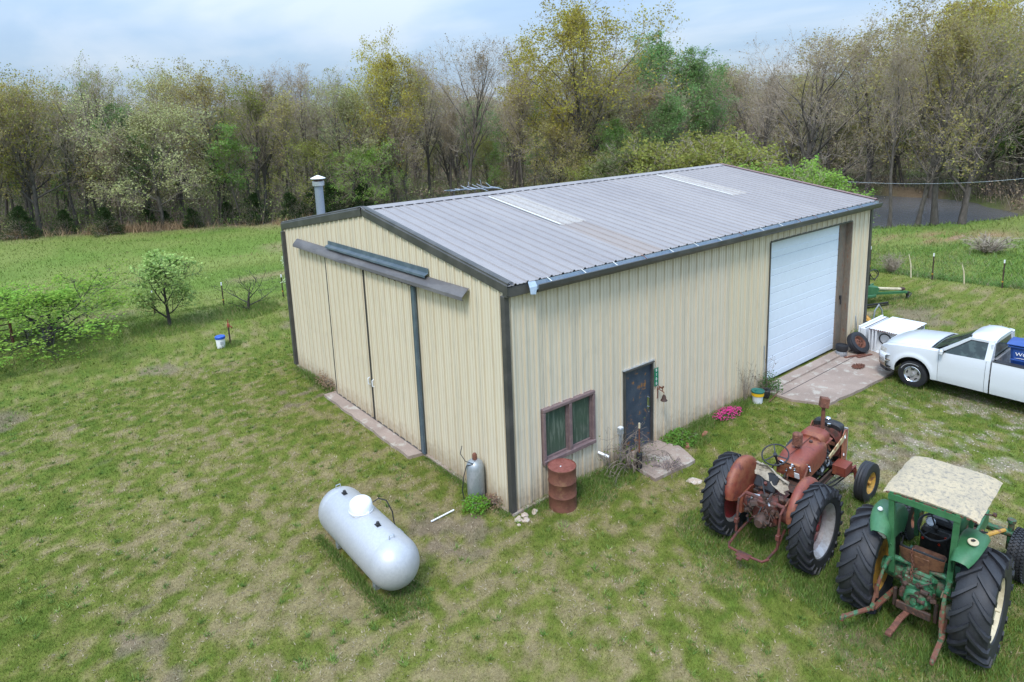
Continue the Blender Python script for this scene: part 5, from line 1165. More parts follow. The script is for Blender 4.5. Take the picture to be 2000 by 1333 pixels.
# hitch
mb = MB(); mb.lathe([(.001, -.16), (.07, -.16), (.09, -.12), (.12, -.08), (.13, .1)], 14, (-.36, -.02, .72), 'x'); greeble(mb, (-.30, 0, .85), (.35, .5, .35), 34, (.04, .11), 8); greeble(mb, (-.1, 0, 1.05), (.4, .5, .15), 22, (.03, .09), 9); mb.build('hydraulics', m_rust_dark, RT)
mb = MB(); mb.tube([(-.22, .36, 1.04), (-.24, -.36, 1.04)], .035, 8)
for sd_ in (-1, 1):
    mb.tube([(-.25, sd_*.36, 1.05), (-.45, sd_*.38, 1.02), (-.50, sd_*.38, .62), (-.52, sd_*.38, .40)], [.02, .02, .026, .022], 8); mb.box((-.51, sd_*.38, .62), (.09, .07, .10), bev=.01)
    mb.tube([(-.05, sd_*.30, .50), (-.52, sd_*.36, .38), (-.82, sd_*.34, .34)], .022, 8)
mb.tube([(-.80, .36, .34), (-.92, .30, .33), (-.95, 0, .33), (-.92, -.30, .33), (-.80, -.36, .34)], .022, 8); mb.box((-.98, 0, .34), (.16, .24, .035), bev=.01); mb.box((-1.06, .02, .335), (.14, .09, .03), bev=.006)
mb.build('hitch_frame', m_red_dark, RT)
mb = MB(); mb.tube([(.0, .18, 1.32), (-.12, .08, 1.16), (-.25, -.05, 1.0), (-.30, -.02, .92)], .015, 6); mb.tube([(-.08, -.05, 1.12), (-.22, .02, 1.0), (-.38, .05, .8)], .014, 6); mb.tube([(-.1, .25, 1.0), (-.3, .28, .95), (-.40, .22, .6), (-.3, .2, .55)], .012, 6); mb.build('hydraulic_hose', m_black, RT)
mb = MB(); mb.box((-.22, .18, .93), (.05, .16, .28), (0, R_(12), R_(20)), bev=.01); mb.box((-.34, .02, .80), (.12, .03, .03)); mb.tube([(-.18, .0, 1.08), (-.30, -.12, 1.0)], .018, 6); mb.build('lift_cylinder', m_galv, RT)
TB = empty('tool', (3.20, -3.64, 1.0), R_(-10), 'small yellow and black tool lying on the red tractor between its seat and dashboard', 'tool')
mb = MB(); mb.box((0, 0, .10), (.28, .13, .09), (0, R_(14), 0), bev=.02); mb.box((.14, 0, .05), (.07, .14, .08), bev=.01); mb.box((-.09, 0, .15), (.10, .08, .06), bev=.01); mb.build('body', mat('tool_yellow', (.60, .36, .02), .45, var=.08), TB)
mb = MB(); mb.tube([(-.06, 0, .17), (-.02, .0, .23), (.06, 0, .21), (.08, 0, .14)], .015, 6); mb.box((.16, 0, .10), (.08, .10, .05), bev=.01); mb.build('handle', m_black, TB)

# ---- green tractor with canopy
GT = empty('tractor', (2.80, -6.44, -.03), R_(5), 'green antique tractor with a stained cream canopy, parked at the lower right', 'tractor')
wheel(GT, (0, -.74, .79), ag_tyre(.79, .46, .45, 18, .045, .062), .79, .46, .45, -1, m_cream, m_cream, .13, 'rear_wheel', 'right rear wheel with a closed cream disc', bolts=0, hubr=.04)
wheel(GT, (0, .74, .79), ag_tyre(.79, .46, .45, 18, .045, .062), .79, .46, .45, 1, m_yellow, m_yellow, -.05, 'rear_wheel', 'left rear wheel with a dull yellow rim')
def front_tread(Rr, W, rim):
    mb = plain_tyre(Rr-.012, W, rim, 3)
    for k in range(44):
        a = 6.283*k/44
        for j in range(5):
            w_ = (-.36+.18*j)*W; aa = a + (.5 if j % 2 else 0)*6.283/44
            mb.M = Matrix.Rotation(-aa, 4, 'Y'); mb.box((Rr-.012, w_, 0), (.03, W*.13, .034), (R_(35 if j % 2 else -35), 0, 0)); mb.M = None
    return mb
for sd_ in (-1, 1): wheel(GT, (2.30, sd_*.84, .42), front_tread(.42, .27, .2), .42, .27, .20, sd_, m_orangepanel, m_orangepanel, .03, 'front_wheel', bolts=5, hubr=.06, steer=R_(-5))
mb = MB(); mb.box((0, 0, .80), (.60, .44, .44), bev=.06); mb.lathe([(.12, -.55), (.15, -.4), (.17, -.2), (.17, .2), (.15, .4), (.12, .55)], 16, (0, 0, .80), 'y'); mb.box((.7, 0, .76), (.9, .34, .36), bev=.05); mb.box((-.30, 0, .72), (.12, .40, .36), bev=.04); mb.build('transmission', m_tgreen_dirty, GT)
mb = MB(); mb.lathe([(.15, 0), (.17, -.02), (.13, -.06), (.10, -.06), (.08, -.02), (.04, -.02), (.04, -.1), (.001, -.1)], 20, (-.36, 0, .66), 'x')
mb.lathe([(.10, 0), (.10, .05), (.05, .07), (.001, .075)], 16, (-.12, -.03, 1.02)); mb.box((-.05, 0, 1.0), (.42, .36, .10), bev=.03); mb.box((-.28, .0, .92), (.14, .34, .12), bev=.02)
mb.tube([(-.16, .40, 1.08), (-.16, -.36, 1.08)], .04, 10)
for sd_ in (-1, 1): mb.tube([(-.16, sd_*.38, 1.08), (-.32, sd_*.40, 1.10), (-.50, sd_*.40, 1.04)], [.045, .035, .028], 8)
greeble(mb, (-.24, 0, .95), (.28, .42, .2), 20, (.03, .08), 18); mb.build('rear_casting', m_tgreen_dirty, GT)
mb = MB(); greeble(mb, (-.30, 0, .84), (.2, .46, .3), 36, (.03, .09), 28); mb.box((-.40, 0, .50), (.05, .46, .12), bev=.01); mb.box((-.32, -.27, .55), (.06, .05, .3), bev=.01); mb.box((-.32, .27, .55), (.06, .05, .3), bev=.01); mb.build('valves', m_rust_dark, GT)
mb = MB(); mb.tube([(-.50, .40, 1.04), (-.56, .43, .86), (-.66, .47, .50)], [.02, .026, .022], 8); mb.lathe([(.034, -.1), (.034, .1)], 8, (-.60, .445, .70), 'z'); lk = mb.build('lift_link', m_linkrust, GT)
mb = MB(); mb.tube([(-.50, -.40, 1.04), (-.55, -.40, .92), (-.66, -.42, .45)], [.022, .03, .026], 8); mb.lathe([(.040, -.14), (.040, .10), (.02, .13)], 8, (-.60, -.41, .72), 'z'); mb.tube([(-.48, -.43, 1.06), (-.47, -.37, 1.06), (-.53, -.36, .98)], .014, 6); mb.build('lift_link', m_linkrust, GT)
for sd_, ex_ in ((1, .72), (-1, .45)):
    mb = MB(); mb.bar((-.05, sd_*.34, .48), (-.68, sd_*.44, .46), .07, .03); mb.bar((-.66, sd_*.44, .46), (-1.10, sd_*ex_, .40), .06, .028); mb.box((-1.12, sd_*ex_, .40), (.12, .05, .08), bev=.015); mb.box((-.70, sd_*.45, .49), (.12, .06, .08), bev=.01); mb.build('draft_arm', m_linkrust, GT)
mb = MB(); mb.bar((-.2, .05, .42), (-.62, .10, .44), .075, .025); mb.bar((-.60, .10, .44), (-.86, .14, .36), .075, .025); mb.box((-.92, .15, .355), (.12, .08, .05), bev=.008); mb.build('drawbar', m_rust, GT)
mb = MB(); mb.lathe([(.001, -.20), (.085, -.20), (.095, -.18), (.095, .12), (.085, .14), (.001, .14)], 14, (-.05, -.42, .52), 'x', (0, R_(20), 0)); mb.build('oil_can', mat('drab_can', (.15, .14, .10), .6, c2=(.10, .085, .06), var=.15), GT)
# clamshell fenders
for sd_ in (-1, 1):
    mb = MB(); P = []
    for i in range(13):
        t = i/12; a = R_(46 + (122-46)*t); r = .87 + .06*math.sin(t*math.pi) + .05*max(0, t-.8)*5*.4
        wi = .42; wo = .58 + .15*math.sin(math.pi*min(1, t*.97))**.6
        P.append([V(r_*math.cos(a), sd_*w_, .82+r_*math.sin(a)) for r_, w_ in ((.50+.10*abs(t-.5), wi-.01), (.75, wi-.01), (r-.02, wi), (r+.01, wi+.03), (r+.015, (wi+wo)/2), (r+.0, wo-.03), (r-.05, wo))])
    if sd_ < 0: P = P[::-1]
    mb.sheet(P, .012); fd = mb.build('fender', m_tgreen, GT, smooth=50)
    a = R_(72); c_ = V(.925*math.cos(a), sd_*.58, .82+.925*math.sin(a)+.015)
    mb = MB(); mb.prism([(.11*math.cos(6.283*k/20) + (.0), .03*math.sin(6.283*k/20)) for k in range(20)], .012, tuple(c_), (0, R_(18), R_(90)*0+R_(90))); mb.build('slot', m_black, fd)
    a = R_(100); c_ = V(.968*math.cos(a), sd_*.60, .82+.968*math.sin(a)+.012)
    mb = MB(); mb.lathe([(.001, .012), (.025, .012), (.06, .02), (.068, .012), (.068, 0)] if sd_ < 0 else [(.001, .02), (.02, .025), (.035, .01), (.038, 0)], 20, tuple(c_), 'z', (0, R_(-16), 0)); lm = mb.build('lamp', m_cream if sd_ < 0 else m_oldwhite, fd)
    if sd_ < 0: mb = MB(); mb.prism([(.02, -.03), (.035, .0), (.01, .03), (-.02, .02), (-.01, -.01)], .006, tuple(c_+V(-.0, 0, .022)), (0, R_(-16), 0)); mb.build('broken_lens', m_engine, lm)
# canopy frame
for sd_ in (-1, 1):
    mb = MB(); mb.bar((-.20, sd_*.37, .86), (-.30, sd_*.42, 2.17), .075, .065); mb.build('canopy_post', m_tgreen, GT)
    mb = MB(); mb.bar((-.02, sd_*.40, .86), (-.26, sd_*.40, 1.35), .05, .045); mb.build('canopy_brace', m_tgreen, GT)
    mb = MB(); mb.bar((.86, sd_*.34, .95), (.90, sd_*.42, 2.17), .06, .06); mb.build('canopy_post', m_tgreen, GT)
    mb = MB(); mb.bar((-.33, sd_*.42, 2.18), (.92, sd_*.42, 2.19), .05, .06); mb.build('canopy_rail', m_tgreen, GT)
mb = MB(); mb.bar((-.31, -.46, 2.14), (-.31, .46, 2.14), .06, .09); mb.build('canopy_rail', m_tgreen, GT)
mb = MB(); mb.bar((.90, -.44, 2.16), (.90, .44, 2.16), .06, .07); mb.build('canopy_rail', m_tgreen, GT)
mb = MB(); P = []; g = random.Random(6)
for i in range(13):
    x = -.40 + 1.40*i/12; row = []
    for j in range(13):
        y = -.60 + 1.20*j/12; ed = max(abs(y)/.62, abs(x-.29)/.81); z = 2.23 + .012*(1-(y/.60)**2)
        if abs(y) > .59: z -= .05
        if j in (1, 11): z -= .012
        if i in (0, 12): z -= .03
        row.append(V(x + (g.uniform(-.012, .012) if i in (0, 12) else 0), y + (g.uniform(-.008, .008) if j in (0, 12) else 0), z))
    P.append(row)
mb.sheet([[q_ + V(.09, -.07, 0) for q_ in r_] for r_ in P][::-1], .022); cn = mb.build('canopy', m_canopy, GT, smooth=25)
mb = MB()
for i in range(12): mb.box((-.315+g.uniform(-.006, .006), -.63+.10*i+g.uniform(-.02, .02), 2.185), (.012, g.uniform(.03, .09), .02), (0, 0, g.uniform(-.1, .1)))
mb.build('rusty_edge', m_rust, cn, kind='stuff')
# lamp on left post
mb = MB(); mb.M = Matrix.Translation((-.34, .50, 1.47)) @ Euler((0, R_(-112), 0)).to_matrix().to_4x4(); mb.lathe([(.001, -.09), (.05, -.075), (.075, -.02), (.078, .0), (.065, .005)], 18); lp = mb.build('work_lamp', m_engine, GT)
mb = MB(); mb.M = Matrix.Translation((-.34, .50, 1.47)) @ Euler((0, R_(-112), 0)).to_matrix().to_4x4(); mb.lathe([(.001, .012), (.04, .009), (.064, .002)], 18); mb.build('lens', m_lens, lp)
# seat, steering, console
mb = MB(); mb.box((.10, 0, 1.10), (.42, .46, .08), bev=.035); mb.build('seat', m_seatbrown, GT)
mb = MB(); P = []
for i in range(11):
    a = R_(-75+150*i/10); P.append([V(-.10-.10*math.cos(a), .27*math.sin(a), 1.14), V(-.14-.12*math.cos(a), .29*math.sin(a), 1.34+.04*math.cos(a*1.5))])
mb.sheet(P, .03); bk = mb.build('backrest', m_seatbrown, GT, smooth=60)
mb = MB(); mb.tube([r_[1]+V(-.01, 0, .01) for r_ in P], .018, 6); mb.tube([r_[0]+V(-.01, 0, -.01) for r_ in P], .014, 6); mb.build('seat_frame', m_black, bk)
mb = MB(); mb.box((-.22, -.02, 1.14), (.035, .20, .34), (0, R_(-12), 0), bev=.008); tp = mb.build('back_plate', m_seatbrown, GT)
mb = MB(); mb.lathe([(.034, 0), (.034, .03), (.001, .034)], 14, (-.19, -.02, 1.31)); mb.box((-.24, .045, 1.24), (.004, .02, .05)); mb.build('cap', m_galv, tp)
ch = MB()
for k in range(11):
    c_ = V(-.28-.008*k, .10-.004*k+.01*math.sin(k), 1.38-.042*k); rr = .024
    pts = [c_+V(0, rr*.6*math.cos(6.283*q/8), rr*1.15*math.sin(6.283*q/8)) if k % 2 else c_+V(rr*.6*math.cos(6.283*q/8), 0, rr*1.15*math.sin(6.283*q/8)) for q in range(8)]; ch.tube(pts, .007, 5, close=True)
ch.build('chain', m_rust, GT)
mb = MB(); mb.box((.62, 0, 1.10), (.26, .42, .5), bev=.05); mb.box((.86, 0, 1.28), (.3, .40, .30), bev=.05); mb.box((.70, -.04, 1.40), (.10, .36, .10), (0, R_(-30), 0), bev=.02); cons = mb.build('console', m_engine, GT)
for y_, z_ in ((.16, 1.18), (-.06, 1.16), (-.14, 1.30)): mb = MB(); mb.lathe([(.001, .02), (.018, .018), (.02, 0)], 10, (.47, y_, z_), 'x', None); mb.build('knob', mat('red_knob', (.55, .05, .02), .4, var=0), cons)
mb = MB(); mb.M = Matrix.Translation((.60, .10, 1.42)) @ Euler((0, R_(-60), 0)).to_matrix().to_4x4(); mb.lathe([(.001, .012), (.055, .012), (.06, .02), (.07, 0)], 20); mb.build('gauge', m_galv, cons)
steering(GT, V(.46, .0, 1.44), .23, R_(-30), m_black, m_engine, 3, .016)
mb = MB(); mb.tube([(.1, -.26, 1.0), (.2, -.30, 1.2), (.35, -.32, 1.35)], .012, 5); mb.tube([(.15, .30, .9), (.05, .34, 1.15), (.22, .36, 1.25)], .011, 5); mb.tube([(.35, -.34, 1.35), (.7, -.36, 1.3), (.9, -.34, 1.15)], .012, 5); greeble(mb, (.5, -.36, 1.12), (.5, .08, .3), 14, (.03, .06), 41); mb.build('levers', m_black, GT)
mb = MB(); mb.box((.38, .25, .80), (.75, .26, .025), bev=.004); mb.box((.38, -.25, .80), (.75, .26, .025), bev=.004); mb.build('foot_plate', m_tgreen_dirty, GT)
mb = MB(); mb.box((1.55, 0, .95), (.9, .34, .5), bev=.04); greeble(mb, (1.5, -.22, .98), (.9, .1, .4), 26, (.03, .1), 51); greeble(mb, (1.5, .22, .98), (.9, .1, .4), 16, (.03, .1), 52); mb.build('engine', m_engine, GT)
mb = MB(); loft(mb, [(1.0, .22, 1.16, 1.42, .5), (1.1, .24, 1.15, 1.46, .5), (2.1, .235, 1.12, 1.44, .5), (2.55, .22, 1.08, 1.40, .5), (2.66, .20, .80, 1.32, .5)], 10); hd = mb.build('hood', m_tgreen, GT, smooth=40)
mb = MB(); mb.prism([(2.30, .62), (2.68, .62), (2.70, 1.1), (2.60, 1.38), (2.30, 1.40)], .50, (0, 0, 0), (R_(90), 0, 0)); mb.build('grille_shell', m_tgreen, GT)
mb = MB(); mb.box((1.05, -.36, 1.18), (.50, .22, .035), (R_(-4), 0, 0), bev=.008); mb.box((1.05, -.36, 1.05), (.46, .2, .22), bev=.01); bx_ = mb.build('battery_box', m_seatbrown, GT)
mb = MB(); mb.box((.86, -.35, 1.205), (.12, .13, .004), (R_(-4), 0, R_(10))); mb.build('sticker', m_oldwhite, bx_)
mb = MB(); mb.box((1.36, -.42, 1.18), (.85, .035, .26), bev=.01); mb.build('side_shield', m_tgreen, GT)
mb = MB(); mb.tube([(2.33, -.72, .72), (2.33, .72, .72)], .06, 10); mb.box((2.42, 0, .72), (.3, .3, .2), bev=.03)
for sd_ in (-1, 1): mb.tube([(2.34, sd_*.66, .92), (2.33, sd_*.66, .42)], .045, 10); mb.lathe([(.065, 0), (.065, .05), (.001, .055)], 10, (2.34, sd_*.66, .92)); mb.tube([(2.33, sd_*.66, .43), (2.33, sd_*.76, .42)], .035, 8)
mb.tube([(2.2, -.62, .80), (2.2, .62, .80)], .018, 6); mb.build('front_axle', m_tgreen_dirty, GT)
mb = MB(); mb.tube([(1.55, -.26, .80), (2.2, -.60, .82)], .03, 8); mb.tube([(1.8, -.39, .81), (2.05, -.52, .82)], .036, 8); mb.build('steering_cylinder', m_yellow, GT)
mb = MB(); mb.tube([(1.50, -.24, 1.30), (1.55, -.52, 1.36)], .014, 6); mb.lathe([(.03, -.02), (.04, 0), (.03, .03), (.001, .035)], 10, (1.56, -.55, 1.37), 'y'); mb.build('lamp_arm', m_rust_dark, GT)

# ---- white pickup truck
TK = empty('pickup_truck', (13.10, -2.72, 0), R_(90), 'white pickup truck with a blue cart in its bed, parked beside the concrete apron', 'pickup truck')
AR = .47; FA, RA = 0.0, -3.52; XE = -4.72
def arch(x, zr=.38):
    z = zr
    for c_ in (FA, RA):
        d = abs(x-c_)
        if d < AR: z = max(z, .42+math.sqrt(AR*AR-d*d))
    return z
def side_y(x, z):
    y = .985 - .05*max(0, (.62-z)/.3)**2 - .035*max(0, (z-.85)/.35)**2 + .012*math.exp(-((z-.72)/.03)**2)*0
    if x > .35: y -= .30*((x-.35)/.6)**2
    for c_ in (FA,):
        d = math.hypot(x-c_, z-.42); y += .028*math.exp(-((d-AR-.03)/.06)**2)
    return y
def topz(x):
    return float(np.interp(x, [-4.8, -1.8, -1.79, -.6, -.2, .4, .75, .95], [1.24, 1.24, 1.235, 1.19, 1.175, 1.115, 1.03, .92]))
def shell(x0, x1, n, side, zt=None, name='body_side', m=None, parent=None, zr=.38, nz=9):
    P = []
    xs = sorted(set([x0+(x1-x0)*i/n for i in range(n+1)] + [c_+AR*k for c_ in (FA, RA) for k in (-1, -.98, -.9, -.75, -.5, -.25, 0, .25, .5, .75, .9, .98, 1) if min(x0, x1) < c_+AR*k < max(x0, x1)]))
    for x in xs:
        zl, zh = arch(x, zr), (zt or topz)(x); P.append([V(x, side*side_y(x, zl+(zh-zl)*j/nz), zl+(zh-zl)*j/nz) for j in range(nz+1)])
    mb = MB(); mb.sheet(P if side > 0 else P[::-1], .02)
    return mb.build(name, m or m_truck, parent or TK, smooth=40)
body_x = []
for sd_ in (-1, 1):
    shell(.93, -.62, 24, sd_, name='front_fender')
    shell(-.63, -1.70, 10, sd_, name='door')
    shell(-1.71, -1.80, 2, sd_, name='cab_corner')
    shell(-1.835, XE, 36, sd_, zt=lambda x: 1.235, name='bed_side')
# mouldings, handles, badge on the left (camera) side and right side
for sd_ in (-1, 1):
    mb = MB(); mb.bar((-.66, sd_*.993, .70), (-1.70, sd_*.993, .70), .018, .035); mb.bar((-1.86, sd_*.993, .70), (-3.0, sd_*.993, .70), .018, .035); mb.build('side_moulding', m_truck, TK)
    mb = MB(); mb.box((-1.55, sd_*.985, .98), (.17, .03, .05), bev=.012); dh_ = mb.build('door_handle', m_truck, TK); mb = MB(); mb.box((-1.55, sd_*.974, .975), (.20, .03, .075), bev=.01); mb.build('handle_recess', m_interior, dh_)
    mb = MB(); mb.box((-.70, sd_*1.09, 1.24), (.09, .17, .14), (0, 0, sd_*R_(18)), bev=.03); mr_ = mb.build('mirror', m_truck, TK); mb = MB(); mb.box((-.68, sd_*.985, 1.215), (.12, .10, .10), bev=.02); mb.build('mirror_arm', m_trimblk, mr_)
    mb = MB(); mb.box((-.755, sd_*1.09, 1.24), (.008, .14, .11), (0, 0, sd_*R_(18)), bev=.003); mb.build('mirror_glass', m_chrome, mr_)
mb = MB(); mb.box((-.44, .99, .93), (.16, .01, .04), (0, R_(0), 0), bev=.003); bd = mb.build('badge', m_trimblk, TK)
text_obj('F-150', .04, m_chrome, 'badge_text', bd, (-.44, .997, .93), (R_(90), 0, R_(180)))
# hood
mb = MB(); P = []
for i in range(15):
    x = .90 - (.90+.38)*i/14; hw = side_y(x, topz(x)) - .10 + .0; z0_ = topz(x)+.035 - (.05 if i == 0 else 0); bow = .06*min(1, i/5+.2)
    P.append([V(x - .10*(1-(j/10-1)**2)*(1 if i > 11 else 0)*-0 + (.06*(1-abs(j/8-1)**2) if i < 3 else 0)*(1-i/3) - (-.0), hw*(1-j/8), z0_+bow*(1-abs(1-j/8)**2.2)) for j in range(17)])
mb.sheet(P[::-1], .02); hd = mb.build('hood', m_truck, TK, smooth=50)
for sd_ in (-1, 1):
    mb = MB(); P = []
    for i in range(19):
        x = .92 - (.92+.62)*i/18; y = side_y(x, topz(x)); P.append([V(x, sd_*y, topz(x)-.004), V(x, sd_*(y-.03), topz(x)+.022), V(x, sd_*(y-.096), topz(x)+.031)])
    mb.sheet(P if sd_ < 0 else P[::-1], .015); mb.build('fender_top', m_truck, TK, smooth=60)
mb = MB(); P = [[V(-.36-.0*j, .86*(1-j/8), 1.20+.05*(1-abs(1-j/8)**2)) for j in range(17)], [V(-.62-.10*abs(1-j/8)**2+.10, .84*(1-j/8), 1.20+.05*(1-abs(1-j/8)**2)) for j in range(17)]]
mb.sheet(P[::-1], .01); mb.build('cowl', m_trimblk, TK)
mb = MB(); mb.tube([(-.46, .1, 1.27), (-.60, .62, 1.32)], .01, 5); mb.tube([(-.46, -.6, 1.25), (-.60, -.05, 1.34)], .01, 5); mb.build('wiper', m_trimblk, TK)
# cab: roof, pillars, glass
RZ = 1.735
def cabpt(y, x, z): return V(x, y, z)
mb = MB(); P = []
for i in range(9):
    x = -1.24 - .54*i/8; hw = .74 - (.03 if i in (0, 8) else 0); zc_ = RZ + .04*math.sin(math.pi*i/8) - (.03 if i in (0, 8) else 0)
    P.append([V(x - .05*(1-abs(1-j/7)**2)*(-1 if i == 0 else 0), hw*(1-j/7), zc_ - .09*abs(1-j/7)**5) for j in range(15)])
mb.sheet(P[::-1], .03); mb.build('roof', m_truck, TK, smooth=60)
for sd_ in (-1, 1):
    mb = MB(); top = [V(-1.10, sd_*.73, 1.72), V(-1.76, sd_*.73, 1.73)]
    # window frame of the door: A pillar, header, B pillar
    for a_, b_, wd in ((V(-.56, sd_*.93, 1.17), V(-1.25, sd_*.735, 1.665), .07), (V(-1.22, sd_*.735, 1.67), V(-1.78, sd_*.735, 1.68), .07), (V(-1.73, sd_*.935, 1.20), V(-1.74, sd_*.735, 1.68), .14)): mb.bar(a_, b_, wd if abs(a_.z-b_.z) > .1 else .05, .07 if abs(a_.z-b_.z) > .1 else .06)
    mb.build('pillar', m_truck, TK)
    mb = MB(); A_ = [V(-.70, sd_*.948, 1.19), V(-1.66, sd_*.948, 1.215), V(-1.67, sd_*.762, 1.645), V(-1.27, sd_*.762, 1.635)]; mb.add(A_, [(0, 1, 2, 3)]); w_ = mb.build('side_window', m_truckglass, TK, smooth=0)
    mb = MB(); mb.tube(A_, .014, 5, close=True); mb.build('window_seal', m_trimblk, w_)
mb = MB(); P = []
for i in range(7):
    t = i/6; x = -.46 - .80*t; z = 1.215+.495*t - .02*math.sin(math.pi*t); hw = .87-.17*t
    P.append([V(x + .12*(1-abs(1-j/6)**2)*(1-.5*t), hw*(1-j/6), z+.02*(1-abs(1-j/6)**2)) for j in range(13)])
mb.sheet(P[::-1], .008); mb.build('windshield', m_truckglass, TK, smooth=60)
mb = MB(); mb.add([V(-1.80, .66, 1.25), V(-1.80, -.66, 1.25), V(-1.77, -.62, 1.61), V(-1.77, .62, 1.61)], [(0, 1, 2, 3)]); mb.build('rear_window', m_truckglass, TK, smooth=0)
mb = MB(); mb.box((-1.775, 0, .98), (.04, 1.86, .52)); mb.box((-1.76, 0, 1.665), (.04, 1.44, .10)); mb.box((-1.77, .74, 1.43), (.04, .2, .46)); mb.box((-1.77, -.74, 1.43), (.04, .2, .46)); mb.build('cab_back', m_truck, TK)
mb = MB(); mb.box((-1.1, 0, .62), (1.3, 1.84, .5)); mb.box((.25, 0, .72), (1.1, 1.2, .5)); mb.box((-2.2, 0, .50), (4.6, .9, .16)); mb.build('chassis', m_trimblk, TK)
# bed
mb = MB(); mb.box((-3.28, 0, .74), (2.86, 1.5, .04)); mb.box((-1.86, 0, 1.0), (.04, 1.85, .52)); mb.box((XE+.02, 0, .95), (.05, 1.80, .58))
for sd_ in (-1, 1): mb.box((-3.28, sd_*.80, 1.0), (2.86, .04, .50)); mb.box((RA, sd_*.66, .86), (1.0, .26, .26), bev=.05)
mb.build('bed_liner', mat('bed_grey', (.30, .31, .32), .6, c2=(.2, .19, .18), s2=5, var=.1), TK)
for sd_ in (-1, 1):
    mb = MB(); mb.box((-3.28, sd_*.88, 1.245), (2.88, .19, .03), bev=.008); mb.build('bed_rail_cap', m_trimblk, TK)
# front end
mb = MB(); mb.box((.90, 0, .86), (.12, 1.30, .26), bev=.03); mb.build('grille', m_trimblk, TK)
for sd_ in (-1, 1):
    mb = MB(); P = []
    for i in range(9):
        t = i/8; x = .96 - .22*max(0, t-.35)/.65; y = .52+.16*min(1, t/.35) if t < .35 else side_y(x, .84)+.012; P.append([V(x, sd_*y, .765), V(x+.004, sd_*(y+.002), .84), V(x-.01, sd_*(y-.004), min(.93, topz(x)-.02))])
    mb.sheet(P if sd_ < 0 else P[::-1], .02); hl = mb.build('headlight', m_lens, TK, smooth=60)
    mb = MB(); mb.M = Matrix.Translation((.78, sd_*(side_y(.78, .84)+.008), .81)); mb.box((0, 0, 0), (.085, .03, .08), (0, 0, sd_*R_(-20)), bev=.01); mb.build('turn_signal', m_amber, hl)
def bumper(z0, z1, out, m, name):
    mb = MB(); P = []
    for i in range(17):
        t = -1+2*i/16; y = 1.0*t; x = 1.0+out - .33*abs(t)**5; P.append([V(x-.16, y*.93, z1), V(x-.03, y*.985, z1-.004), V(x, y, z1-.03), V(x+.005, y, z0+.02), V(x-.02, y*.99, z0), V(x-.10, y*.94, z0)])
    mb.sheet(P, .02); return mb.build(name, m, TK, smooth=60)
bumper(.61, .775, .05, m_truck, 'bumper_cap'); bumper(.43, .615, .035, mat('brown_chrome', (.42, .35, .28), .25, .7, var=.05), 'bumper'); bumper(.32, .43, .0, m_trimblk, 'air_dam')
def truckwheel(x, sd_):
    d = MB(); o = sd_*.07
    d.lathe([(.001, o+sd_*.05), (.045, o+sd_*.05), (.05, o+sd_*.0), (.10, o-sd_*.005), (.17, o+sd_*.015), (.20, o+sd_*.02), (.215, o+sd_*.04)], 30, axis='y')
    w_ = d.build('wheel', m_silver, TK, loc=(x, sd_*.85, .375))
    plain_tyre(.375, .25, .215, 4).build('tyre', m_black, w_); r_ = MB(); r_.lathe([(.215, sd_*.12), (.222, sd_*.115), (.205, sd_*.10), (.19, sd_*.08), (.19, -.1)], 30, axis='y'); r_.build('rim', m_chrome, w_)
    r_ = MB()
    for k in range(5): a = 6.283*k/5+.3; r_.prism([(-.035, -.014), (.035, -.018), (.045, .018), (-.045, .018)], .012, (.145*math.cos(a), o+sd_*.018, .145*math.sin(a)), (R_(90), 0, 0) if False else (R_(90), -a+R_(90), 0))
    r_.build('wheel_slot', m_trimblk, w_)
    r_ = MB(); r_.lathe([(.30, sd_*.131), (.315, sd_*.131)], 36, axis='y', arc=(R_(20), R_(120))); r_.build('tyre_lettering', mat('tyre_letter', (.4, .4, .42), .7), w_)
for x in (FA, RA):
    for sd_ in (-1, 1): truckwheel(x, sd_)
    for q_ in (-.72, .72): mb = MB(); mb.lathe([(AR+.02, q_-.18), (AR+.02, q_+.18)], 20, (x, 0, .42), 'y', arc=(0, math.pi)); mb.build('wheel_well', m_trimblk, TK)
# blue cart in the bed (stands on the bed floor)
CT = empty('roll_cart', (12.80, -5.12, .76), R_(4), 'blue lidded plastic roll cart with white WCA lettering standing in the truck bed', 'trash cart')
mb = MB(); P = []
for z, s_ in ((0, .80), (.05, .82), (.75, .97), (.86, 1.0)):
    P.append([V(s_*.30*a_, s_*.34*b_, z) for a_, b_ in ((-1, -.8), (-.8, -1), (.8, -1), (1, -.8), (1, .8), (.8, 1), (-.8, 1), (-1, .8), (-1, -.8))])
mb.grid(P); mb.add([p_ for p_ in P[0][:-1]], [tuple(range(8))]); mb.box((0, 0, .88), (.68, .76, .05), bev=.015); mb.tube([(-.33, -.3, .55), (-.33, .3, .55)], .02, 6); mb.build('bin', m_cartblue, CT)
mb = MB(); P = []
for i in range(7):
    x = -.36+.72*i/6; P.append([V(x, -.40+.8*j/6, .93+.07*math.sin(math.pi*i/6)**.5*math.sin(math.pi*j/6)**.5) for j in range(7)])
mb.sheet(P[::-1], .02); mb.build('lid', m_cartblue, CT, smooth=60)
text_obj('WCA', .125, m_tankwhite, 'lettering', CT, (-.312, .04, .70), (R_(90-5), 0, R_(-90)), .003, sx=1.15)
mb = MB(); mb.prism([(-.20, -.0), (-.1, .02), (.05, .018), (.22, .03), (.05, .008), (-.1, .008)], .006, (-.302, .03, .585), (R_(90), 0, R_(-90))); mb.build('swoosh', m_tankwhite, CT)
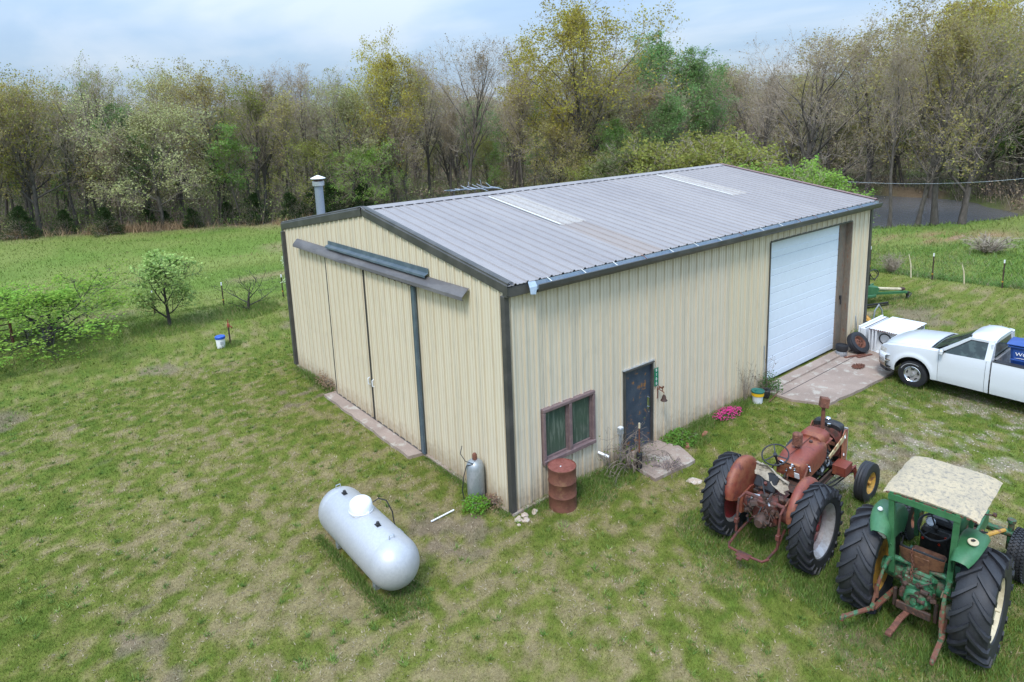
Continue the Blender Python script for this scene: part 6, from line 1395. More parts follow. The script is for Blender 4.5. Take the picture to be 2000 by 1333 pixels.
# ------------------------------------------------------------------ yard objects
# propane tank
PT = empty('propane_tank', (-2.9, .6, -.03), R_(90), 'silver-white horizontal propane tank lying in the grass in front of the sliding doors', 'gas tank')
mb = MB(); prof = []
for k in range(11): a = R_(90-9*k); prof.append((max(.001, .44*math.cos(a)), -1.012-.44*math.sin(a)))
prof += [(.44, -1.00), (.437, -.99), (.44, -.98), (.44, .98), (.437, .99), (.44, 1.00)]
for k in range(11): a = R_(9*k); prof.append((max(.001, .44*math.cos(a)), 1.012+.44*math.sin(a)))
mb.lathe(prof, 48, (0, 0, .56), 'x'); mb.build('shell', m_tank, PT, smooth=60)
mb = MB(); mb.box((-.62, -.405, .74), (.16, .006, .10), (R_(-24), 0, 0), bev=.002); mb.build('data_plate', m_galv, PT)
for x in (-.75, .75): mb = MB(); mb.box((x, 0, .10), (.10, .55, .20), bev=.01); mb.build('leg', m_galv, PT)
mb = MB(); mb.lathe([(.205, .0), (.21, .03), (.205, .14), (.19, .20), (.14, .245), (.07, .262), (.001, .265)], 32, (.12, 0, .965)); dm = mb.build('dome_cover', m_tankwhite, PT, smooth=60)
mb = MB(); mb.lathe([(.213, .03), (.22, .035), (.22, .045), (.213, .05)], 32, (.12, 0, .965)); mb.box((-.09, -.03, 1.01), (.03, .05, .04), bev=.005); mb.build('dome_rim', m_white, dm)
for x, y in ((-.52, .0), (.82, 0)): mb = MB(); mb.lathe([(.038, -.02), (.038, .03), (.028, .035), (.028, .06), (.001, .062)], 12, (x, y, 1.0)); mb.box((x-.0, y-.0, 1.004), (.12, .08, .012), bev=.003); mb.build('valve', m_trimblk, PT)
for x in (-1.02, 1.10): mb = MB(); mb.tube([(x, -.05, .985), (x, -.04, 1.06), (x, .04, 1.06), (x, .05, .985)], .010, 6); mb.build('lifting_eye', m_galv, PT)
mb = MB(); mb.tube([(.10, -.20, 1.05), (.05, -.32, 1.12), (-.02, -.44, 1.06), (-.10, -.50, .85), (-.12, -.52, .5), (-.1, -.55, .05)], .012, 6); mb.build('hose', m_black, PT)
# gas cylinder
GC = empty('gas_cylinder', (-.22, .95, -.03), 0, 'upright grey gas cylinder with a rusty cap at the gable wall corner', 'gas cylinder')
mb = MB(); mb.lathe([(.001, .02), (.17, .02), (.185, .05), (.185, .72), (.178, .79), (.15, .85), (.10, .89), (.05, .905), (.001, .905)], 32); mb.build('body', m_cyl, GC, smooth=50)
mb = MB(); mb.lathe([(.05, .89), (.052, .97), (.05, 1.01), (.035, 1.04), (.001, 1.045)], 16); mb.build('valve_cap', m_rust, GC)
mb = MB(); mb.tube([(-.02, -.05, .90), (-.12, -.08, .86), (-.20, .02, .82), (-.26, .05, .6), (-.32, .04, .3), (-.30, 0, .05)], .011, 6); mb.tube([(-.10, -.07, .87), (-.22, .02, .93), (-.27, .12, 1.08), (-.18, .18, 1.2)], .009, 6); mb.build('hose', m_black, GC)
# oil drum
OD = empty('oil_drum', (.96, -.44, -.04), R_(20), 'rusty red-brown steel drum standing below the window', 'drum')
mb = MB(); pf = [(.28, .02), (.292, .0), (.292, .02), (.285, .04)]
for zc in (.30, .60): pf += [(.285, zc-.016), (.294, zc-.005), (.294, zc+.005), (.285, zc+.016)]
pf += [(.285, .86), (.294, .88), (.294, .905), (.283, .905)]; mb.lathe(pf, 40); mb.build('body', m_drum, OD, smooth=40)
mb = MB(); mb.lathe([(.283, .905), (.280, .885), (.001, .88)], 40); mb.lathe([(.03, .88), (.03, .895), (.001, .9)], 10, (.16, .08, 0)); ld = mb.build('lid', m_drumtop, OD)
mb = MB(); mb.box((-.02, .02, .888), (.03, .02, .012)); mb.build('bung', m_white, ld)
# address sign
SG = empty('address_sign', (4.385, -.045, 1.69), 0, 'green vertical house number sign reading 8100 beside the dark door', 'sign')
mb = MB(); mb.box((0, 0, 0), (.15, .006, .45), bev=.002); mb.build('panel', m_signgreen, SG)
for i, c_ in enumerate('8100'): text_obj(c_, .105, m_tankwhite, 'digit', SG, (0, -.004, .165-.11*i), (R_(90), 0, 0), .001)
# bell
BL = empty('door_bell', (4.44, -.04, 1.28), 0, 'small rusty iron bell with an animal figure, hung right of the dark door', 'bell')
mb = MB(); mb.box((0, .0, .0), (.035, .012, .30), bev=.004); mb.tube([(0, -.01, .10), (.0, -.12, .08), (.0, -.19, .06)], .012, 6); mb.build('bracket', m_rust, BL)
mb = MB(); mb.lathe([(.001, .05), (.03, .045), (.045, .0), (.055, -.05), (.085, -.09), (.08, -.095), (.001, -.06)], 16, (0, -.19, -.05)); mb.tube([(0, -.19, -.1), (0, -.19, -.17)], .01, 6); mb.tube([(0, -.19, .06), (0, -.19, -.0)], .006, 5); mb.build('bell', m_rust_dark, BL)
mb = MB(); mb.box((0, -.10, .155), (.02, .12, .045), bev=.008); mb.box((0, -.165, .19), (.02, .04, .05), (R_(20), 0, 0), bev=.006)
for y in (-.05, -.15): mb.box((0, y, .115), (.015, .015, .05))
mb.tube([(0, -.04, .17), (0, -.02, .21)], .006, 5); mb.build('figure', m_rust, BL)
# white pvc stub through the wall
VP = MB(); VP.lathe([(.001, 0), (.035, 0), (.03, .0), (.03, .26), (.025, .26), (.025, .24), (.001, .24)], 14, (2.43, -.02, .46), 'z', (R_(105), 0, R_(25))); VP.build('vent_pipe', m_tankwhite, smooth=40, label='short white plastic pipe sticking out of the wall left of the door', cat='pipe')
# meter post beside the door
MP = empty('meter_post', (3.0, -.16, -.03), 0, 'grey post with a small outlet box standing left of the dark door', 'post')
mb = MB(); mb.box((0, 0, .42), (.05, .04, .90), bev=.004); mb.build('post', m_galv, MP)
mb = MB(); mb.box((0, -.01, .86), (.12, .10, .15), bev=.01); b_ = mb.build('outlet_box', m_cyl, MP); mb = MB(); mb.box((0, -.01, .945), (.11, .09, .015), bev=.004); mb.build('hood', m_oldwhite, b_)
# hydrant pipe
HY = empty('standpipe', (3.16, -.58, -.03), 0, 'rusty standpipe in a black sleeve in front of the doorstep', 'standpipe')
mb = MB(); mb.lathe([(.065, 0), (.065, .42), (.055, .43), (.001, .43)], 16); mb.build('sleeve', m_black, HY)
mb = MB(); mb.tube([(0, 0, .4), (0, 0, 1.12)], .018, 8); mb.build('riser', m_rust, HY); mb = MB(); mb.lathe([(.024, 1.02), (.022, 1.14), (.001, 1.145)], 10); mb.build('cap', m_cream, HY)
# plants against the wall
def bare_bush(x, y, n, h, sp, label, name='bush', leafn=0, mt=None, lc=(.12, .22, .04), heads=False, curve=.3, seed=1, r=.005):
    g = random.Random(seed); e = empty(name, (x, y, -.03), 0, label, 'bush'); mb = MB(); tips = []
    for i in range(n):
        a = g.uniform(0, 6.28); t = g.uniform(.1, 1)*sp; p = V(math.cos(a)*t*.15, math.sin(a)*t*.08, 0); d = V(math.cos(a)*t, math.sin(a)*t*.5-.03, 1).normalized(); pts = [p]; hh = h*g.uniform(.5, 1.1)
        for k in range(6): d = (d+V(g.gauss(0, .12), g.gauss(0, .08), g.gauss(0, .08)-curve*.2*k)).normalized(); p = p+d*hh/6; pts.append(p)
        mb.tube(pts, [r*(1.3-.15*k) for k in range(7)], 4)
        for k in range(2, 6):
            for _ in range(2):
                q = pts[k]; d2 = (d+V(g.gauss(0, .8), g.gauss(0, .6), g.gauss(.1, .6))).normalized(); q2 = q+d2*hh*g.uniform(.1, .28); q3 = q2+V(g.gauss(0, .05), g.gauss(0, .03), g.gauss(0, .05)); mb.tube([q, q2, q3], [r*.6, r*.45, r*.3], 3); tips.append(q3)
        tips.append(pts[-1])
    mb.build('stem', mt or m_deadwood, e)
    if leafn:
        lm = MB(); 
        for i in range(leafn):
            c = g.choice(tips)+V(g.gauss(0, .04), g.gauss(0, .03), g.gauss(0, .04)); a = V(g.gauss(0, 1), g.gauss(0, 1), g.gauss(0, 1)).normalized(); b = a.orthogonal().normalized(); s = g.uniform(.012, .028); lm.add([c-a*s, c-b*s*.6, c+a*s, c+b*s*.6], [(0, 1, 2, 3)])
        o = lm.build('foliage', m_leaf, e, smooth=0); o.color = (*lc, 1)
    return e
bare_bush(3.12, -.40, 40, 1.05, 1.0, 'thorny arching bush with a few yellow-green leaves in front of the dark door', leafn=260, curve=.7, seed=3, r=.008)
bare_bush(3.65, -1.0, 22, .55, 1.3, 'tangle of dry grey-purple stems lying on the doorstep slab', mt=mat('purple_grey_stem', (.20, .155, .15), .9, var=.2), curve=.8, seed=5, r=.006)
bare_bush(2.72, -.14, 7, 1.25, .6, 'thin dry vine curling up the wall between window and door', curve=.35, seed=8, leafn=30, r=.007)
bare_bush(8.05, -.12, 8, 1.5, .35, 'tall bare twiggy weed against the wall left of the garage door', curve=.05, seed=9, mt=m_deadwood)
bare_bush(8.95, -.22, 6, 1.25, .9, 'dried seed-head weed leaning across the corner of the garage door', curve=.1, seed=12, leafn=26, lc=(.12, .09, .06))
def leafy(x, y, r, h, n, lc, label, s=(.014, .034), name='plant', cat='plant', sx=1.0, sy=1.0):
    g = random.Random(int(x*77+y*13)); e = empty(name, (x, y, -.03), 0, label, cat); lm = MB(); st = MB()
    for i in range(10): st.tube([(0, 0, 0), (g.uniform(-1, 1)*r*.4*sx, g.uniform(-1, 1)*r*.4*sy, h*.5), (g.uniform(-1, 1)*r*.8*sx, g.uniform(-1, 1)*r*.8*sy, h*.8)], .005, 4)
    n = int(n*1.8)
    for i in range(n):
        t = g.random()**.5*g.uniform(.75, 1.15); a = g.uniform(0, 6.28); q = g.random(); c = V(math.cos(a)*r*t*sx, math.sin(a)*r*t*sy, h*math.sqrt(max(0, 1.35-t*t))*q**.6*g.uniform(.6, 1.1)+.01); d = V(g.gauss(0, 1), g.gauss(0, 1), g.gauss(0, .8)+.3).normalized(); b = d.orthogonal().normalized(); z = g.uniform(*s); lm.add([c-d*z, c-b*z*.5, c+d*z, c+b*z*.5], [(0, 1, 2, 3)])
    st.build('stem', m_deadwood, e); o = lm.build('foliage', m_leaf, e, smooth=0); o.color = (*lc, 1)
    at = o.data.attributes.new('v', 'FLOAT', 'POINT'); vals = [g.random() for _ in range(n)]; at.data.foreach_set('value', [v for v in vals for _ in range(4)]); return e
leafy(9.05, -.25, .34, .55, 420, (.05, .11, .025), 'dark green leafy plant at the left foot of the garage door')
leafy(-.45, .62, .30, .26, 420, (.11, .22, .03), 'low bright green weed in front of the gas cylinder')
leafy(-.1, .5, .25, .22, 160, (.20, .13, .09), 'dry reddish weed between gas cylinder and shed corner')
leafy(4.95, -.28, .42, .17, 500, (.10, .18, .035), 'dense green grassy clump right of the doorstep', s=(.02, .05), sx=1.2)
leafy(14.45, -.15, .28, .55, 320, (.12, .19, .03), 'yellow-green weed growing between wall end and spare tyre')
leafy(-.12, 8.9, .28, .45, 260, (.22, .15, .10), 'brown dead weeds at the wall by the left end of the sliding doors', sy=2.4, sx=.6)
fl_ = leafy(6.95, -.28, .50, .12, 260, (.07, .14, .03), 'patch of magenta flowering ground phlox at the foot of the long wall', cat='flowers', name='flower_patch', sx=1.15, sy=.5)
g = random.Random(31); mb = MB()
for i in range(330):
    t = g.random()**.8; a = g.uniform(0, 6.28); c = V(math.cos(a)*.55*t, math.sin(a)*.27*t-.02, .10*math.sqrt(max(0, 1-t*t))+.04+g.gauss(0, .01)); rr = g.uniform(.014, .026); q = g.uniform(0, 6.28)
    mb.add([c]+[c+V(math.cos(q+k*1.257)*rr, math.sin(q+k*1.257)*rr, .006) for k in range(5)], [(0, 1, 2), (0, 2, 3), (0, 3, 4), (0, 4, 5), (0, 5, 1)])
mb.build('blossom', mat('magenta_petals', (.52, .015, .20), .6, c2=(.62, .06, .22), s2=20, var=.15), fl_, smooth=0)
# buckets and junk by the garage door
YB = empty('bucket', (8.25, -.36, -.03), 0, 'white and yellow bucket with a green lid in the grass left of the garage door', 'bucket')
mb = MB(); mb.lathe([(.13, 0), (.145, .18), (.15, .2)], 20); mb.build('body', m_oldwhite, YB); mb = MB(); mb.lathe([(.15, .20), (.165, .21), (.165, .30), (.15, .31)], 20); mb.build('band', mat('bucket_yellow', (.70, .42, .02), .45, var=.05), YB)
mb = MB(); mb.lathe([(.17, .30), (.18, .32), (.175, .345), (.15, .35), (.13, .335), (.001, .335)], 20); mb.box((-.05, .03, .345), (.06, .04, .02)); mb.build('lid', mat('lid_green', (.02, .13, .10), .4, var=.05), YB)
BX = MB(); BX.box((8.68, -.36, .11), (.26, .18, .20), (0, 0, R_(20)), bev=.015); BX.box((8.68, -.36, .23), (.10, .07, .05), (0, 0, R_(20)), bev=.01); BX.tube([(8.6, -.4, .22), (8.62, -.4, .27), (8.72, -.37, .27), (8.75, -.36, .22)], .01, 5); BX.build('battery', m_engine, label='dark old battery box on the ground beside the yellow bucket', cat='battery')
BX = MB(); BX.tube([(8.4, -.62, .02), (8.8, -.55, .04), (9.15, -.45, .05)], .012, 5); BX.build('stick', m_rust, label='thin reddish stick lying in the grass below the yellow bucket', cat='stick')
BX = MB(); BX.tube([(9.02, -.10, -.02), (9.06, -.03, 1.30)], .014, 6); BX.build('rod', m_galv, label='thin grey metal rod leaning on the left jamb of the garage door', cat='rod')
BN = empty('bin', (13.12, -.30, .035), 0, 'grey tub with a black sunken lid at the right foot of the garage door', 'tub')
mb = MB(); mb.lathe([(.14, 0), (.15, .02), (.155, .16), (.15, .17)], 22); mb.build('base', m_galv, BN); mb = MB(); mb.lathe([(.155, .16), (.18, .20), (.185, .34), (.18, .36), (.165, .36), (.16, .33), (.001, .31)], 22); mb.build('lid', m_black, BN)
CO = empty('chain_pile', (12.50, -1.10, .04), 0, 'rusty coiled chain lying on the concrete apron', 'chain')
mb = MB(); g = random.Random(2)
for k in range(70): a = k*.45; r = .05+.0022*k; c = V(r*1.25*math.cos(a), r*.75*math.sin(a), .02+.02*g.random()); mb.tube([c+V(.022*math.cos(a+1.57+q*.8)*1.2, .022*math.sin(a+1.57+q*.8), .012*math.sin(q*1.57)) for q in range(7)], .008, 4, close=True)
mb.build('links', m_rust, CO)
for x, y, r_, lb in ((13.35, -.62, -22, 'longer rusty iron strip lying under the spare tyre'), (13.55, -.82, -16, 'shorter rusty iron strip at the front of the pair by the spare tyre')):
    mb = MB(); mb.box((x, y, .055), (.80 if r_ == -22 else .6, .09, .02), (0, 0, R_(r_)), bev=.004); mb.build('iron_strip', m_rust, label=lb, cat='scrap iron')
SP = empty('spare_tyre', (13.78, -.50, .34), 0, 'worn spare tyre on a rusty steel rim leaning at the right end of the wall', 'tyre')
SP.rotation_euler = (R_(-38), 0, R_(-12))
mb = plain_tyre(.36, .22, .205, 3); mb.build('tyre', m_tyre, SP)
mb = MB(); mb.lathe([(.21, -.09), (.20, -.10), (.17, -.06), (.15, -.01), (.11, -.05), (.08, -.065), (.045, -.065), (.04, -.03), (.001, -.03)], 28, axis='y'); mb.lathe([(.21, .09), (.2, .1), (.17, .0), (.15, -.01)], 28, axis='y'); rm = mb.build('rim', m_rust, SP)
mb = MB()
for k in range(5): a = 6.283*k/5; mb.lathe([(.018, -.078), (.018, -.06), (.001, -.08)], 8, (.09*math.cos(a), 0, .09*math.sin(a)), 'y')
mb.build('wheel_nuts', m_rust_dark, rm)
YR = empty('wheel_rim', (15.60, .16, .60), 0, 'yellow steel wheel rim resting on scrap behind the shed end', 'wheel rim'); YR.rotation_euler = (R_(-55), 0, R_(10))
mb = MB(); mb.lathe([(.22, -.10), (.235, -.095), (.21, -.06), (.185, -.03), (.185, .05), (.22, .09)], 28, axis='y'); mb.build('barrel', m_yellow, YR)
mb = MB(); ring_ = [( (.185 if k % 2 == 0 else .185)*math.cos(6.283*k/32), .185*math.sin(6.283*k/32)) for k in range(33)]
P = [[V(r*math.cos(6.283*k/32)*(1 if r > .09 else (1+.18*math.cos(6*6.283*k/32))), y, r*math.sin(6.283*k/32)*(1 if r > .09 else (1+.18*math.cos(6*6.283*k/32)))) for k in range(33)] for r, y in ((.185, .0), (.14, -.02), (.075, -.01))]
mb.grid(P); mb.build('disc', m_yellow, YR)
SC = MB(); greeble(SC, (15.62, -.05, .16), (.5, .4, .3), 26, (.06, .14), 77); SC.build('scrap_machine', m_rust_dark, label='rusty scrap engine parts heaped under the yellow rim', cat='scrap iron')
SC = MB(); SC.tube([(16.25, .15, 0), (16.28, .1, .75), (16.45, .05, .95), (16.62, .0, .72), (16.68, -.05, 0)], .03, 6); SC.build('bent_pipe', m_cyl, label='bent grey pipe hoop standing behind the yellow rim', cat='pipe')
SC = MB(); SC.tube([(14.6, -.12, .1), (14.52, -.04, 1.0)], .018, 6); SC.build('rod', m_galv, label='grey pole leaning on the wall above the spare tyre', cat='rod')
# old white freezer lying on its side next to a white door slab
FZ = empty('old_freezer', (15.05, -1.15, -.02), R_(0), 'old white metal chest with rust-chipped edges, open front, lying behind the truck nose', 'freezer')
mb = MB(); w3, d3, h3 = 1.75, 1.05, .80
for c, d in (((0, 0, h3-.02), (w3, d3, .04)), ((0, 0, .03), (w3, d3, .04)), ((0, d3/2-.02, h3/2), (w3-.01, .04, h3-.09)), ((w3/2-.02, 0, h3/2), (.04, d3-.1, h3-.09))): mb.box(c, d, bev=.008)
mb.box((-w3/2+.25, 0, h3/2), (.03, d3-.1, h3-.09)); mb.build('cabinet', m_oldwhite, FZ)
for yy_, w_ in ((.30, .10), (.40, .08), (-.48, .06)): mb = MB(); mb.box((-w3/2+w_/2, yy_, h3/2), (w_, .045, h3-.09), bev=.006); mb.build('upright', m_oldwhite, FZ)
mb = MB(); g = random.Random(8)
for i in range(16): mb.box((-w3/2-.002, -.5+i*.066, h3-.02), (.012, g.uniform(.02, .055), g.uniform(.02, .045))); mb.box((-w3/2+.0+i*.11, -d3/2-.002, h3-.02), (g.uniform(.02, .09), .012, g.uniform(.015, .035)))
mb.build('rust_chip', m_rust, FZ)
mb = MB(); mb.tube([(-w3/2+.22, .1+.17*math.cos(6.283*k/20), .47+.17*math.sin(6.283*k/20)) for k in range(20)], .018, 6, close=True); mb.build('gasket_ring', m_black, FZ)
mb = MB()
for i in range(9): mb.box((-.5+.16*i, -d3/2+.06, h3/2), (.02, .02, h3-.1))
mb.build('grid_bar', m_galv, FZ)
FD = empty('freezer_door', (15.05, -.44, -.02), 0, 'white ribbed freezer door standing upright against the old white chest', 'freezer door')
mb = MB(); mb.box((0, 0, .38), (1.72, .16, .76), bev=.02); mb.box((0, .12, .40), (1.72, .06, .80), bev=.015); mb.build('panel', m_oldwhite, FD)
mb = MB(); mb.box((0, -.06, .766), (1.66, .02, .012)); mb.build('seal', m_rust_dark, FD)
# small things on the lawn
PV = MB(); PV.tube([(-.85, .87, .018), (-1.40, .86, .0)], .016, 8); PV.build('plastic_pipe', m_tankwhite, label='white plastic pipe half buried in the lawn between tank and cylinder', cat='pipe')
g = random.Random(15)
def stone(x, y, r, m, label, h=.5, name='stone', grp=None, sx=1.0):
    bm = bmesh.new(); bmesh.ops.create_icosphere(bm, subdivisions=2, radius=r)
    for v in bm.verts: k = 1+g.uniform(-.18, .18); v.co = Vector((v.co.x*k*sx, v.co.y*k, v.co.z*h*k))
    me = bpy.data.meshes.new(name); bm.to_mesh(me); bm.free(); me.materials.append(m); o = inst(name, me, None, (x, y, gzf(x, y)+r*h*.3), (0, 0, g.uniform(0, 3))); tag(o, label, 'stone', grp); return o
m_lime = mat('pale_limestone', (.46, .36, .28), .9, c2=(.55, .47, .40), s2=8, var=.15, bump=.004)
m_brick = mat('red_brick', (.30, .12, .08), .9, var=.15)
for i in range(13): stone(-.15+g.uniform(0, .55), -.22-g.uniform(0, .22)+.12*i/13, g.uniform(.03, .075), m_lime, 'pale broken stone at the near foot of the shed corner', .6, grp='rubble at the shed corner')
stone(3.70, -1.66, .13, m_lime, 'flat pale stone in the grass just beyond the doorstep', .25, sx=1.3)
for x, y, r_, lb in ((5.62, -.55, 20, 'red brick lying in the grass farther from the doorstep'), (4.85, -.62, 35, 'red brick lying in the grass nearest the doorstep')):
    mb = MB(); mb.box((x, y, .0), (.22, .09, .07), (0, 0, R_(r_)), bev=.008); mb.build('brick', m_brick, label=lb, cat='brick')
# white bucket with blue lid and yard hydrant
WB_ = empty('bucket', (-1.40, 15.30, gzf(-1.4, 15.3)), 0, 'white bucket with a blue lid standing on the lawn beside the hydrant', 'bucket')
mb = MB(); mb.lathe([(.001, 0), (.14, 0), (.165, .36)], 20); mb.build('body', m_tankwhite, WB_); mb = MB(); mb.lathe([(.175, .34), (.18, .36), (.18, .42), (.16, .44), (.001, .44)], 20); mb.build('lid', mat('lid_blue', (.02, .09, .45), .4, var=.03), WB_)
mb = MB(); mb.box((0, -.155, .2), (.1, .006, .1)); mb.build('print', mat('grey_print', (.4, .42, .45), .6), WB_)
YH = empty('yard_hydrant', (-1.04, 15.42, gzf(-1.04, 15.42)), 0, 'rusty red hydrant on a dark pipe standing on the lawn', 'hydrant')
mb = MB(); mb.tube([(0, 0, 0), (0, 0, .66)], .03, 8); mb.build('pipe', m_rust_dark, YH)
mb = MB(); mb.box((0, 0, .72), (.08, .10, .16), bev=.02); mb.tube([(.02, 0, .7), (.10, -.02, .66), (.11, -.02, .60)], .022, 6); mb.box((0, .0, .86), (.035, .05, .18), (R_(8), 0, 0), bev=.01); mb.build('head', mat('hydrant_red', (.36, .07, .04), .6, c2=RUST, s2=9, var=.1), YH)
# orchard trees, their own kinds
proto('apple', seed=51, H=2.9, base=.16, nlimb=12, spread=.85, ang=(50, 88), leafn=13000, leaf=.048, clump=.4, r0=.10, l2=7, l3=5, twigs=4, up=.10)
proto('plum', seed=52, H=2.9, base=.18, nlimb=12, spread=.46, ang=(30, 62), leafn=5200, leaf=.05, clump=.3, r0=.06, l2=6, l3=5, twigs=4, up=.3)
proto('stub', seed=53, H=1.7, base=.15, nlimb=6, spread=.9, ang=(50, 85), leafn=260, leaf=.03, clump=.3, r0=.07, l2=4, l3=3, twigs=2, ragged=.5)
def orch(key, x, y, h, c, lb, rz, sx=1.0):
    s = h/PROTO[key][2]; e = empty('orchard_tree', (x, y, gzf(x, y)-.03), rz, lb, 'tree'); e.scale = (s*sx, s*sx, s)
    t = inst('trunk', PROTO[key][0].copy(), e); t.data.materials.clear(); t.data.materials.append(m_bark_dark); o = inst('crown', PROTO[key][1], e); o.color = (*c, 1)
orch('apple', -6.2, 20.5, 1.75, (.185, .285, .05), 'spreading bright green orchard tree at the left edge of the lawn', .7, 2.5)
orch('plum', -2.15, 19.9, 3.0, (.26, .33, .11), 'upright thin-leaved orchard tree in the middle of the three', 2.0, 1.25)
orch('stub', 1.0, 19.95, 1.25, (.12, .17, .05), 'nearly bare broken orchard tree nearest the shed', R_(150), 1.6)
orch('plum', 2.95, 18.2, 2.6, (.38, .42, .28), 'white blossoming orchard tree half hidden behind the shed', 4.0, 1.1)
orch('plum', -9.4, 26.5, 3.2, (.13, .24, .035), 'green orchard tree just outside the left edge with one bough showing', 1.0, 1.1)
# rusty stock gate behind the left orchard tree
GA = empty('stock_gate', (-7.3, 21.6, gzf(-7.3, 21.6)), 0, 'rusty pipe gate behind the left orchard tree', 'gate')
mb = MB(); mb.tube([(0, 0, -.1), (0, 0, 1.25)], .05, 8); mb.build('post', m_rust, GA)
for z in (.25, .45, .65, .85, 1.1): mb = MB(); mb.tube([(-3.4, -.8, z-.08), (-1.7, -.4, z), (0.05, 0, z+.05)], .022, 6); mb.build('rail', m_rust_dark, GA)
# fences: steel posts, wires
def tpost(x, y, h, lb, parent):
    z = gzf(x, y); mb = MB(); mb.box((x, y, z+h/2-.05), (.035, .035, h-.1)); mb.box((x+.02, y, z+h/2-.05), (.012, .05, h-.1)); p_ = mb.build('post', m_rust_dark, parent, label=lb)
    mb = MB(); mb.box((x, y, z+h-.03), (.045, .045, .14)); mb.build('white_top', m_tankwhite, p_); mb = MB(); mb.box((x, y, z+.28), (.05, .05, .04)); mb.build('insulator', mat('insulator_yellow', (.7, .35, .03), .5, var=0), p_); return p_
F1 = empty('wire_fence', (25.3, 1.2, 0), 0, 'wire fence on thin steel posts with white tops between yard and pasture', 'fence')
def wparent(o, p): o.parent = p; o.matrix_parent_inverse = Matrix.Translation(-Vector(p.location)); return o
posts = [(24.8, 8.2), (24.95, 4.06), (25.26, 1.49), (25.65, -1.04), (26.1, -3.7), (26.6, -6.3)]
bpy.context.view_layer.update()
for x, y in posts: tpost(x, y, 1.18, None, None) if False else wparent(tpost(x, y, 1.18, None, None), F1)
for z in (.3, .6, .9):
    mb = MB(); mb.tube([(x, y, gzf(x, y)+z) for x, y in posts], .0025, 4); wparent(mb.build('wire', m_rust_dark, None), F1)
F2 = empty('wire_fence', (-2.2, 22.3, 0), 0, 'old wire fence with rusty posts behind the orchard trees', 'fence')
p2 = [(-10.5, 23.6), (-7.3, 23.0), (-4.7, 22.8), (-2.25, 22.31), (.45, 21.6), (3.0, 21.1)]
for x, y in p2: wparent(tpost(x, y, 1.05, None, None), F2)
for z in (.35, .75):
    mb = MB(); mb.tube([(x, y, gzf(x, y)+z) for x, y in p2], .0025, 4); wparent(mb.build('wire', m_rust_dark, None), F2)
# pale broken stakes by the right fence
for x, y, h, lb in ((25.0, 2.25, 1.1, 'pale broken stake leaning in the fence line left of the steel post'), (25.35, .25, .9, 'short pale stake leaning between two steel posts')):
    mb = MB(); z = gzf(x, y); mb.tube([(x, y, z-.05), (x-.03, y+.05, z+h*.6), (x-.05, y+.14, z+h)], [.03, .03, .012], 6); mb.build('stake', m_cream, label=lb, cat='stake')
for x, y, lb in ((33.0, 1.6, 'clump of dry grey brush standing in the pasture'), (25.6, 3.3, 'dry tan weeds at the fence behind the field machine')):
    e = bare_bush(x, y, 60, 1.25 if x > 30 else .9, 1.1, lb, seed=int(x), mt=mat('dry_brush', (.30, .25, .19), .9, var=.2), curve=.1, r=.012); e.location.z = gzf(x, y); e.scale = (1.7, 2.2, .8) if x > 30 else (1, 1, 1)
# field machine (green drag mower) behind the shed end
FM = empty('field_mower', (20.0, 1.6, gzf(20, 1.3)), R_(-22), 'green pull-behind field mower with a yellow drive shaft behind the far shed corner', 'farm implement')
FM.scale = (.86, .86, .9)
mb = MB(); mb.box((-.9, .3, .42), (1.1, 1.3, .14), bev=.03); mb.box((-.35, 0, .62), (.45, .42, .34), bev=.04); mb.prism([(-1.5, .5), (-.3, .5), (-.2, .75), (-.9, .9), (-1.5, .8)], .05, (0, -.3, 0), (R_(90), 0, 0)); mb.box((.0, .35, .62), (.3, .08, .32), (0, 0, R_(20)), bev=.02); mb.build('deck', m_tgreen, FM)
mb = MB(); mb.bar((-.5, -.10, .48), (1.55, -.16, .36), .14, .09); mb.bar((-.3, .40, .52), (.9, .25, .46), .12, .10); mb.build('drawbar', m_tgreen, FM)
mb = MB(); mb.tube([(-.12, 0, .66), (1.35, -.02, .48)], .065, 10); dsx = mb.build('drive_shaft', m_cream, FM); mb = MB(); mb.lathe([(.09, 0), (.10, .08), (.06, .1), (.07, .2), (.04, .26)], 10, (1.33, -.02, .48), 'x'); mb.lathe([(.10, 0), (.10, .06)], 10, (-.18, 0, .66), 'x'); mb.build('universal_joint', m_rust_dark, dsx)
mb = MB(); mb.box((1.62, -.16, .22), (.10, .12, .34), bev=.02); mb.tube([(1.6, -.22, .1), (1.8, -.22, .28), (1.75, -.1, .32)], .03, 6); mb.build('jack', m_engine, FM)
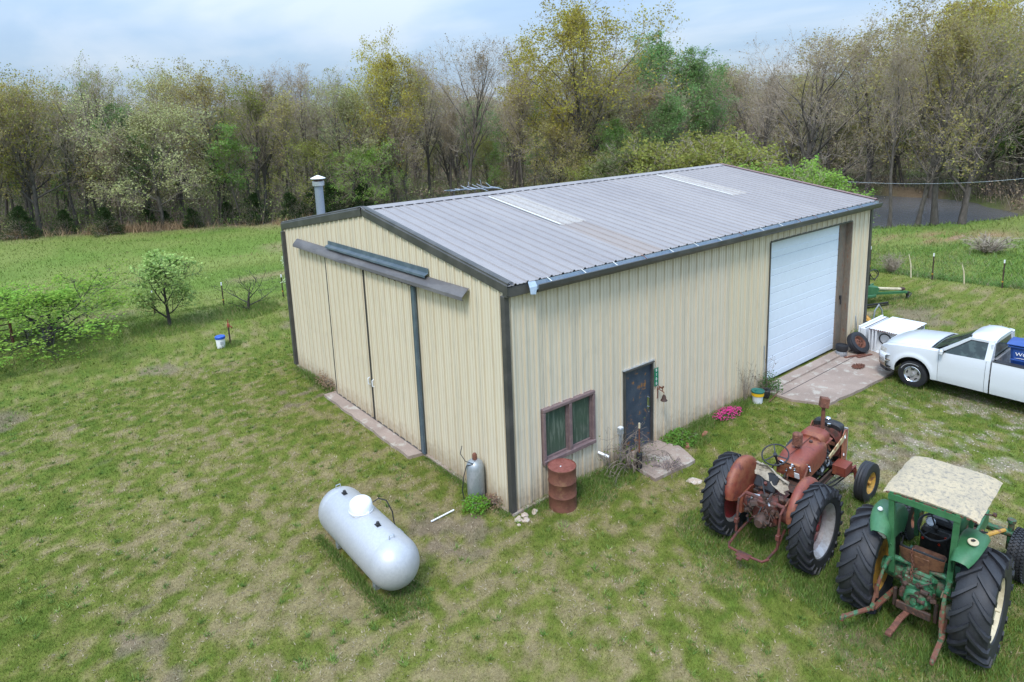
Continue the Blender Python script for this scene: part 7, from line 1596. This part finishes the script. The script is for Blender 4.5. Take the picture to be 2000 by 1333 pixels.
mb = MB(); mb.box((-.75, -.55, .12), (1.7, .08, .08), bev=.01); mb.box((-.8, .95, .14), (1.6, .08, .1), bev=.01); mb.box((-.75, -.6, .05), (1.75, .04, .03)); mb.build('cutter_bar', m_engine, FM)
mb = MB(); mb.bar((-.4, .1, .8), (-.38, .1, 1.3), .05, .03); mb.tube([(-.55, .1, .9), (-.65, .05, 1.4), (-.2, .1, 1.5), (.1, .12, 1.25), (-.1, .1, 1.0), (-.35, .08, 1.25), (-.5, .1, 1.55)], .02, 6)
for k in range(2): mb.tube([(-.2+.05*k+.30*math.cos(6.283*q/16), .1+.03*k, 1.28+.22*math.sin(6.283*q/16)) for q in range(16)], .016, 5, close=True)
mb.build('hydraulic_hose', m_engine, FM)
# tv antenna lying over the far roof slope
AN = empty('antenna', (4.3, 8.05, 5.30), R_(-3), 'old television antenna mounted low behind the roof ridge', 'antenna')
mb = MB(); mb.tube([(-.25, 0, .34), (1.75, -.02, .26)], .02, 6); mb.build('boom', m_bluegrey, AN)
mb = MB(); g = random.Random(3)
for k in range(13): x = -.1+.14*k; l_ = .28+.016*k; a = g.uniform(-.15, .15); mb.tube([(x, -l_, .33-.004*k+g.uniform(-.05, .07)), (x+a*.2, 0, .345-.005*k), (x+a, l_, .33+g.uniform(-.08, .10))], .008, 4)
mb.tube([(.5, -.1, .55), (.62, .05, .34)], .01, 4); mb.tube([(.95, -.1, .58), (1.1, .05, .32)], .01, 4); mb.build('element', m_galv, AN)
mb = MB(); mb.tube([(.05, 0, -.45), (.0, 0, .36)], .025, 6); mb.tube([(.75, 0, -.45), (.8, 0, .32)], .02, 6); mb.build('mast', m_trim, AN)
# overhead line across the pond
WL_ = MB(); A_ = V(31.5, 13.2, 3.6); B_ = V(46.0, -8.5, 6.2)
for k_ in range(1): WL_.tube([A_.lerp(B_, t/20) + V(0, 0, -1.6*math.sin(math.pi*t/20) - .12*k_*math.sin(math.pi*t/20)) for t in range(21)], .011, 5)
WL_.build('power_line', m_galv, label='grey overhead cable sagging across the view in front of the pond', cat='cable')
